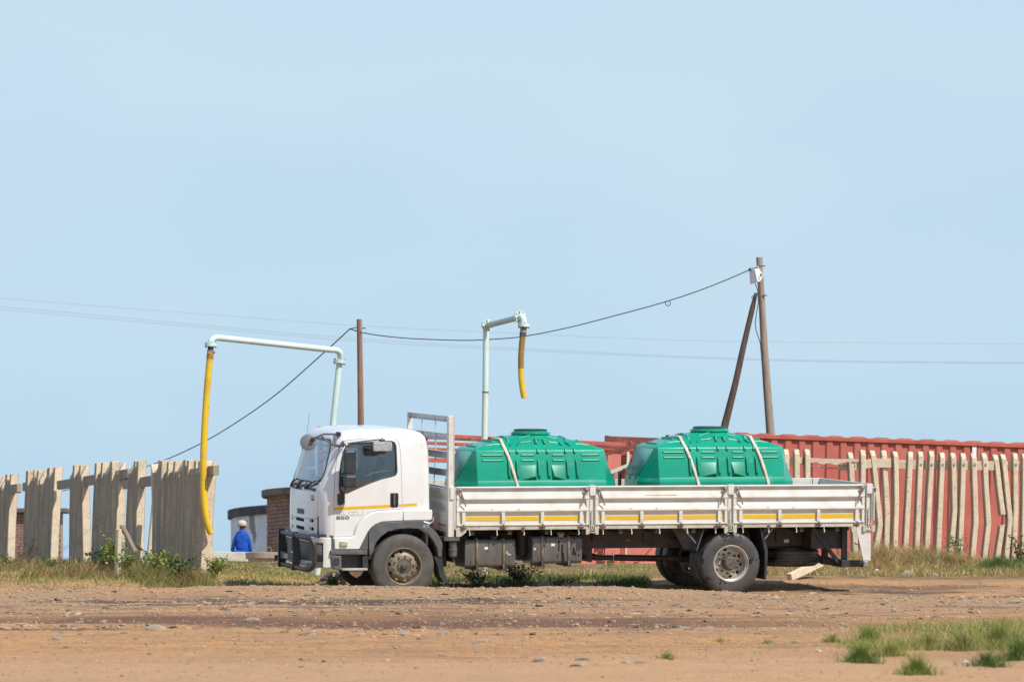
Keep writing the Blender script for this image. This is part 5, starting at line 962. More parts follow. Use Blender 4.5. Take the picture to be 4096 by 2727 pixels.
# wipers
def wp_(x, y, off=-.03): return FS(1130+x/5.227, 1680+y/5.227, off)
for (bx, by), (mx, my), (ex, ey), (b0, b1) in (((205, 1365), (270, 1275), (345, 1215), ((300, 1240), (375, 1225))), ((330, 1405), (400, 1325), (480, 1255), ((365, 1235), (700, 1295))), ((500, 1420), (600, 1345), (740, 1255), ((720, 1275), (930, 1238)))):
    MB().tube([wp_(bx, by, -.02), wp_(mx, my, -.045), wp_(ex, ey, -.03)], [.024, .017, .010], 8).build('wiper_arm', black_pl, tk)
    MB().tube([wp_(*b0, -.022), wp_((b0[0]+b1[0])/2, (b0[1]+b1[1])/2, -.024), wp_(*b1, -.02)], [.007, .013, .005], 6).build('wiper_blade', black_pl, tk)
MB().tube([wp_(205, 1385, -.005), wp_(300, 1410, -.008), wp_(400, 1425, -.008)], .016, 8).build('wiper_linkage', grey_pl, tk); MB().tube([wp_(480, 1420, -.008), wp_(600, 1435, -.01), wp_(690, 1455, -.012)], [.014, .018, .024], 8).build('wiper_linkage', black_pl, tk)
# mirrors
def rb(cu, cw, v, wu, hw, dv, m, name, par, r=.035, bev=.018): return MB().prism(rrect(cu-wu/2, cw-hw/2, cu+wu/2, cw+hw/2, r), v-dv/2, v+dv/2).build(name, m, par, bevel=bev)
def mir(far):
    f = (lambda v: v) if not far else (lambda v: 2*VC-v); vm = -.14
    (a, b_), (c_, d_) = Z1(592, 552, vm), Z1(686, 366, vm); o = rb((a+c_)/2, (b_+d_)/2, f(vm), c_-a, d_-b_, .10, black_pl, 'mirror_housing', tk); MB().box((c_+.001, f(vm)-.04, b_+.03), (c_+.004, f(vm)+.04, d_-.03)).build('mirror_glass', chrome, o)
    (a, b_), (c_, d_) = Z1(594, 662, vm), Z1(690, 566, vm); o = rb((a+c_)/2, (b_+d_)/2, f(vm), c_-a, d_-b_, .11, black_pl, 'mirror_housing', tk); MB().box((c_+.001, f(vm)-.04, b_+.02), (c_+.004, f(vm)+.04, d_-.02)).build('mirror_glass', chrome, o)
    pp_ = [(u, f(v), w) for (u, w), v in ((Z1(588, 335, .12), .12), (Z1(596, 312, .02), .02), (Z1(608, 318, -.1), -.1), (Z1(612, 370, vm), vm), (Z1(606, 560, vm), vm), (Z1(612, 670, vm), vm), (Z1(604, 700, -.02), -.02), (Z1(580, 712, .09), .09))]; MB().tube(pp_, .013, 8).build('mirror_arm', grey_pl, tk)
    MB().prism([Z1(545, 715, .05), Z1(590, 706, .05), Z1(600, 712, .05), Z1(598, 790, .05), Z1(570, 804, .05), Z1(547, 800, .05)], f(.035), f(.10)).build('mirror_foot', black_pl, tk, bevel=.01)
mir(False); mir(True)
MB().prism([Z1(553, 330, .06), Z1(585, 332, .06), Z1(600, 290, .06), Z1(590, 286, .06), Z1(572, 310, .06)], .05, .13).build('arm_bracket', grey_pl, tk, bevel=.004)
vq = .30; br = lambda x, y, v=vq: (*[L(1130+x/5.227, 1680+y/5.227, v)[0]], v, L(1130+x/5.227, 1680+y/5.227, v)[1])
bA = (fr_u(.40, 2.60)-.0, .36, 2.585); jx = br(800, 312, .30)
uC = br(1170, 285, .25); uD = br(1170, 525, .2)
MB().tube([br(1165, 285, .25), br(1060, 290, .27), br(860, 290, .30), jx, br(640, 385, .32)], [.013, .015, .015, .015, .012], 8).build('mirror_bracket', grey_pl, tk)
MB().tube([jx, br(900, 410, .28), br(1060, 515, .22), br(1170, 525, .2)], .015, 8).build('mirror_bracket', grey_pl, tk); MB().tube([br(1070, 290, .27), br(1110, 515, .22)], .013, 8).build('mirror_bracket', grey_pl, tk)
MB().box((uC[0]-.02, .2, uC[2]-.035), (uC[0]+.03, .35, uC[2]+.03)).build('bracket_foot', black_pl, tk, bevel=.008); MB().bar(br(1150, 548, .16), br(1250, 540, .10), .03, .03).build('bracket_foot', grey_pl, tk)
dc = br(538, 462, .32); o = MB().lathe([(-.012, .0), (-.012, .10), (0, .130), (.02, .128), (.030, .10), (.036, .06), (.038, .0)], (0, 0, 0), (-.25, -.95, .18), 32).build('convex_mirror', M('mirror_back_grey', (.16, .165, .18), .45), tk, ang=50); o.location = dc
MB().bar(br(600, 385, .24), br(680, 405, .24), .05, .06).build('mirror_clamp', black_pl, tk, bevel=.008)
# kerb mirror over the door
vk = -.16; kr = lambda x, y, v=vk: L(1380+x/5.228, 1700+y/5.228, v)
(a, b_), (c_, d_) = kr(580, 560), kr(980, 340); rb((a+c_)/2, (b_+d_)/2, vk, c_-a, (d_-b_)*.92, .05, M('kerb_mirror_grey', (.27, .26, .27), .7, c2=(.42, .41, .41), nscale=18, contrast=(.4, .6)), 'kerb_mirror', tk, .03, .015)
rb((a+c_)/2-.04, (b_+d_)/2-.05, vk+.055, (c_-a)*.85, (d_-b_)*.85, .05, black_pl, 'kerb_mirror_shell', tk, .05, .02)
MB().tube([(kr(780, 265, .02)[0], .02, kr(780, 265, .02)[1]), (kr(780, 345)[0], vk, kr(780, 345)[1])], .012, 8).build('mirror_arm', grey_pl, tk)
ks = [kr(50, 380, .05), kr(300, 345, .05), kr(700, 300, .05), kr(830, 310, .05)]; MB().tube([(u, .04, w) for u, w in ks], .011, 8).build('mirror_arm', black_pl, tk); MB().box((kr(715, 330, .05)[0], .02, kr(715, 330, .05)[1]), (kr(830, 290, .05)[0], .07, kr(830, 290, .05)[1])).build('arm_clamp', black_pl, tk, bevel=.004)
for (x, y) in ((693, 247), (739, 244), (1066, 236), (1113, 235)):
    u, w = Z1(x, y, .12); MB().lathe([(0, .008), (.004, .008), (.005, 0)], (u, sd_v(u, w)+.001, w), (0, -1, 0), 8).build('roof_stud', lid_black, tk)
a = L(1080+295/2.01, 1620+248/2.01, 2.1); b_ = L(1080+316/2.01, 1620+72/2.01, 2.1); MB().tube([(a[0], 2.1, a[1]), (b_[0], 2.1, b_[1])], .003, 5).build('aerial', black_pl, tk); MB().lathe([(-.01, 0), (0, .008), (.01, 0)], (b_[0], 2.1, b_[1]), (0, 0, 1), 8).build('aerial_tip', black_pl, tk)
# interior
MB().box((-1.22, .2, 1.25), (-.95, 2.13, 1.66)).build('dashboard', dark_in, tk, bevel=.05)
MB().lathe([(0, .2), (.012, .212), (.024, .2), (.012, .188)], (0, 0, 0), (.55, 0, .83), 28, True).build('steering_wheel', dark_in, tk).location = (-.83, 1.72, 1.74)
MB().tube([(-.83, 1.72, 1.74), (-.98, 1.72, 1.50)], .03, 8).build('steering_column', dark_in, tk); MB().bar((-.83, 1.53, 1.745), (-.83, 1.91, 1.745), .04, .02).build('wheel_spoke', dark_in, tk)
for vs_ in (.30, 1.46):
    st = MB().prism([(-.55, 1.30), (-.08, 1.28), (-.06, 1.42), (-.55, 1.45)], vs_, vs_+.5).build('seat', seat_m, tk, bevel=.05); MB().prism([(-.14, 1.38), (.02, 1.36), (.12, 1.98), (.02, 2.0)], vs_+.02, vs_+.48).build('seat_back', seat_m, st, bevel=.05); MB().prism([(.01, 1.99), (.12, 1.98), (.15, 2.17), (.06, 2.18)], vs_+.13, vs_+.37).build('headrest', seat_m, st, bevel=.03)
MB().box((-1.10, 1.05, 2.36), (-1.06, 1.30, 2.43)).build('rear_view_mirror', dark_in, tk, bevel=.01)
MB().box((.40, .12, .83), (.43, 2.2, 1.82)).build('rear_lining', M('trim_pale', (.26, .27, .27), .8), tk); MB().box((-1.1, .2, .83), (.40, 2.13, .87)).build('cab_floor', dark_in, tk)
# ------------------------------------------------------------ wheels
def wheel_set(kind):
    R_, Wd = .51, .275
    tp_ = [(.0, .30), (-.004, .33), (-.008, .40), (-.004, .455), (.012, .482), (.022, .497), (.045, .506)]
    grooves = []
    for c_ in (.085, .1375, .19): grooves += [(c_-.008, .508), (c_-.005, .494), (c_+.005, .494), (c_+.008, .508)]
    tp_ += grooves+[(Wd-.045, .506), (Wd-.022, .497), (Wd-.012, .482), (Wd+.004, .455), (Wd+.008, .40), (Wd, .30), (Wd-.03, .285), (.03, .285)]
    ty = MB().lathe(tp_, (0, 0, 0), (0, 1, 0), 72, True)
    for q in range(72):
        an = 2*pi*q/72; 
        if kind != 'x': ty.add([Matrix.Rotation(-an, 3, 'Y') @ Vector(v) for v in ((-.009, .012, .486), (.009, .012, .486), (.009, .036, .508), (-.009, .036, .508), (-.009, .03, .48), (.009, .03, .48))], [(0, 1, 2, 3), (0, 3, 4), (1, 5, 2)])
    tym = ty.mesh('tyre', rubber if kind == 'front' else rubber_wet, 30, False)
    bm = bmesh.new(); bm.from_mesh(tym); bmesh.ops.recalc_face_normals(bm, faces=bm.faces[:]); bm.to_mesh(tym); bm.free()
    if kind == 'front':
        rim = MB().lathe([(.012, .302), (-.004, .300), (-.006, .288), (.006, .278), (.03, .270), (.075, .262), (.09, .262), (.20, .262), (.20, .29), (.03, .292)], (0, 0, 0), (0, 1, 0), 64, True)
        disc = [(.072, .262), (.05, .235), (.012, .20), (-.004, .165), (-.006, .118), (.01, .115), (.014, .0), (.03, .0), (.03, .12), (.012, .16), (.03, .20), (.07, .24), (.095, .262)]; hr, hy = .226, .05
    else:
        rim = MB().lathe([(.012, .302), (-.006, .300), (-.008, .290), (.004, .280), (.02, .276), (.03, .262), (.14, .258), (.20, .262), (.26, .262), (.26, .29), (.03, .292)], (0, 0, 0), (0, 1, 0), 64, True)
        disc = [(.14, .262), (.145, .235), (.128, .20), (.120, .165), (.120, .110), (.135, .105), (.135, .0), (.15, .0), (.15, .16), (.158, .235), (.16, .262)]; hr, hy = .222, .14
    rimm = rim.mesh('rim', rim_brown if kind == 'front' else rim_silver, 30)
    d = MB().lathe(disc, (0, 0, 0), (0, 1, 0), 64).build('disc', rim_brown if kind == 'front' else rim_silver)
    cts = []
    for q in range(10):
        an = 2*pi*(q+.5)/10; o = MB().lathe([(-.1, .021 if kind == 'front' else .026), (.3, .021 if kind == 'front' else .026)], (0, 0, 0), (0, 1, 0), 14).build('cutter', None); o.scale = (1.25, 1, .85); o.rotation_euler = (0, an, 0); o.location = (hr*sin(an), 0, hr*cos(an)); cts.append(o)
    bpy.context.view_layer.update(); cut(d, cts); dm = d.data; dm.materials.clear(); dm.materials.append(rim_brown if kind == 'front' else rim_silver); dm.polygons.foreach_set('material_index', [0]*len(dm.polygons)); bpy.data.objects.remove(d)
    y0 = -.006 if kind == 'front' else .12
    nut = MB().lathe([(.0, .020), (-.006, .020), (-.008, .0145), (-.026, .0145), (-.030, .008), (-.03, 0)], (0, 0, 0), (0, 1, 0), 8).mesh('wheel_nut', rim_brown if kind == 'front' else hub_m)
    if kind == 'front': hub = MB().lathe([(.02, .11), (-.004, .108), (-.012, .07), (-.016, .05), (-.032, .047), (-.050, .035), (-.055, .0)], (0, 0, 0), (0, 1, 0), 28).mesh('hub', hub_m)
    else: hub = MB().lathe([(.14, .118), (.10, .118), (-.005, .105), (-.012, .095), (-.014, .088), (-.018, .086), (-.018, .02), (-.022, .018), (-.022, 0)], (0, 0, 0), (0, 1, 0), 32).mesh('hub', hub_m)
    return tym, rimm, dm, nut, hub, y0
WF, WR = wheel_set('front'), wheel_set('rear')
def put_wheel(kind, u, v, w, flip=False, full=True, rot=0.):
    tym, rimm, dm, nut, hub, y0 = kind; e = link('wheel', None, tk, loc=(u, v, w), rot=(0, rot, pi if flip else 0)); link('tyre', tym, e); link('rim', rimm, e)
    if full:
        link('rim_disc', dm, e); link('hub', hub, e)
        for q in range(10):
            an = 2*pi*q/10; link('wheel_nut', nut, e, loc=(.165*sin(an), y0, .165*cos(an)), rot=(0, an, 0))
        if kind is WR:
            for q in range(10): an = 2*pi*q/10; link('hub_bolt', nut, e, mat=Matrix.Translation((.086*sin(an), -.012, .086*cos(an))) @ Matrix.Scale(.45, 4))
    return e
put_wheel(WF, 0, 0, .51, rot=.15); put_wheel(WF, 0, 2*VC, .51, True)
rw = Z3(1025, 1240, 0); ru, rwz = rw
put_wheel(WR, ru, -.01, rwz, rot=.1); put_wheel(WR, ru, .63, rwz, True, False); put_wheel(WR, ru, 2*VC+.01, rwz, True); put_wheel(WR, ru, 2*VC-.63, rwz, False, False)
MB().cyl((0, .3, .50), (0, 2.0, .50), .06).build('front_axle', chassis_m, tk); MB().cyl((ru, .2, rwz), (ru, 2.15, rwz), .075).build('rear_axle', chassis_m, tk)
MB().lathe([(-.24, .08), (-.18, .17), (0, .22), (.16, .17), (.22, .08)], (ru, VC, rwz), (1, 0, 0), 24).build('differential', chassis_m, tk)
for v in (.72, 1.62):
    MB().prism([(-.75, .80), (0, .62), (.75, .82), (.75, .86), (0, .68), (-.75, .84)], v-.04, v+.04).build('leaf_spring', chassis_m, tk); MB().prism([(ru-.8, .84), (ru-.3, .66), (ru, .60), (ru+.3, .66), (ru+.8, .84), (ru+.8, .88), (ru+.3, .76), (ru, .72), (ru-.3, .76), (ru-.8, .88)], v-.04, v+.04).build('leaf_spring', chassis_m, tk)
# ------------------------------------------------------------ chassis
fb0 = L(2500, 2191, .72)[1]; 
for v in (.72, 1.56):
    MB().box((-1.2, v, fb0), (7.5, v+.07, fb0+.26)).build('frame_rail', chassis_m, tk, bevel=.006)
MB().box((.78, .55, fb0+.262), (7.75, 1.80, fb0+.37)).build('sub_frame', chassis_m, tk)
for u in (.9, 2.2, 3.6, 5.0, 6.3, 7.3): MB().box((u, .74, fb0+.02), (u+.09, 1.6, fb0+.2)).build('cross_member', chassis_m, tk)
for u in np.arange(1.1, 7.6, .62): MB().box((u, .0, fb0+.372), (u+.06, 2.33, .998)).build('cross_bearer', chassis_m, tk)
for x in (2385, 2590, 3120): u = L(x, 2150, .7)[0]; o = MB().box((u-.07, .69, fb0+.09), (u+.07, .718, fb0+.36)).build('mounting_plate', chassis_m, tk, bevel=.004)
u, w = L(2513, 2159, .7); MB().box((u-.035, .708, w-.014), (u+.035, .716, w+.014)).build('red_marker', red_r, tk); u, w = L(3155, 2164, .6); MB().box((u-.045, .705, w-.025), (u+.045, .716, w+.025)).build('chassis_label', white_l, tk)
ps_ = [L(x, y, 1.15) for x, y in ((2290, 2224), (2335, 2222), (2372, 2225), (2395, 2229))]; MB().tube([(u, 1.15, w) for u, w in ps_], [.035, .06, .055, .04], 12).build('propeller_shaft', chassis_m, tk)
a, b_ = L(2390, 2229, 1.15), L(2450, 2229, 1.15); MB().cyl((a[0], 1.15, a[1]), (b_[0], 1.15, b_[1]), .042).build('shaft_yoke', chassis_m, tk); a, b_ = L(2458, 2229, 1.15), L(2760, 2234, 1.15); MB().cyl((a[0], 1.15, a[1]), (b_[0], 1.15, b_[1]), .052).build('propeller_shaft', chassis_m, tk); MB().box((L(2345, 0, 1.1)[0], .8, .50), (L(2365, 0, 1.1)[0], 1.5, fb0)).build('shaft_bracket', chassis_m, tk)
# fuel tanks
def fuel(x0, y0, x1, y1, vf, depth, m):
    (a, b_), (c_, d_) = Z2(x0, y1, vf), Z2(x1, y0, vf); e = link('fuel_tank', None, tk, loc=(a, vf, b_)); wu, hh = c_-a, d_-b_
    sec = rrect(0, 0, depth, hh, .06, 5); MB().prism([(p[0], p[1]) for p in sec], 0, wu, 'u').build('tank_shell', tank_black, e, bevel=.006)
    for fr_ in ((.235, .765) if x0 < 400 else (.20, .73)):
        u = wu*fr_; st = [(u, -.006+0*q, hh*q) for q in (0.06, .5, .94)]; pl = [(-.006, -.02), (-.008, hh*.5), (-.006, hh-.06), (.0, hh-.02), (.03, hh+.008), (.1, hh+.012), (depth, hh+.01)]
        mb = MB(); n = len(pl); mb.v = [(u-.022, p[0], p[1]) for p in pl]+[(u+.022, p[0], p[1]) for p in pl]; mb.f = [(i, i+1, n+i+1, n+i) for i in range(n-1)]; o = mb.build('tank_strap', rim_brown, e, fix=False); o.modifiers.new('s', 'SOLIDIFY').thickness = .006
        MB().tube([(u, -.012, .05), (u, -.012, -.06)], .008, 6).build('strap_bolt', steel, e); MB().box((u-.05, -.03, -.045), (u+.05, .10, -.03)).build('strap_foot', chassis_m, e); MB().box((u-.03, 0, -.05), (u+.04, depth, -.008)).build('cradle', chassis_m, e)
    return e, wu, hh
e, wu, hh = fuel(200, 1075, 607, 1305, .10, .58, tank_black)
MB().lathe([(0, .05), (.03, .05), (.032, .062), (.055, .062), (.06, .05), (.06, 0)], (wu*.58, .05, hh), (0, -.25, 1), 20).build('filler_cap', chassis_m, e); MB().box((wu*.385, -.004, hh*.64), (wu*.46, -.0005, hh*.73)).build('sticker', white_l, e)
MB().prism([(wu*.81, hh*.52), (wu*.84, hh*.60), (wu*.86, hh*.5), (wu*.92, hh*.45), (wu*.90, hh*.41), (wu*.83, hh*.45)], -.003, -.0006).build('paint_scrape', rim_silver, e)
e, wu, hh = fuel(742, 1052, 1143, 1275, .10, .58, tank_black)
MB().lathe([(0, .05), (.04, .05), (.042, .066), (.065, .066), (.07, .05), (.07, 0)], (wu*.58, .05, hh), (0, -.35, 1), 20).build('filler_cap', steel, e); MB().box((wu*.375, -.004, hh*.65), (wu*.45, -.0005, hh*.74)).build('sticker', white_l, e); MB().box((wu*.03, -.003, hh*.52), (wu*.065, -.0005, hh*.58)).build('sticker', white_l, e)
wet_ = M('fuel_spill', (.012, .012, .013), .15); mb = MB(); r_ = random.Random(3)
for (x, t0, ln, w_) in ((.27, .98, .22, .018), (.245, .72, .12, .02), (.53, .86, .40, .03), (.60, .72, .72, .035), (.625, .4, .4, .03), (.505, .35, .16, .018), (.83, .58, .26, .04), (.87, .42, .12, .03), (.93, .34, .1, .02), (.84, .98, .1, .03), (.56, .98, .1, .02)):
    L_ = [(wu*(x-w_/2+r_.uniform(-.006, .006)), hh*(t0-ln*q/5)) for q in range(6)]; R2 = [(wu*(x+w_/2*(1-.3*q/5)+r_.uniform(-.008, .008)), hh*(t0-ln*q/5)) for q in range(6)]; mb.prism(L_+R2[::-1], -.0028, -.0006)
mb.build('spill_streaks', wet_, e)
ho = [Z2(*q, .15) for q in ((605, 1285), (640, 1280), (680, 1273), (720, 1268), (745, 1268))]; MB().tube([(u, .15, w) for u, w in ho], .012, 8).build('fuel_hose', grey_pl, tk)
MB().lathe([(0, .09), (.0, .10), (.5, .10), (.52, .08)], (Z2(650, 1150, .5)[0], .45, Z2(650, 1200, .5)[1]), (0, 0, 1), 16).build('air_tank', chassis_m, tk); MB().box((Z2(610, 1000, .6)[0], .5, .55), (Z2(740, 1000, .6)[0], .95, .98)).build('battery_box', chassis_m, tk)
c_ = Z2(102, 1220, .1); MB().lathe([(0, .05), (.02, .066), (.10, .068), (.105, .074), (.12, .074), (.125, .066), (.24, .066), (.25, .05)], (c_[0], .1, c_[1]), (0, 0, 1), 20).build('air_dryer', tank_black, tk); MB().box((c_[0]-.15, .05, c_[1]+.26), (c_[0]+.1, .35, c_[1]+.33)).build('dryer_bracket', steel, tk, bevel=.005); MB().tube([(c_[0], .1, c_[1]), (c_[0]+.02, .1, c_[1]-.09)], .02, 8).build('drain', chassis_m, tk)
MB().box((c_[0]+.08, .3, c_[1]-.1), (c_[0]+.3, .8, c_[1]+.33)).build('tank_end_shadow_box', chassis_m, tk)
fp = [Z1(*q, .1) for q in ((1310, 1215), (1375, 1215), (1385, 1290), (1400, 1350), (1428, 1425), (1392, 1422), (1355, 1370), (1340, 1290))]; MB().prism(fp, .05, .36).build('front_mudflap', black_pl, tk, bevel=.004)
u, w = L(1755, 2088, .55); MB().box((u-.1, .5, w-.12), (u+.08, .7, w+.12)).build('expansion_tank', pink_cl, tk, bevel=.02); u, w = Z1(1275, 935, .1); MB().tube([(u-.1, .06, w), (u, .06, w-.03), (u+.06, .06, w+.0), (u+.07, .08, w+.07)], .018, 8).build('cab_lock', steel, tk)
# rear mudguards, flaps, spare wheel, tail frames
mg = [Z3(*q, .10) for q in ((812, 952), (762, 1120), (745, 1135), (655, 1120), (700, 1105), (735, 1090), (780, 990), (800, 950))]; MB().prism([Z3(*q, .10) for q in ((805, 950), (812, 950), (750, 1136), (742, 1136))], .02, .62).build('mudguard', grey_pl, tk)
MB().prism([Z3(*q, .35) for q in ((560, 955), (800, 950), (745, 1135), (655, 1120))], .34, .36).build('mudguard_side', grey_pl, tk); MB().prism([Z3(*q, .10) for q in ((1240, 950), (1250, 950), (1285, 1060), (1302, 1140), (1300, 1220), (1288, 1365), (1274, 1362), (1280, 1220), (1280, 1150), (1262, 1070))], .02, .60).build('rear_mudflap', black_pl, tk)
for (x0, y0, x1, y1, v) in ((655, 960, 750, 1080, .05), (600, 960, 688, 1068, .4), (1365, 950, 1280, 1065, .05), (1320, 960, 1262, 1000, .4)): a, b_ = Z3(x0, y0, v), Z3(x1, y1, v); MB().cyl((a[0], v, a[1]), (b_[0], v, b_[1]), .010, seg=8).build('stay_rod', steel, tk)
us = (L(3257, 2220, VC)[0])-.51; sp_w = (L(3140, 2255, VC)[1]+.0); e = link('spare_wheel', None, tk, loc=(us, VC-.1, sp_w+.27), rot=(-pi/2, 0, 0)); link('tyre', WR[0], e); link('rim', WR[1], e); link('rim_disc', WR[2], e); MB().tube([(us, VC-.1, sp_w+.2), (us, VC-.1, fb0+.3)], .03, 8).build('spare_carrier', chassis_m, tk); MB().box((us-.5, .8, sp_w+.29), (us+.6, 1.55, sp_w+.31)).build('spare_plate', chassis_m, tk)
def z8(x, y, v): return L(3050+x/4.806, 2050+y/4.806, v)
def beam8(x0, y0, x1, y1, v, w_, h_, name, m=chassis_m): a, b_ = z8(x0, y0, v), z8(x1, y1, v); MB().bar((a[0], v, a[1]), (b_[0], v, b_[1]), w_, h_, up=(0, 1, 0)).build(name, m, tk, bevel=.004)
beam8(1570, 235, 1570, 960, .25, .09, .06, 'underrun_post'); beam8(955, 290, 1490, 990, .3, .06, .05, 'underrun_brace'); beam8(1505, 975, 1930, 970, .18, .11, .09, 'underrun_bar'); beam8(1195, 630, 1195, 900, .95, .09, .09, 'underrun_post'); beam8(1010, 790, 1160, 930, .9, .07, .06, 'underrun_brace'); beam8(1140, 930, 1520, 960, .55, .10, .09, 'underrun_bar')
a, b_ = z8(1210, 930, 1.), z8(1505, 975, .18); MB().bar((a[0], 2.0, a[1]+.02), (b_[0]+.05, .18, b_[1]), .09, .12).build('underrun_bar', chassis_m, tk)
a, b_ = z8(1930, 1025, .1), z8(2030, 930, .1); MB().box((a[0], .08, a[1]), (b_[0], .2, b_[1])).build('bar_end_cap', steel, tk, bevel=.006)
MB().prism([z8(*q, .0) for q in ((1770, 228), (2068, 228), (2066, 920), (2030, 912), (1925, 915))], -.035, -.02).build('tail_panel', bed_white, tk, bevel=.003); MB().box((7.0, .3, fb0-.02), (7.55, 2.0, fb0+.3)).build('tail_box', chassis_m, tk); u, w = z8(1800, 605, .1); MB().tube([(u-.03, .1, w+.03), (u, .1, w), (u+.05, .1, w-.005)], .012, 6).build('tail_hook', bed_beige, tk)
# ------------------------------------------------------------ load bed
vb_ = -.04; vF = 2*VC+.04
wf = Z2(700, 1000, vb_)[1]; wr = Z2(700, 965, vb_)[1]
u0b, u1b = Z2(128, 1000, vb_)[0]-.10, Z3(2110, 900, vb_)[0]
MB().box((u0b, 0.01, 1.09), (u1b-.02, 2*VC-.01, 1.13)).build('bed_floor', rusty, tk)
MB().box((u0b, vb_+.004, wf), (u1b, .045, wr+.03)).build('side_rail', bed_beige, tk, bevel=.004); MB().box((u0b, vF-.05, wf), (u1b, vF-.004, wr+.03)).build('side_rail', bed_beige, tk, bevel=.004); MB().box((u1b-.08, .05, wf), (u1b-.01, vF-.05, wr+.03)).build('rear_rail', bed_beige, tk)
MB().prism([Z2(130, 1000, vb_), Z2(213, 1000, vb_), Z2(213, 1020, vb_), Z2(168, 1056, vb_), Z2(130, 1057, vb_)], vb_+.002, vb_+.03).build('rail_gusset', bed_beige, tk, bevel=.003)
wt0 = Z2(700, 652, vb_)[1]; GH = wt0-wr
prof = [(1.0, .0), (.985, -.014), (.962, -.014), (.945, .020), (.88, .024), (.865, .024), (.72, -.022), (.675, -.022), (.610, .024), (.56, .024), (.42, -.022), (.365, -.022), (.30, .024), (.035, .024), (.03, -.010), (.0, -.010)]
def gate(u0, u1, v, s_, name='side_gate', tabs=(), handles='', vis=True):      # s_ = +1 near side, -1 far side
    e = link(name, None, tk, loc=(u0, v, wr)); Lg = u1-u0; n = len(prof); mb = MB()
    pts = [(s_*d_, GH*t_) for t_, d_ in prof]+[(s_*.042, 0), (s_*.042, GH)]; mb.prism(pts, 0.0, Lg, 'u'); mb.build('gate_panel', bed_white, e, bevel=.003)
    for a in (0, Lg-.045): MB().box((a, min(s_*-.016, s_*.02), .0), (a+.045, max(s_*-.016, s_*.02), GH-.003)).build('gate_edge', bed_white, e, bevel=.003)
    if vis:
        y = .268*GH; mb = MB().box((.047, s_*.016 if s_ > 0 else -.02, .115*GH), (Lg-.047, s_*.02, .215*GH)) if False else MB().box((.047, .0195, .125*GH), (Lg-.047, .0232, .228*GH)); mb.build('yellow_stripe', yellow_t, e)
        for x in tabs:
            a = x-u0; MB().prism([(-.014, .018), (-.014, .40*GH), (.0, .42*GH), (.012, .42*GH), (.018, .36*GH), (.018, .018)], a-.028, a+.028, 'u').build('hinge_tab', bed_white, e, bevel=.003)
            h_ = MB(); h_.cyl((a-.035, -.022, -.022), (a+.035, -.022, -.022), .011, seg=10); h_.tube([(a, -.03, .02), (a, -.034, -.03), (a, -.02, -.055), (a, 0, -.05)], .013, 8); h_.box((a-.05, -.014, -.04), (a-.036, .0, .0)); h_.box((a+.036, -.014, -.04), (a+.05, .0, .0)); h_.build('hinge', rusty, e)
        for hn in handles:
            a, sg = (.05, 1) if hn == 'l' else (Lg-.05, -1)
            h_ = MB().prism([(a-.045*sg, GH-.02), (a+.02*sg, GH-.012), (a+.035*sg, GH-.04), (a+.03*sg, GH-.10), (a+.065*sg, GH-.19), (a+.045*sg, GH-.20), (a+.0*sg, GH-.105), (a-.045*sg, GH-.075)], -.040, -.028); h_.prism([(a+.03*sg, GH-.10), (a+.075*sg, GH-.24), (a+.10*sg, GH-.31), (a+.08*sg, GH-.31), (a+.055*sg, GH-.25), (a+.012*sg, GH-.11)], -.058, -.046)
            h_.build('latch_handle', rusty, e, bevel=.002); MB().lathe([(0, .020), (.014, .020), (.018, .012), (.018, 0)], (a, -.04, GH-.05), (0, -1, 0), 8).build('latch_bolt', steel, e)
    return e
g1 = (Z2(132, 800, vb_)[0], Z2(1196, 800, vb_)[0]); g2 = (Z2(1250, 800, vb_)[0], Z3(997, 800, vb_)[0]); g3 = (Z3(1047, 800, vb_)[0], Z3(2072, 800, vb_)[0])
gate(*g1, vb_, 1, tabs=[Z2(x, 900, vb_)[0] for x in (190, 508, 823, 1135)], handles='lr'); gate(*g2, vb_, 1, tabs=[Z2(1310, 900, vb_)[0]]+[Z3(x, 900, vb_)[0] for x in (327, 632, 935)], handles='lr'); gate(*g3, vb_, 1, tabs=[Z3(x, 900, vb_)[0] for x in (1102, 1408, 1712, 2012)], handles='r' 'l')
for g_ in (g1, g2, g3): gate(*g_, vF, -1, vis=False)
rust_p = M('rust_scratch', (.27, .13, .05), .8, c2=(.5, .4, .28), nscale=30, contrast=(.4, .6))
for (x0, y0, x1, y1) in ((345, 702, 520, 716), (515, 700, 600, 718), (520, 809, 598, 817)): a, b_ = Z3(x0, y1, vb_), Z3(x1, y0, vb_); MB().box((a[0], vb_-.0155, a[1]), (b_[0], vb_-.0125, b_[1])).build('rust_scar', rust_p, tk)
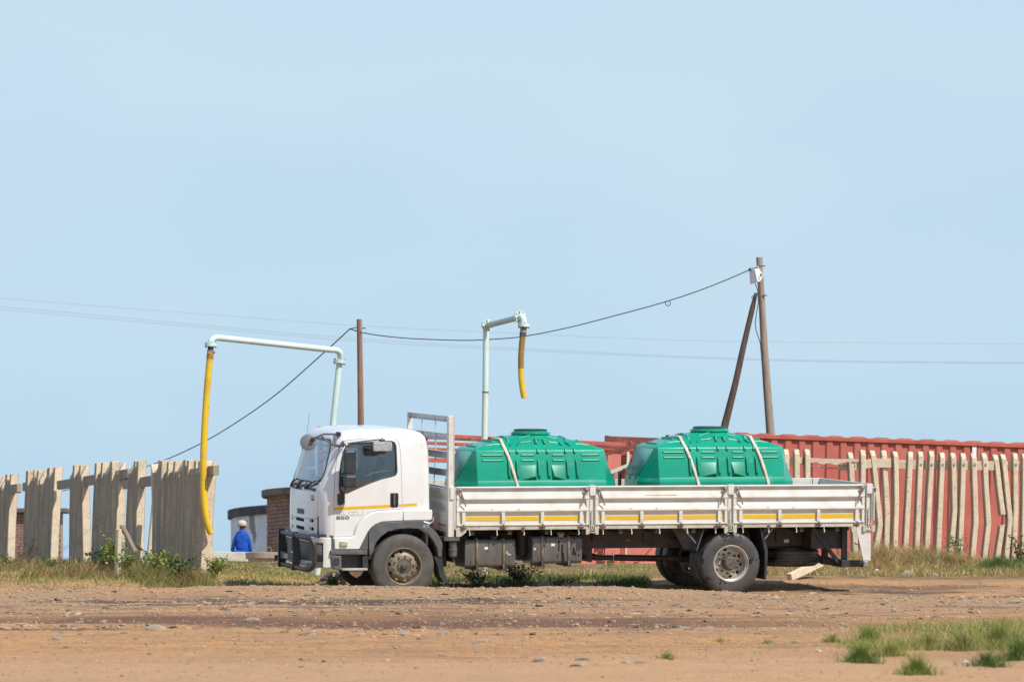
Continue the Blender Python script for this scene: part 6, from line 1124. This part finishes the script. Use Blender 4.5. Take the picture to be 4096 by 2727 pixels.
def postp(u, full=True, name='gate_post'):
    e = link(name, None, tk, loc=(u, vb_, wr)); hw = .052
    MB().box((-hw-.006, .012, -.10), (hw+.006, .05, GH-.03)).build('post_channel', bed_white, e); 
    for a in (-hw, hw-.012): MB().box((a, -.022, -.13), (a+.012, .0098, GH-.155)).build('post_flange', bed_beige, e)
    MB().box((-hw+.002, -.03, GH-.155), (hw-.002, .055, GH+.008)).build('post_head', bed_white, e, bevel=.006)
    MB().box((-hw-.055, -.024, -.155), (-hw-.001, -.0, -.05)).build('post_foot', bed_beige, e, bevel=.003); MB().box((hw+.001, -.024, -.155), (hw+.055, .0, -.05)).build('post_foot', bed_beige, e, bevel=.003)
    h_ = MB(); h_.box((-.018, -.018, .0), (.012, .008, .20)); h_.cyl((-.003, -.01, .2), (-.003, -.01, .24), .01); h_.box((-.03, -.028, -.03), (.03, -.006, -.005)); h_.tube([(-.01, -.015, .05), (-.025, -.03, .08), (-.01, -.03, .12)], .009, 6); h_.tube([(-.02, -.02, -.03), (-.015, -.03, -.07), (.01, -.03, -.07), (.02, -.02, -.03)], .008, 6); h_.box((-.03, -.025, -.13), (.035, -.004, -.115)); h_.build('post_latch', bed_beige, e, bevel=.002)
    return e
for x in ((g1[1]+g2[0])/2, (g2[1]+g3[0])/2): postp(x)
e = postp(Z3(2108, 800, vb_)[0]); e.name = 'rear_corner_post'
# tail gate
tgu = Z3(2140, 800, vb_)[0]; MB().box((tgu-.03, .02, wr-.0), (tgu+.01, 2*VC-.02, wt0)).build('tail_gate', bed_white, tk, bevel=.004); MB().box((tgu+.012, vb_, wr+.03), (tgu+.03, .09, wt0-.02)).build('gate_plate', bed_white, tk, bevel=.003); a = Z3(2150, 650, vb_); MB().tube([(tgu-.02, vb_-.03, a[1]+.0), (tgu+.03, vb_-.02, a[1]+.02), (tgu+.05, vb_-.01, a[1]+.05)], .010, 6).build('gate_lever', bed_beige, tk); MB().box((tgu+.02, vb_-.01, wt0-.12), (tgu+.045, vb_+.02, wt0-.02)).build('latch_block', chassis_m, tk)
# rope hooks (below)
def hook(u):
    mb = MB().tube([(u, vb_+.01, wf+.01), (u, vb_+.005, wf-.03), (u+.004, vb_-.01, wf-.06), (u-.006, vb_-.02, wf-.085)], [.009, .009, .009, .011], 8); mb.build('rope_hook', bed_beige, tk)
for x in (238, 458, 675, 892, 1115, 1310, 1540): hook(Z2(x, 1010, vb_)[0])
for x in (248, 467, 685, 905, 1120, 1322, 1540, 1757, 1975): hook(Z3(x, 950, vb_)[0])
for (u, _), nm in ((Z2(668, 990, vb_), 0), (Z3(1322, 930, vb_), 0), (Z3(905, 930, vb_), 0)): MB().box((u-.022, vb_-.012, wf-.03), (u+.022, vb_-.002, wr-.03)).build('rail_strap', M('dirty_strap', (.12, .085, .055), .9), tk)
# head guard
hu0, hu1 = Z1(1425, 500, 0)[0], Z1(1476, 500, 0)[0]; whT = Z1(1450, 88, 0)[1]; whB = Z1(1465, 1055, 0)[1]
MB().box((hu0+.008, -.055, whB), (hu1-.03, -.045, whT-.01)).build('head_post', bed_white, tk); MB().box((hu0, -.05, whB), (hu1-.02, .04, whT)).build('head_post', bed_white, tk, bevel=.006); MB().box((hu1-.02, -.05, whB), (hu1, .05, whT-.01)).build('post_edge', bed_beige, tk); MB().box((hu0+.03, -.075, wr+.42), (hu1-.01, -.05, wt0+.0)).build('post_head', bed_white, tk, bevel=.006)
MB().box((hu0, vF-.06, wr-.1), (hu1-.02, vF, whT)).build('head_post', bed_white, tk, bevel=.006)
for (ya, yb) in ((88, 137), (228, 277), (375, 430), (516, 572)):
    wa, wb_ = Z1(1425, ya, 0)[1], Z1(1425, yb, 0)[1]; MB().prism([(hu0+.004, wa), (hu0+.055, wa), (hu0+.055, wb_), (hu0+.004, wb_), (hu0+.004, wb_+.012), (hu0+.045, wb_+.012), (hu0+.045, wa-.012), (hu0+.004, wa-.012)], .0405, vF-.0605).build('guard_bar', alu, tk)
for x, tilt in ((1222, 0), (1331, 0)):
    vv, _ = LU(1080+x/2.01, 1620+300/2.01, hu0+.03); MB().tube([(hu0+.03, vv, Z1(1425, 137, 0)[1]), (hu0+.03, vv, Z1(1425, 375, 0)[1])], .010, 8).build('guard_rod', alu, tk)
vv, _ = LU(1080+1331/2.01, 1620+300/2.01, hu0+.03); v2, _ = LU(1080+1318/2.01, 1620+620/2.01, hu0+.03); MB().tube([(hu0+.03, vv, Z1(1425, 430, 0)[1]), (hu0+.03, v2, wt0)], .010, 8).build('guard_rod', alu, tk)
mb = MB(); hb = [(GH*t_+wr, d_) for t_, d_ in prof]; mb.prism([(hu0+.02-d_, w) for w, d_ in hb]+[(hu0+.06, wr), (hu0+.06, wt0)], .041, vF-.061, 'v'); mb.build('head_board', bed_white, tk, bevel=.003); MB().box((hu0+.0, .042, wf-.03), (hu0+.08, vF-.062, wr-.002)).build('front_rail', bed_beige, tk)
MB().prism([(.05, whB), (.05, wf), (.45, wf), (.35, whB+.05), (.2, whB)], hu0+.03, hu0+.05, 'u').build('post_gusset', bed_beige, tk)
MB().box((g1[0]-.075, vb_-.006, whB+.12), (g1[0]-.004, .03, wt0-.004)).build('post_edge', bed_beige, tk)
MB().box((g3[1]-.0, vF-.06, wr-.1), (tgu, vF, wt0)).build('rear_corner_post', bed_white, tk, bevel=.004)
# load frame bar between the tanks
a, b_ = L(2436, 1892, 1.9), L(2520, 1862, 1.1); MB().bar((a[0], 1.9, a[1]), (a[0]+.33, 1.9, a[1]+.13), .05, .05).build('load_bar', bed_white, tk); MB().box((a[0]+.06, 1.88, 1.13), (a[0]+.10, 1.95, a[1]+.01)).build('load_post', rusty, tk); MB().box((a[0]+.17, 1.88, 1.13), (a[0]+.21, 1.95, a[1]+.04)).build('load_post', dark_red, tk)
# ------------------------------------------------------------ green transport tanks on the bed
def water_tank(uc, vc, wb, hl, label, straps, scribble=None, lid_r=.26):
    T = thing('water_tank', label, 'water tank', group='green transport tanks on the truck bed', mat=TM @ Matrix.Translation((uc, vc, wb)))
    hA = 1.08*hl; eA = 1.35*hl; Hs = .64+.05; H1 = .945; H2 = 1.205; H3 = 1.415; B = .68; eb = .30
    # octagon rings: (half length of long face, half length of end, half width, half width of end face, height)
    rings = [(hA, eA-.03, B-.03, eb, 0.), (hA, eA, B, eb+.02, .04), (hA, eA, B, eb+.02, Hs-.06), (hA, eA-.02, B-.02, eb, Hs), (hA+.0, eA-.026, B-.026, eb+.01, Hs+.012), (hA, eA-.15, B-.085, eb+.06, H1), (hA-.01, hA+.03, B-.155, B-.22, H2-.03), (hA-.04, hA-.01, B-.185, B-.24, H2)]
    def ring(a, e, b_, c, z): return [(-a, -b_, z), (-a*.6, -b_, z), (-a*.2, -b_, z), (a*.2, -b_, z), (a*.6, -b_, z), (a, -b_, z), (e, -c, z), (e, 0, z), (e, c, z), (a, b_, z), (a*.6, b_, z), (a*.2, b_, z), (-a*.2, b_, z), (-a*.6, b_, z), (-a, b_, z), (-e, c, z), (-e, 0, z), (-e, -c, z)]
    mb = MB(); rr = [ring(*r) for r in rings]
    # roof: rings shrinking to the neck, higher along the middle
    last = rr[-1]; n = len(last); nr = .31
    for t_ in (.15, .35, .6, .85, 1.):
        q = []
        for (x, y, z) in last:
            an = atan2(y, x); cx_, cy_ = nr*cos(an), nr*sin(an); X_, Y_ = x+(cx_-x)*t_, y+(cy_-y)*t_; q.append((X_, Y_, H2+(H3-H2)*(1-(1-t_)**1.12)))
        rr.append(q)
    for q in rr: mb.v += q
    for j in range(len(rr)-1):
        for i in range(n): mb.f.append((j*n+i, j*n+(i+1) % n, (j+1)*n+(i+1) % n, (j+1)*n+i))
    mb.f += [tuple(range(n-1, -1, -1)), tuple((len(rr)-1)*n+i for i in range(n))]
    body = mb.build('tank_body', green_t, T, bevel=.018, ang=30); body.modifiers['bevel'].angle_limit = radians(12); body.modifiers['bevel'].segments = 3
    # scuffed end faces
    for sg in (-1, 1):
        pl = [(sg*(eA+.001), -eb-.0, .06), (sg*(eA+.001), eb, .06), (sg*(eA-.018), eb-.02, Hs-.03), (sg*(eA-.018), -eb+.02, Hs-.03)]
        e1 = [Vector((sg*(eA-.026), -eb-.0, Hs+.03)), Vector((sg*(eA-.026), eb+.0, Hs+.03)), Vector((sg*(eA-.149), eb+.05, H1)), Vector((sg*(hA+.034), B-.25, H2-.045)), Vector((sg*(hA+.034), -B+.25, H2-.045)), Vector((sg*(eA-.149), -eb-.05, H1))]
        if sg < 0:
            m_ = MB(); m_.add([p+Vector((sg*.006, 0, 0)) for p in e1], [(0, 1, 2, 5), (5, 2, 3, 4)]); o = m_.build('scuffed_end', green_l, T, ang=5); o.modifiers.new('s', 'SOLIDIFY').thickness = .004
            for yy in (-.2, .08): MB().box((sg*(eA+.0), yy, Hs-.05), (sg*(eA-.04), yy+.2, Hs+.02)).build('end_lug', green_t, T, bevel=.006)
    # profile of the long side: point at height fraction
    pz_ = [Hs+.012, H1, H2-.03, H2]; pb_ = [B-.026, B-.085, B-.155, B-.185]
    def sp(x, z, s_, off=0.):
        y = float(np.interp(z, pz_, pb_)); return Vector((x, s_*(y+off), z))
    def roofz(x, y):                                      # height of the roof above plan point
        an = atan2(y, x); a = hA-.05; b_ = B-.185; r = sqrt(x*x+y*y); ro_ = min(a/max(abs(cos(an)), 1e-6), b_/max(abs(sin(an)), 1e-6)); t_ = min(max((ro_-r)/max(ro_-nr, 1e-6), 0), 1); return H2+(H3-H2)*(1-(1-t_)**1.12)
    rb_ = MB()
    def ridge_(pts, w, h, s_):                            # raised bar along points lying on the skin
        nrm = [];
        for i, p in enumerate(pts):
            t_ = (pts[min(i+1, len(pts)-1)]-pts[max(i-1, 0)]).normalized(); side = Vector((1, 0, 0)) if abs(t_.x) < .7 else Vector((0, -s_*.5, .86)); side = (side-t_*side.dot(t_)).normalized(); nn = t_.cross(side); nn = nn if nn.dot(Vector((0, s_, .6))) > 0 else -nn; nrm.append((side, nn))
        k = len(rb_.v)
        for i, (p, (sd_, nn)) in enumerate(zip(pts, nrm)):
            hh = h if 0 < i < len(pts)-1 else 0.; rb_.v += [tuple(p-sd_*w*.5-nn*.01), tuple(p-sd_*w*.28+nn*hh), tuple(p+sd_*w*.28+nn*hh), tuple(p+sd_*w*.5-nn*.01)]
        for i in range(len(pts)-1):
            for q in range(3): rb_.f.append((k+i*4+q, k+i*4+q+1, k+(i+1)*4+q+1, k+(i+1)*4+q))
        rb_.f += [(k, k+1, k+2, k+3)]
    for s_ in (-1, 1):
        for x in (-.545, -.405, -.045, .12, .44, .60):
            x = (x)*hl; ridge_([sp(x, z, s_) for z in np.linspace(Hs+.03, H1+.10, 7)], .055, .036, s_)
            ridge_([sp(x*.96, z, s_) for z in (H1+.17, H1+.20, H2-.02, H2-.0)], .045, .03, s_)
            if abs(x) < .7: ridge_([Vector((x*.9*(1-.25*q), s_*(B-.185)*(1-.28*q-.1), roofz(x*.9*(1-.25*q), (B-.185)*(1-.28*q-.1)))) for q in (0, .1, .5, .6)], .045, .028, s_)
        for (xa, xb) in ((-1.0, -.62), (-.34, -.10), (.19, .40), (.68, 1.0)):
            for z in (H1+.075, H1+.16): ridge_([sp(xa*hl+(xb-xa)*hl*q, z, s_) for q in (0, .06, .5, .94, 1)], .035, .015, s_)
            for yf in (.80, .60):
                if abs(xa) > .6 and yf < .7: continue
                y_ = (B-.185)*yf; ridge_([Vector(((xa+(xb-xa)*q)*hl*.9, s_*y_, roofz((xa+(xb-xa)*q)*hl*.9, y_))) for q in (0, .08, .5, .92, 1)], .042, .011, s_)
        # folded facets of the middle panels
        for (xa, xb, dg) in ((-.36*hl, -.09*hl, 1), (.17*hl, .40*hl, -1)):
            z0, z1 = Hs+.02, H1; c4 = [sp(xa, z0, s_, .002), sp(xb, z0, s_, .002), sp(xb, z1, s_, .002), sp(xa, z1, s_, .002)]
            hi = sp(xb-.03 if dg > 0 else xa+.03, z0+.06, s_, .055); rb_.add([c4[0], c4[1], c4[2], c4[3], hi], [(0, 1, 4), (1, 2, 4), (2, 3, 4), (3, 0, 4)])
    for s_ in (-1, 1):                                     # crosswise ridges on the roof ends
        for x in (-.99, -.72, -.48, .50, .76): 
            x *= hl; ys_ = [-.3, -.24, 0, .24, .3] if abs(x) > .6 else [-.36, -.3, 0, .3, .36]
            if s_ > 0: ridge_([Vector((x, y, roofz(x, y)+.004)) for y in ys_], .06, .028, 1)
    ro__ = rb_.build('moulded_ribs', green_r, T, ang=25); bv(ro__, .005)
    MB().lathe([(-.05, .37), (0, .325), (.016, .305), (.022, .300), (.026, .322), (.046, .322), (.050, .30), (.062, .298), (.066, .272), (.080, .272), (.084, .26), (.085, 0)], (0, 0, H3-.012), (0, 0, 1), 48).build('neck', green_t, T, ang=40)
    MB().lathe([(0, .262), (.004, .272), (.018, .272), (.022, .24), (.014, .2), (.02, .1), (.02, 0)], (0, 0, H3+.070), (0, 0, 1), 48).build('lid', lid_black, T, ang=40)
    T['skin'] = 0; del T['skin']
    for i, (xt, xb_, lb) in enumerate(straps):            # webbing straps, things of their own
        prof_ = [(-B-.02, .0), (-B-.012, .05), (-B-.012, Hs-.05), (-B+.02, Hs+.02)]+[(-(float(np.interp(z, pz_, pb_))+.024), z) for z in (Hs+.1, H1, H1+.1, H2-.04)]+[(-(B-.185)*.9, roofz(xt, (B-.185)*.9)+.03)]+[(yy, roofz(xt, yy)+.034) for yy in (-.3, -.15, 0, .15, .3)]
        prof_ += [(-a, z) for a, z in reversed(prof_[:9])]; m2 = MB(); nP = len(prof_)
        for j, (y, z) in enumerate(prof_):
            f_ = min(max((H2+.02-z)/(H2+.02), 0), 1)**.8; x = xt+(xb_-xt)*f_; m2.v += [(x-.026, y, z), (x+.026, y, z)]
        m2.f = [(2*j, 2*j+1, 2*j+3, 2*j+2) for j in range(nP-1)]; so_ = m2.build('cargo_strap', strap_m, None, fix=False, ang=60); so_.matrix_world = TM @ Matrix.Translation((uc, vc, wb)); so_.modifiers.new('s', 'SOLIDIFY').thickness = .005; tag(so_, lb, 'strap', 'webbing straps over the green tanks')
    return T
wbF = 1.13
tA = water_tank(2.43, 1.12, wbF, 1.0, 'front green ribbed plastic tank just behind the headboard, held by one strap', [(-.60, -.29, 'pale strap over the left part of the front green tank')])
tB = water_tank(5.50, 1.12, wbF+.035, 1.0, 'rear green ribbed plastic tank above the rear wheels, held by two straps', [(-.62, -.28, 'pale strap over the left part of the rear green tank'), (.60, .92, 'pale strap over the right part of the rear green tank')])
sc = Matrix.Translation((-1.3, .13, .86)) @ Matrix(((.30, 0, -.95, 0), (0, -1, 0, 0), (.95, 0, .30, 0), (0, 0, 0, 1)))
X_ = Vector((0, -1, 0)); Z_ = Vector((.62, 0, .785)).normalized(); Z_ = Vector((.16/.27, 0, 1)).normalized(); N_ = X_.cross(Z_); pos = Vector((-1.345, .30, .80))
text('VOVO', 'handwriting', M('pen_mark', (.02, .10, .08), .6), tB, .15, Matrix(((X_.x, Z_.x, N_.x, pos.x), (X_.y, Z_.y, N_.y, pos.y), (X_.z, Z_.z, N_.z, pos.z), (0, 0, 0, 1))), .004, shear=.25, bold=-.003, align='LEFT', sx=.9)
# ------------------------------------------------------------ standpipes
def flange(c, ax, r, par, m, bolts=8, th=.028, name='flange', br_=.8, pat=None):
    ax = Vector(ax).normalized(); c = Vector(c); MB().lathe([(-th, r*.97), (-th, r), (-.002, r), (-.002, r*.95), (.002, r*.95), (.002, r), (th, r), (th, r*.97)], c, ax, 36).build(name, m, par)
    a = ax.cross(Vector((0, 0, 1))); a = a.normalized() if a.length > .05 else Vector((1, 0, 0)); b_ = ax.cross(a)
    for q in range(bolts):
        an = 2*pi*(q+.3)/bolts; p = c+(a*cos(an)+b_*sin(an))*r*br_
        if q % 2 == 0: MB().lathe([(-th-.022, 0), (-th-.02, .015), (-th, .016), (th, .016), (th+.02, .015), (th+.024, 0)], p, ax, 7).build('bolt', steel, par)
        else: MB().lathe([(-th-.002, 0), (-th-.001, .011), (th+.001, .011), (th+.002, 0)], p, ax, 10).build('bolt_hole', lid_black, par)
def bend(p0, c, p1, n=8): return [p0.lerp(c, t_).lerp(c.lerp(p1, t_), t_) for t_ in [i/n for i in range(n+1)]]
def hose(pts, r, m, par, name='hose', m2=None, step=.040):
    s = span([Vector(p) for p in pts], 240); d = 0; out = [s[0]]; 
    for p in s[1:]:
        if (p-out[-1]).length >= step/2: out.append(p)
    rr = [r*(1.06 if i % 2 else .93) for i in range(len(out))]; return MB().tube(out, rr, 14, False).build(name, m, par, ang=80, fix=False)
# left standpipe
b0 = G(1318, 75.3); sp1 = thing('standpipe', 'pale mint standpipe arching left over the cab front with a long yellow hose', 'standpipe', b0, 'water filling standpipes'); r0 = Vector(b0)
def r1(px, py, Y): return P(px, py, Y)-r0
top1 = r1(1358, 1447, 75.3); low1 = r1(1322, 1790, 75.3); low0 = r1(1268, 2300, 75.3)
MB().tube([low0, low1, top1], .054, 18).build('riser', mint, sp1, ang=60)
axr = (top1-low1).normalized(); flange(r1(1358, 1446, 75.3), axr, .107, sp1, mint)
eA_ = r1(1361, 1432, 75.25); eC = r1(1366, 1396, 75.2); eB = r1(1325, 1399, 75.1); endA = r1(885, 1352, 73.9); tipC = r1(843, 1345, 73.8); tipE = r1(843, 1374, 73.8)
arm = [eA_]+bend(eA_, eC, eB)+[endA.lerp(eB, .66), endA.lerp(eB, .33)]+bend(endA, tipC, tipE); MB().tube(arm, .053, 18).build('arm', mint, sp1, ang=60)
flange(r1(843, 1379, 73.8), (0, 0, 1), .103, sp1, mint); MB().cyl(r1(843, 1384, 73.8), r1(842, 1398, 73.8), .050).build('collar', chassis_m, sp1); MB().cyl(r1(842, 1397, 73.8), r1(842, 1404, 73.8), .056).build('collar', rusty, sp1); MB().cyl(r1(842, 1404, 73.8), r1(841, 1411, 73.8), .060).build('hose_clamp', steel, sp1); MB().cyl(r1(852, 1409, 73.6), r1(860, 1409, 73.6), .02).build('clamp_screw', rusty, sp1)
hose([r1(841, 1408, 73.8), r1(838, 1450, 73.8), r1(828, 1560, 73.8), r1(818, 1720, 73.8), r1(813, 1860, 73.8), r1(815, 1980, 73.8), r1(823, 2060, 73.8), r1(833, 2105, 73.8), r1(846, 2136, 73.8)], .0575, hose_y, sp1)
hose([r1(841, 1411, 73.8), r1(840, 1425, 73.8), r1(838.5, 1445, 73.8)], .0595, hose_d, sp1, 'stained_hose_top')
# right standpipe
b0 = G(1940, 76.2); sp2 = thing('standpipe', 'rust streaked cream standpipe with a short stained hose hanging over the front tank', 'standpipe', b0, 'water filling standpipes'); r0 = Vector(b0)
base2 = r1(1936, 2250, 76.2); base2.z = -.2; top2 = r1(1944, 1325, 76.2)
MB().tube([base2, base2+Vector((.01, 0, 1.2))], .066, 14).build('sleeve', ring_c, sp2); MB().tube([base2, r1(1938, 1760, 76.2), r1(1942, 1568, 76.2)], .056, 18).build('riser', cream_pipe, sp2, ang=60); MB().tube([r1(1942, 1570, 76.2), top2], .054, 18).build('riser', mint, sp2, ang=60); MB().tube([r1(1942, 1566, 76.2), r1(1942, 1572, 76.2)], .058, 18).build('weld_seam', rusty, sp2)
hub_c = r1(1950, 1301, 76.0); axis2 = (r1(2078, 1268, 74.4)-hub_c).normalized()
MB().tube([top2, r1(1944.5, 1308, 76.2), hub_c+axis2*(-.03), hub_c], .054, 18).build('elbow', mint, sp2, ang=70); flange(hub_c+axis2*.0, axis2, .103, sp2, mint, 8)
hub_e = r1(2078, 1268, 74.4); MB().tube([hub_c+axis2*.03, hub_e], .053, 18).build('arm', M('arm_grey_green', (.42, .52, .49), .45, c2=(.50, .58, .54), nscale=3, c3=(.3, .17, .08), n3=(6., .66, .72)), sp2, ang=60)
flange(hub_e+axis2*.03, axis2, .104, sp2, mint, 8); e0 = hub_e+axis2*.05; e2 = r1(2095, 1298, 74.3); e1 = Vector((e2.x, e2.y, e0.z)); MB().tube(bend(e0, e1, e2, 10), .056, 18).build('elbow', mint, sp2, ang=60); flange(r1(2095, 1301, 74.3), (0, 0, 1), .101, sp2, mint)
MB().cyl(r1(2095, 1307, 74.3), r1(2094, 1313, 74.3), .058).build('collar', chassis_m, sp2); MB().cyl(r1(2094, 1312, 74.3), r1(2093, 1321, 74.3), .055).build('collar', rusty, sp2); MB().cyl(r1(2093, 1321, 74.3), r1(2093, 1330, 74.3), .058).build('hose_clamp', steel, sp2); MB().cyl(r1(2092, 1330, 74.3), r1(2091, 1345, 74.3), .056).build('collar', wood_d, sp2)
hose([r1(2091, 1343, 74.3), r1(2087, 1380, 74.3), r1(2084, 1430, 74.3), r1(2084, 1478, 74.3)], .052, hose_d, sp2, 'stained_hose_top'); hose([r1(2084, 1474, 74.3), r1(2085, 1510, 74.3), r1(2090, 1555, 74.3), r1(2098, 1594, 74.3)], .052, hose_y, sp2)
# small litter behind the truck
for px, py, Y, s_, m, lb in ((3508, 2270, 77.2, .05, white_l, 'scrap of white litter in the straw right of the truck tail'), (3742, 2262, 78.2, .045, white_l, 'small black and white wrapper in the dry grass under the pickets'), (3768, 2300, 76.8, .03, white_l, 'tiny white scrap on the grass edge beside the flat grey slab')):
    o = link('litter', stone_mesh(s_, s_*.6, s_*.7, m, int(px), 1, .5)); g = G(px, Y, .03); o.location = g; tag(o, lb, 'litter')
for o in bpy.data.objects:
    if o.type == 'EMPTY' and o.parent is None and o.rotation_mode == 'XYZ': pass
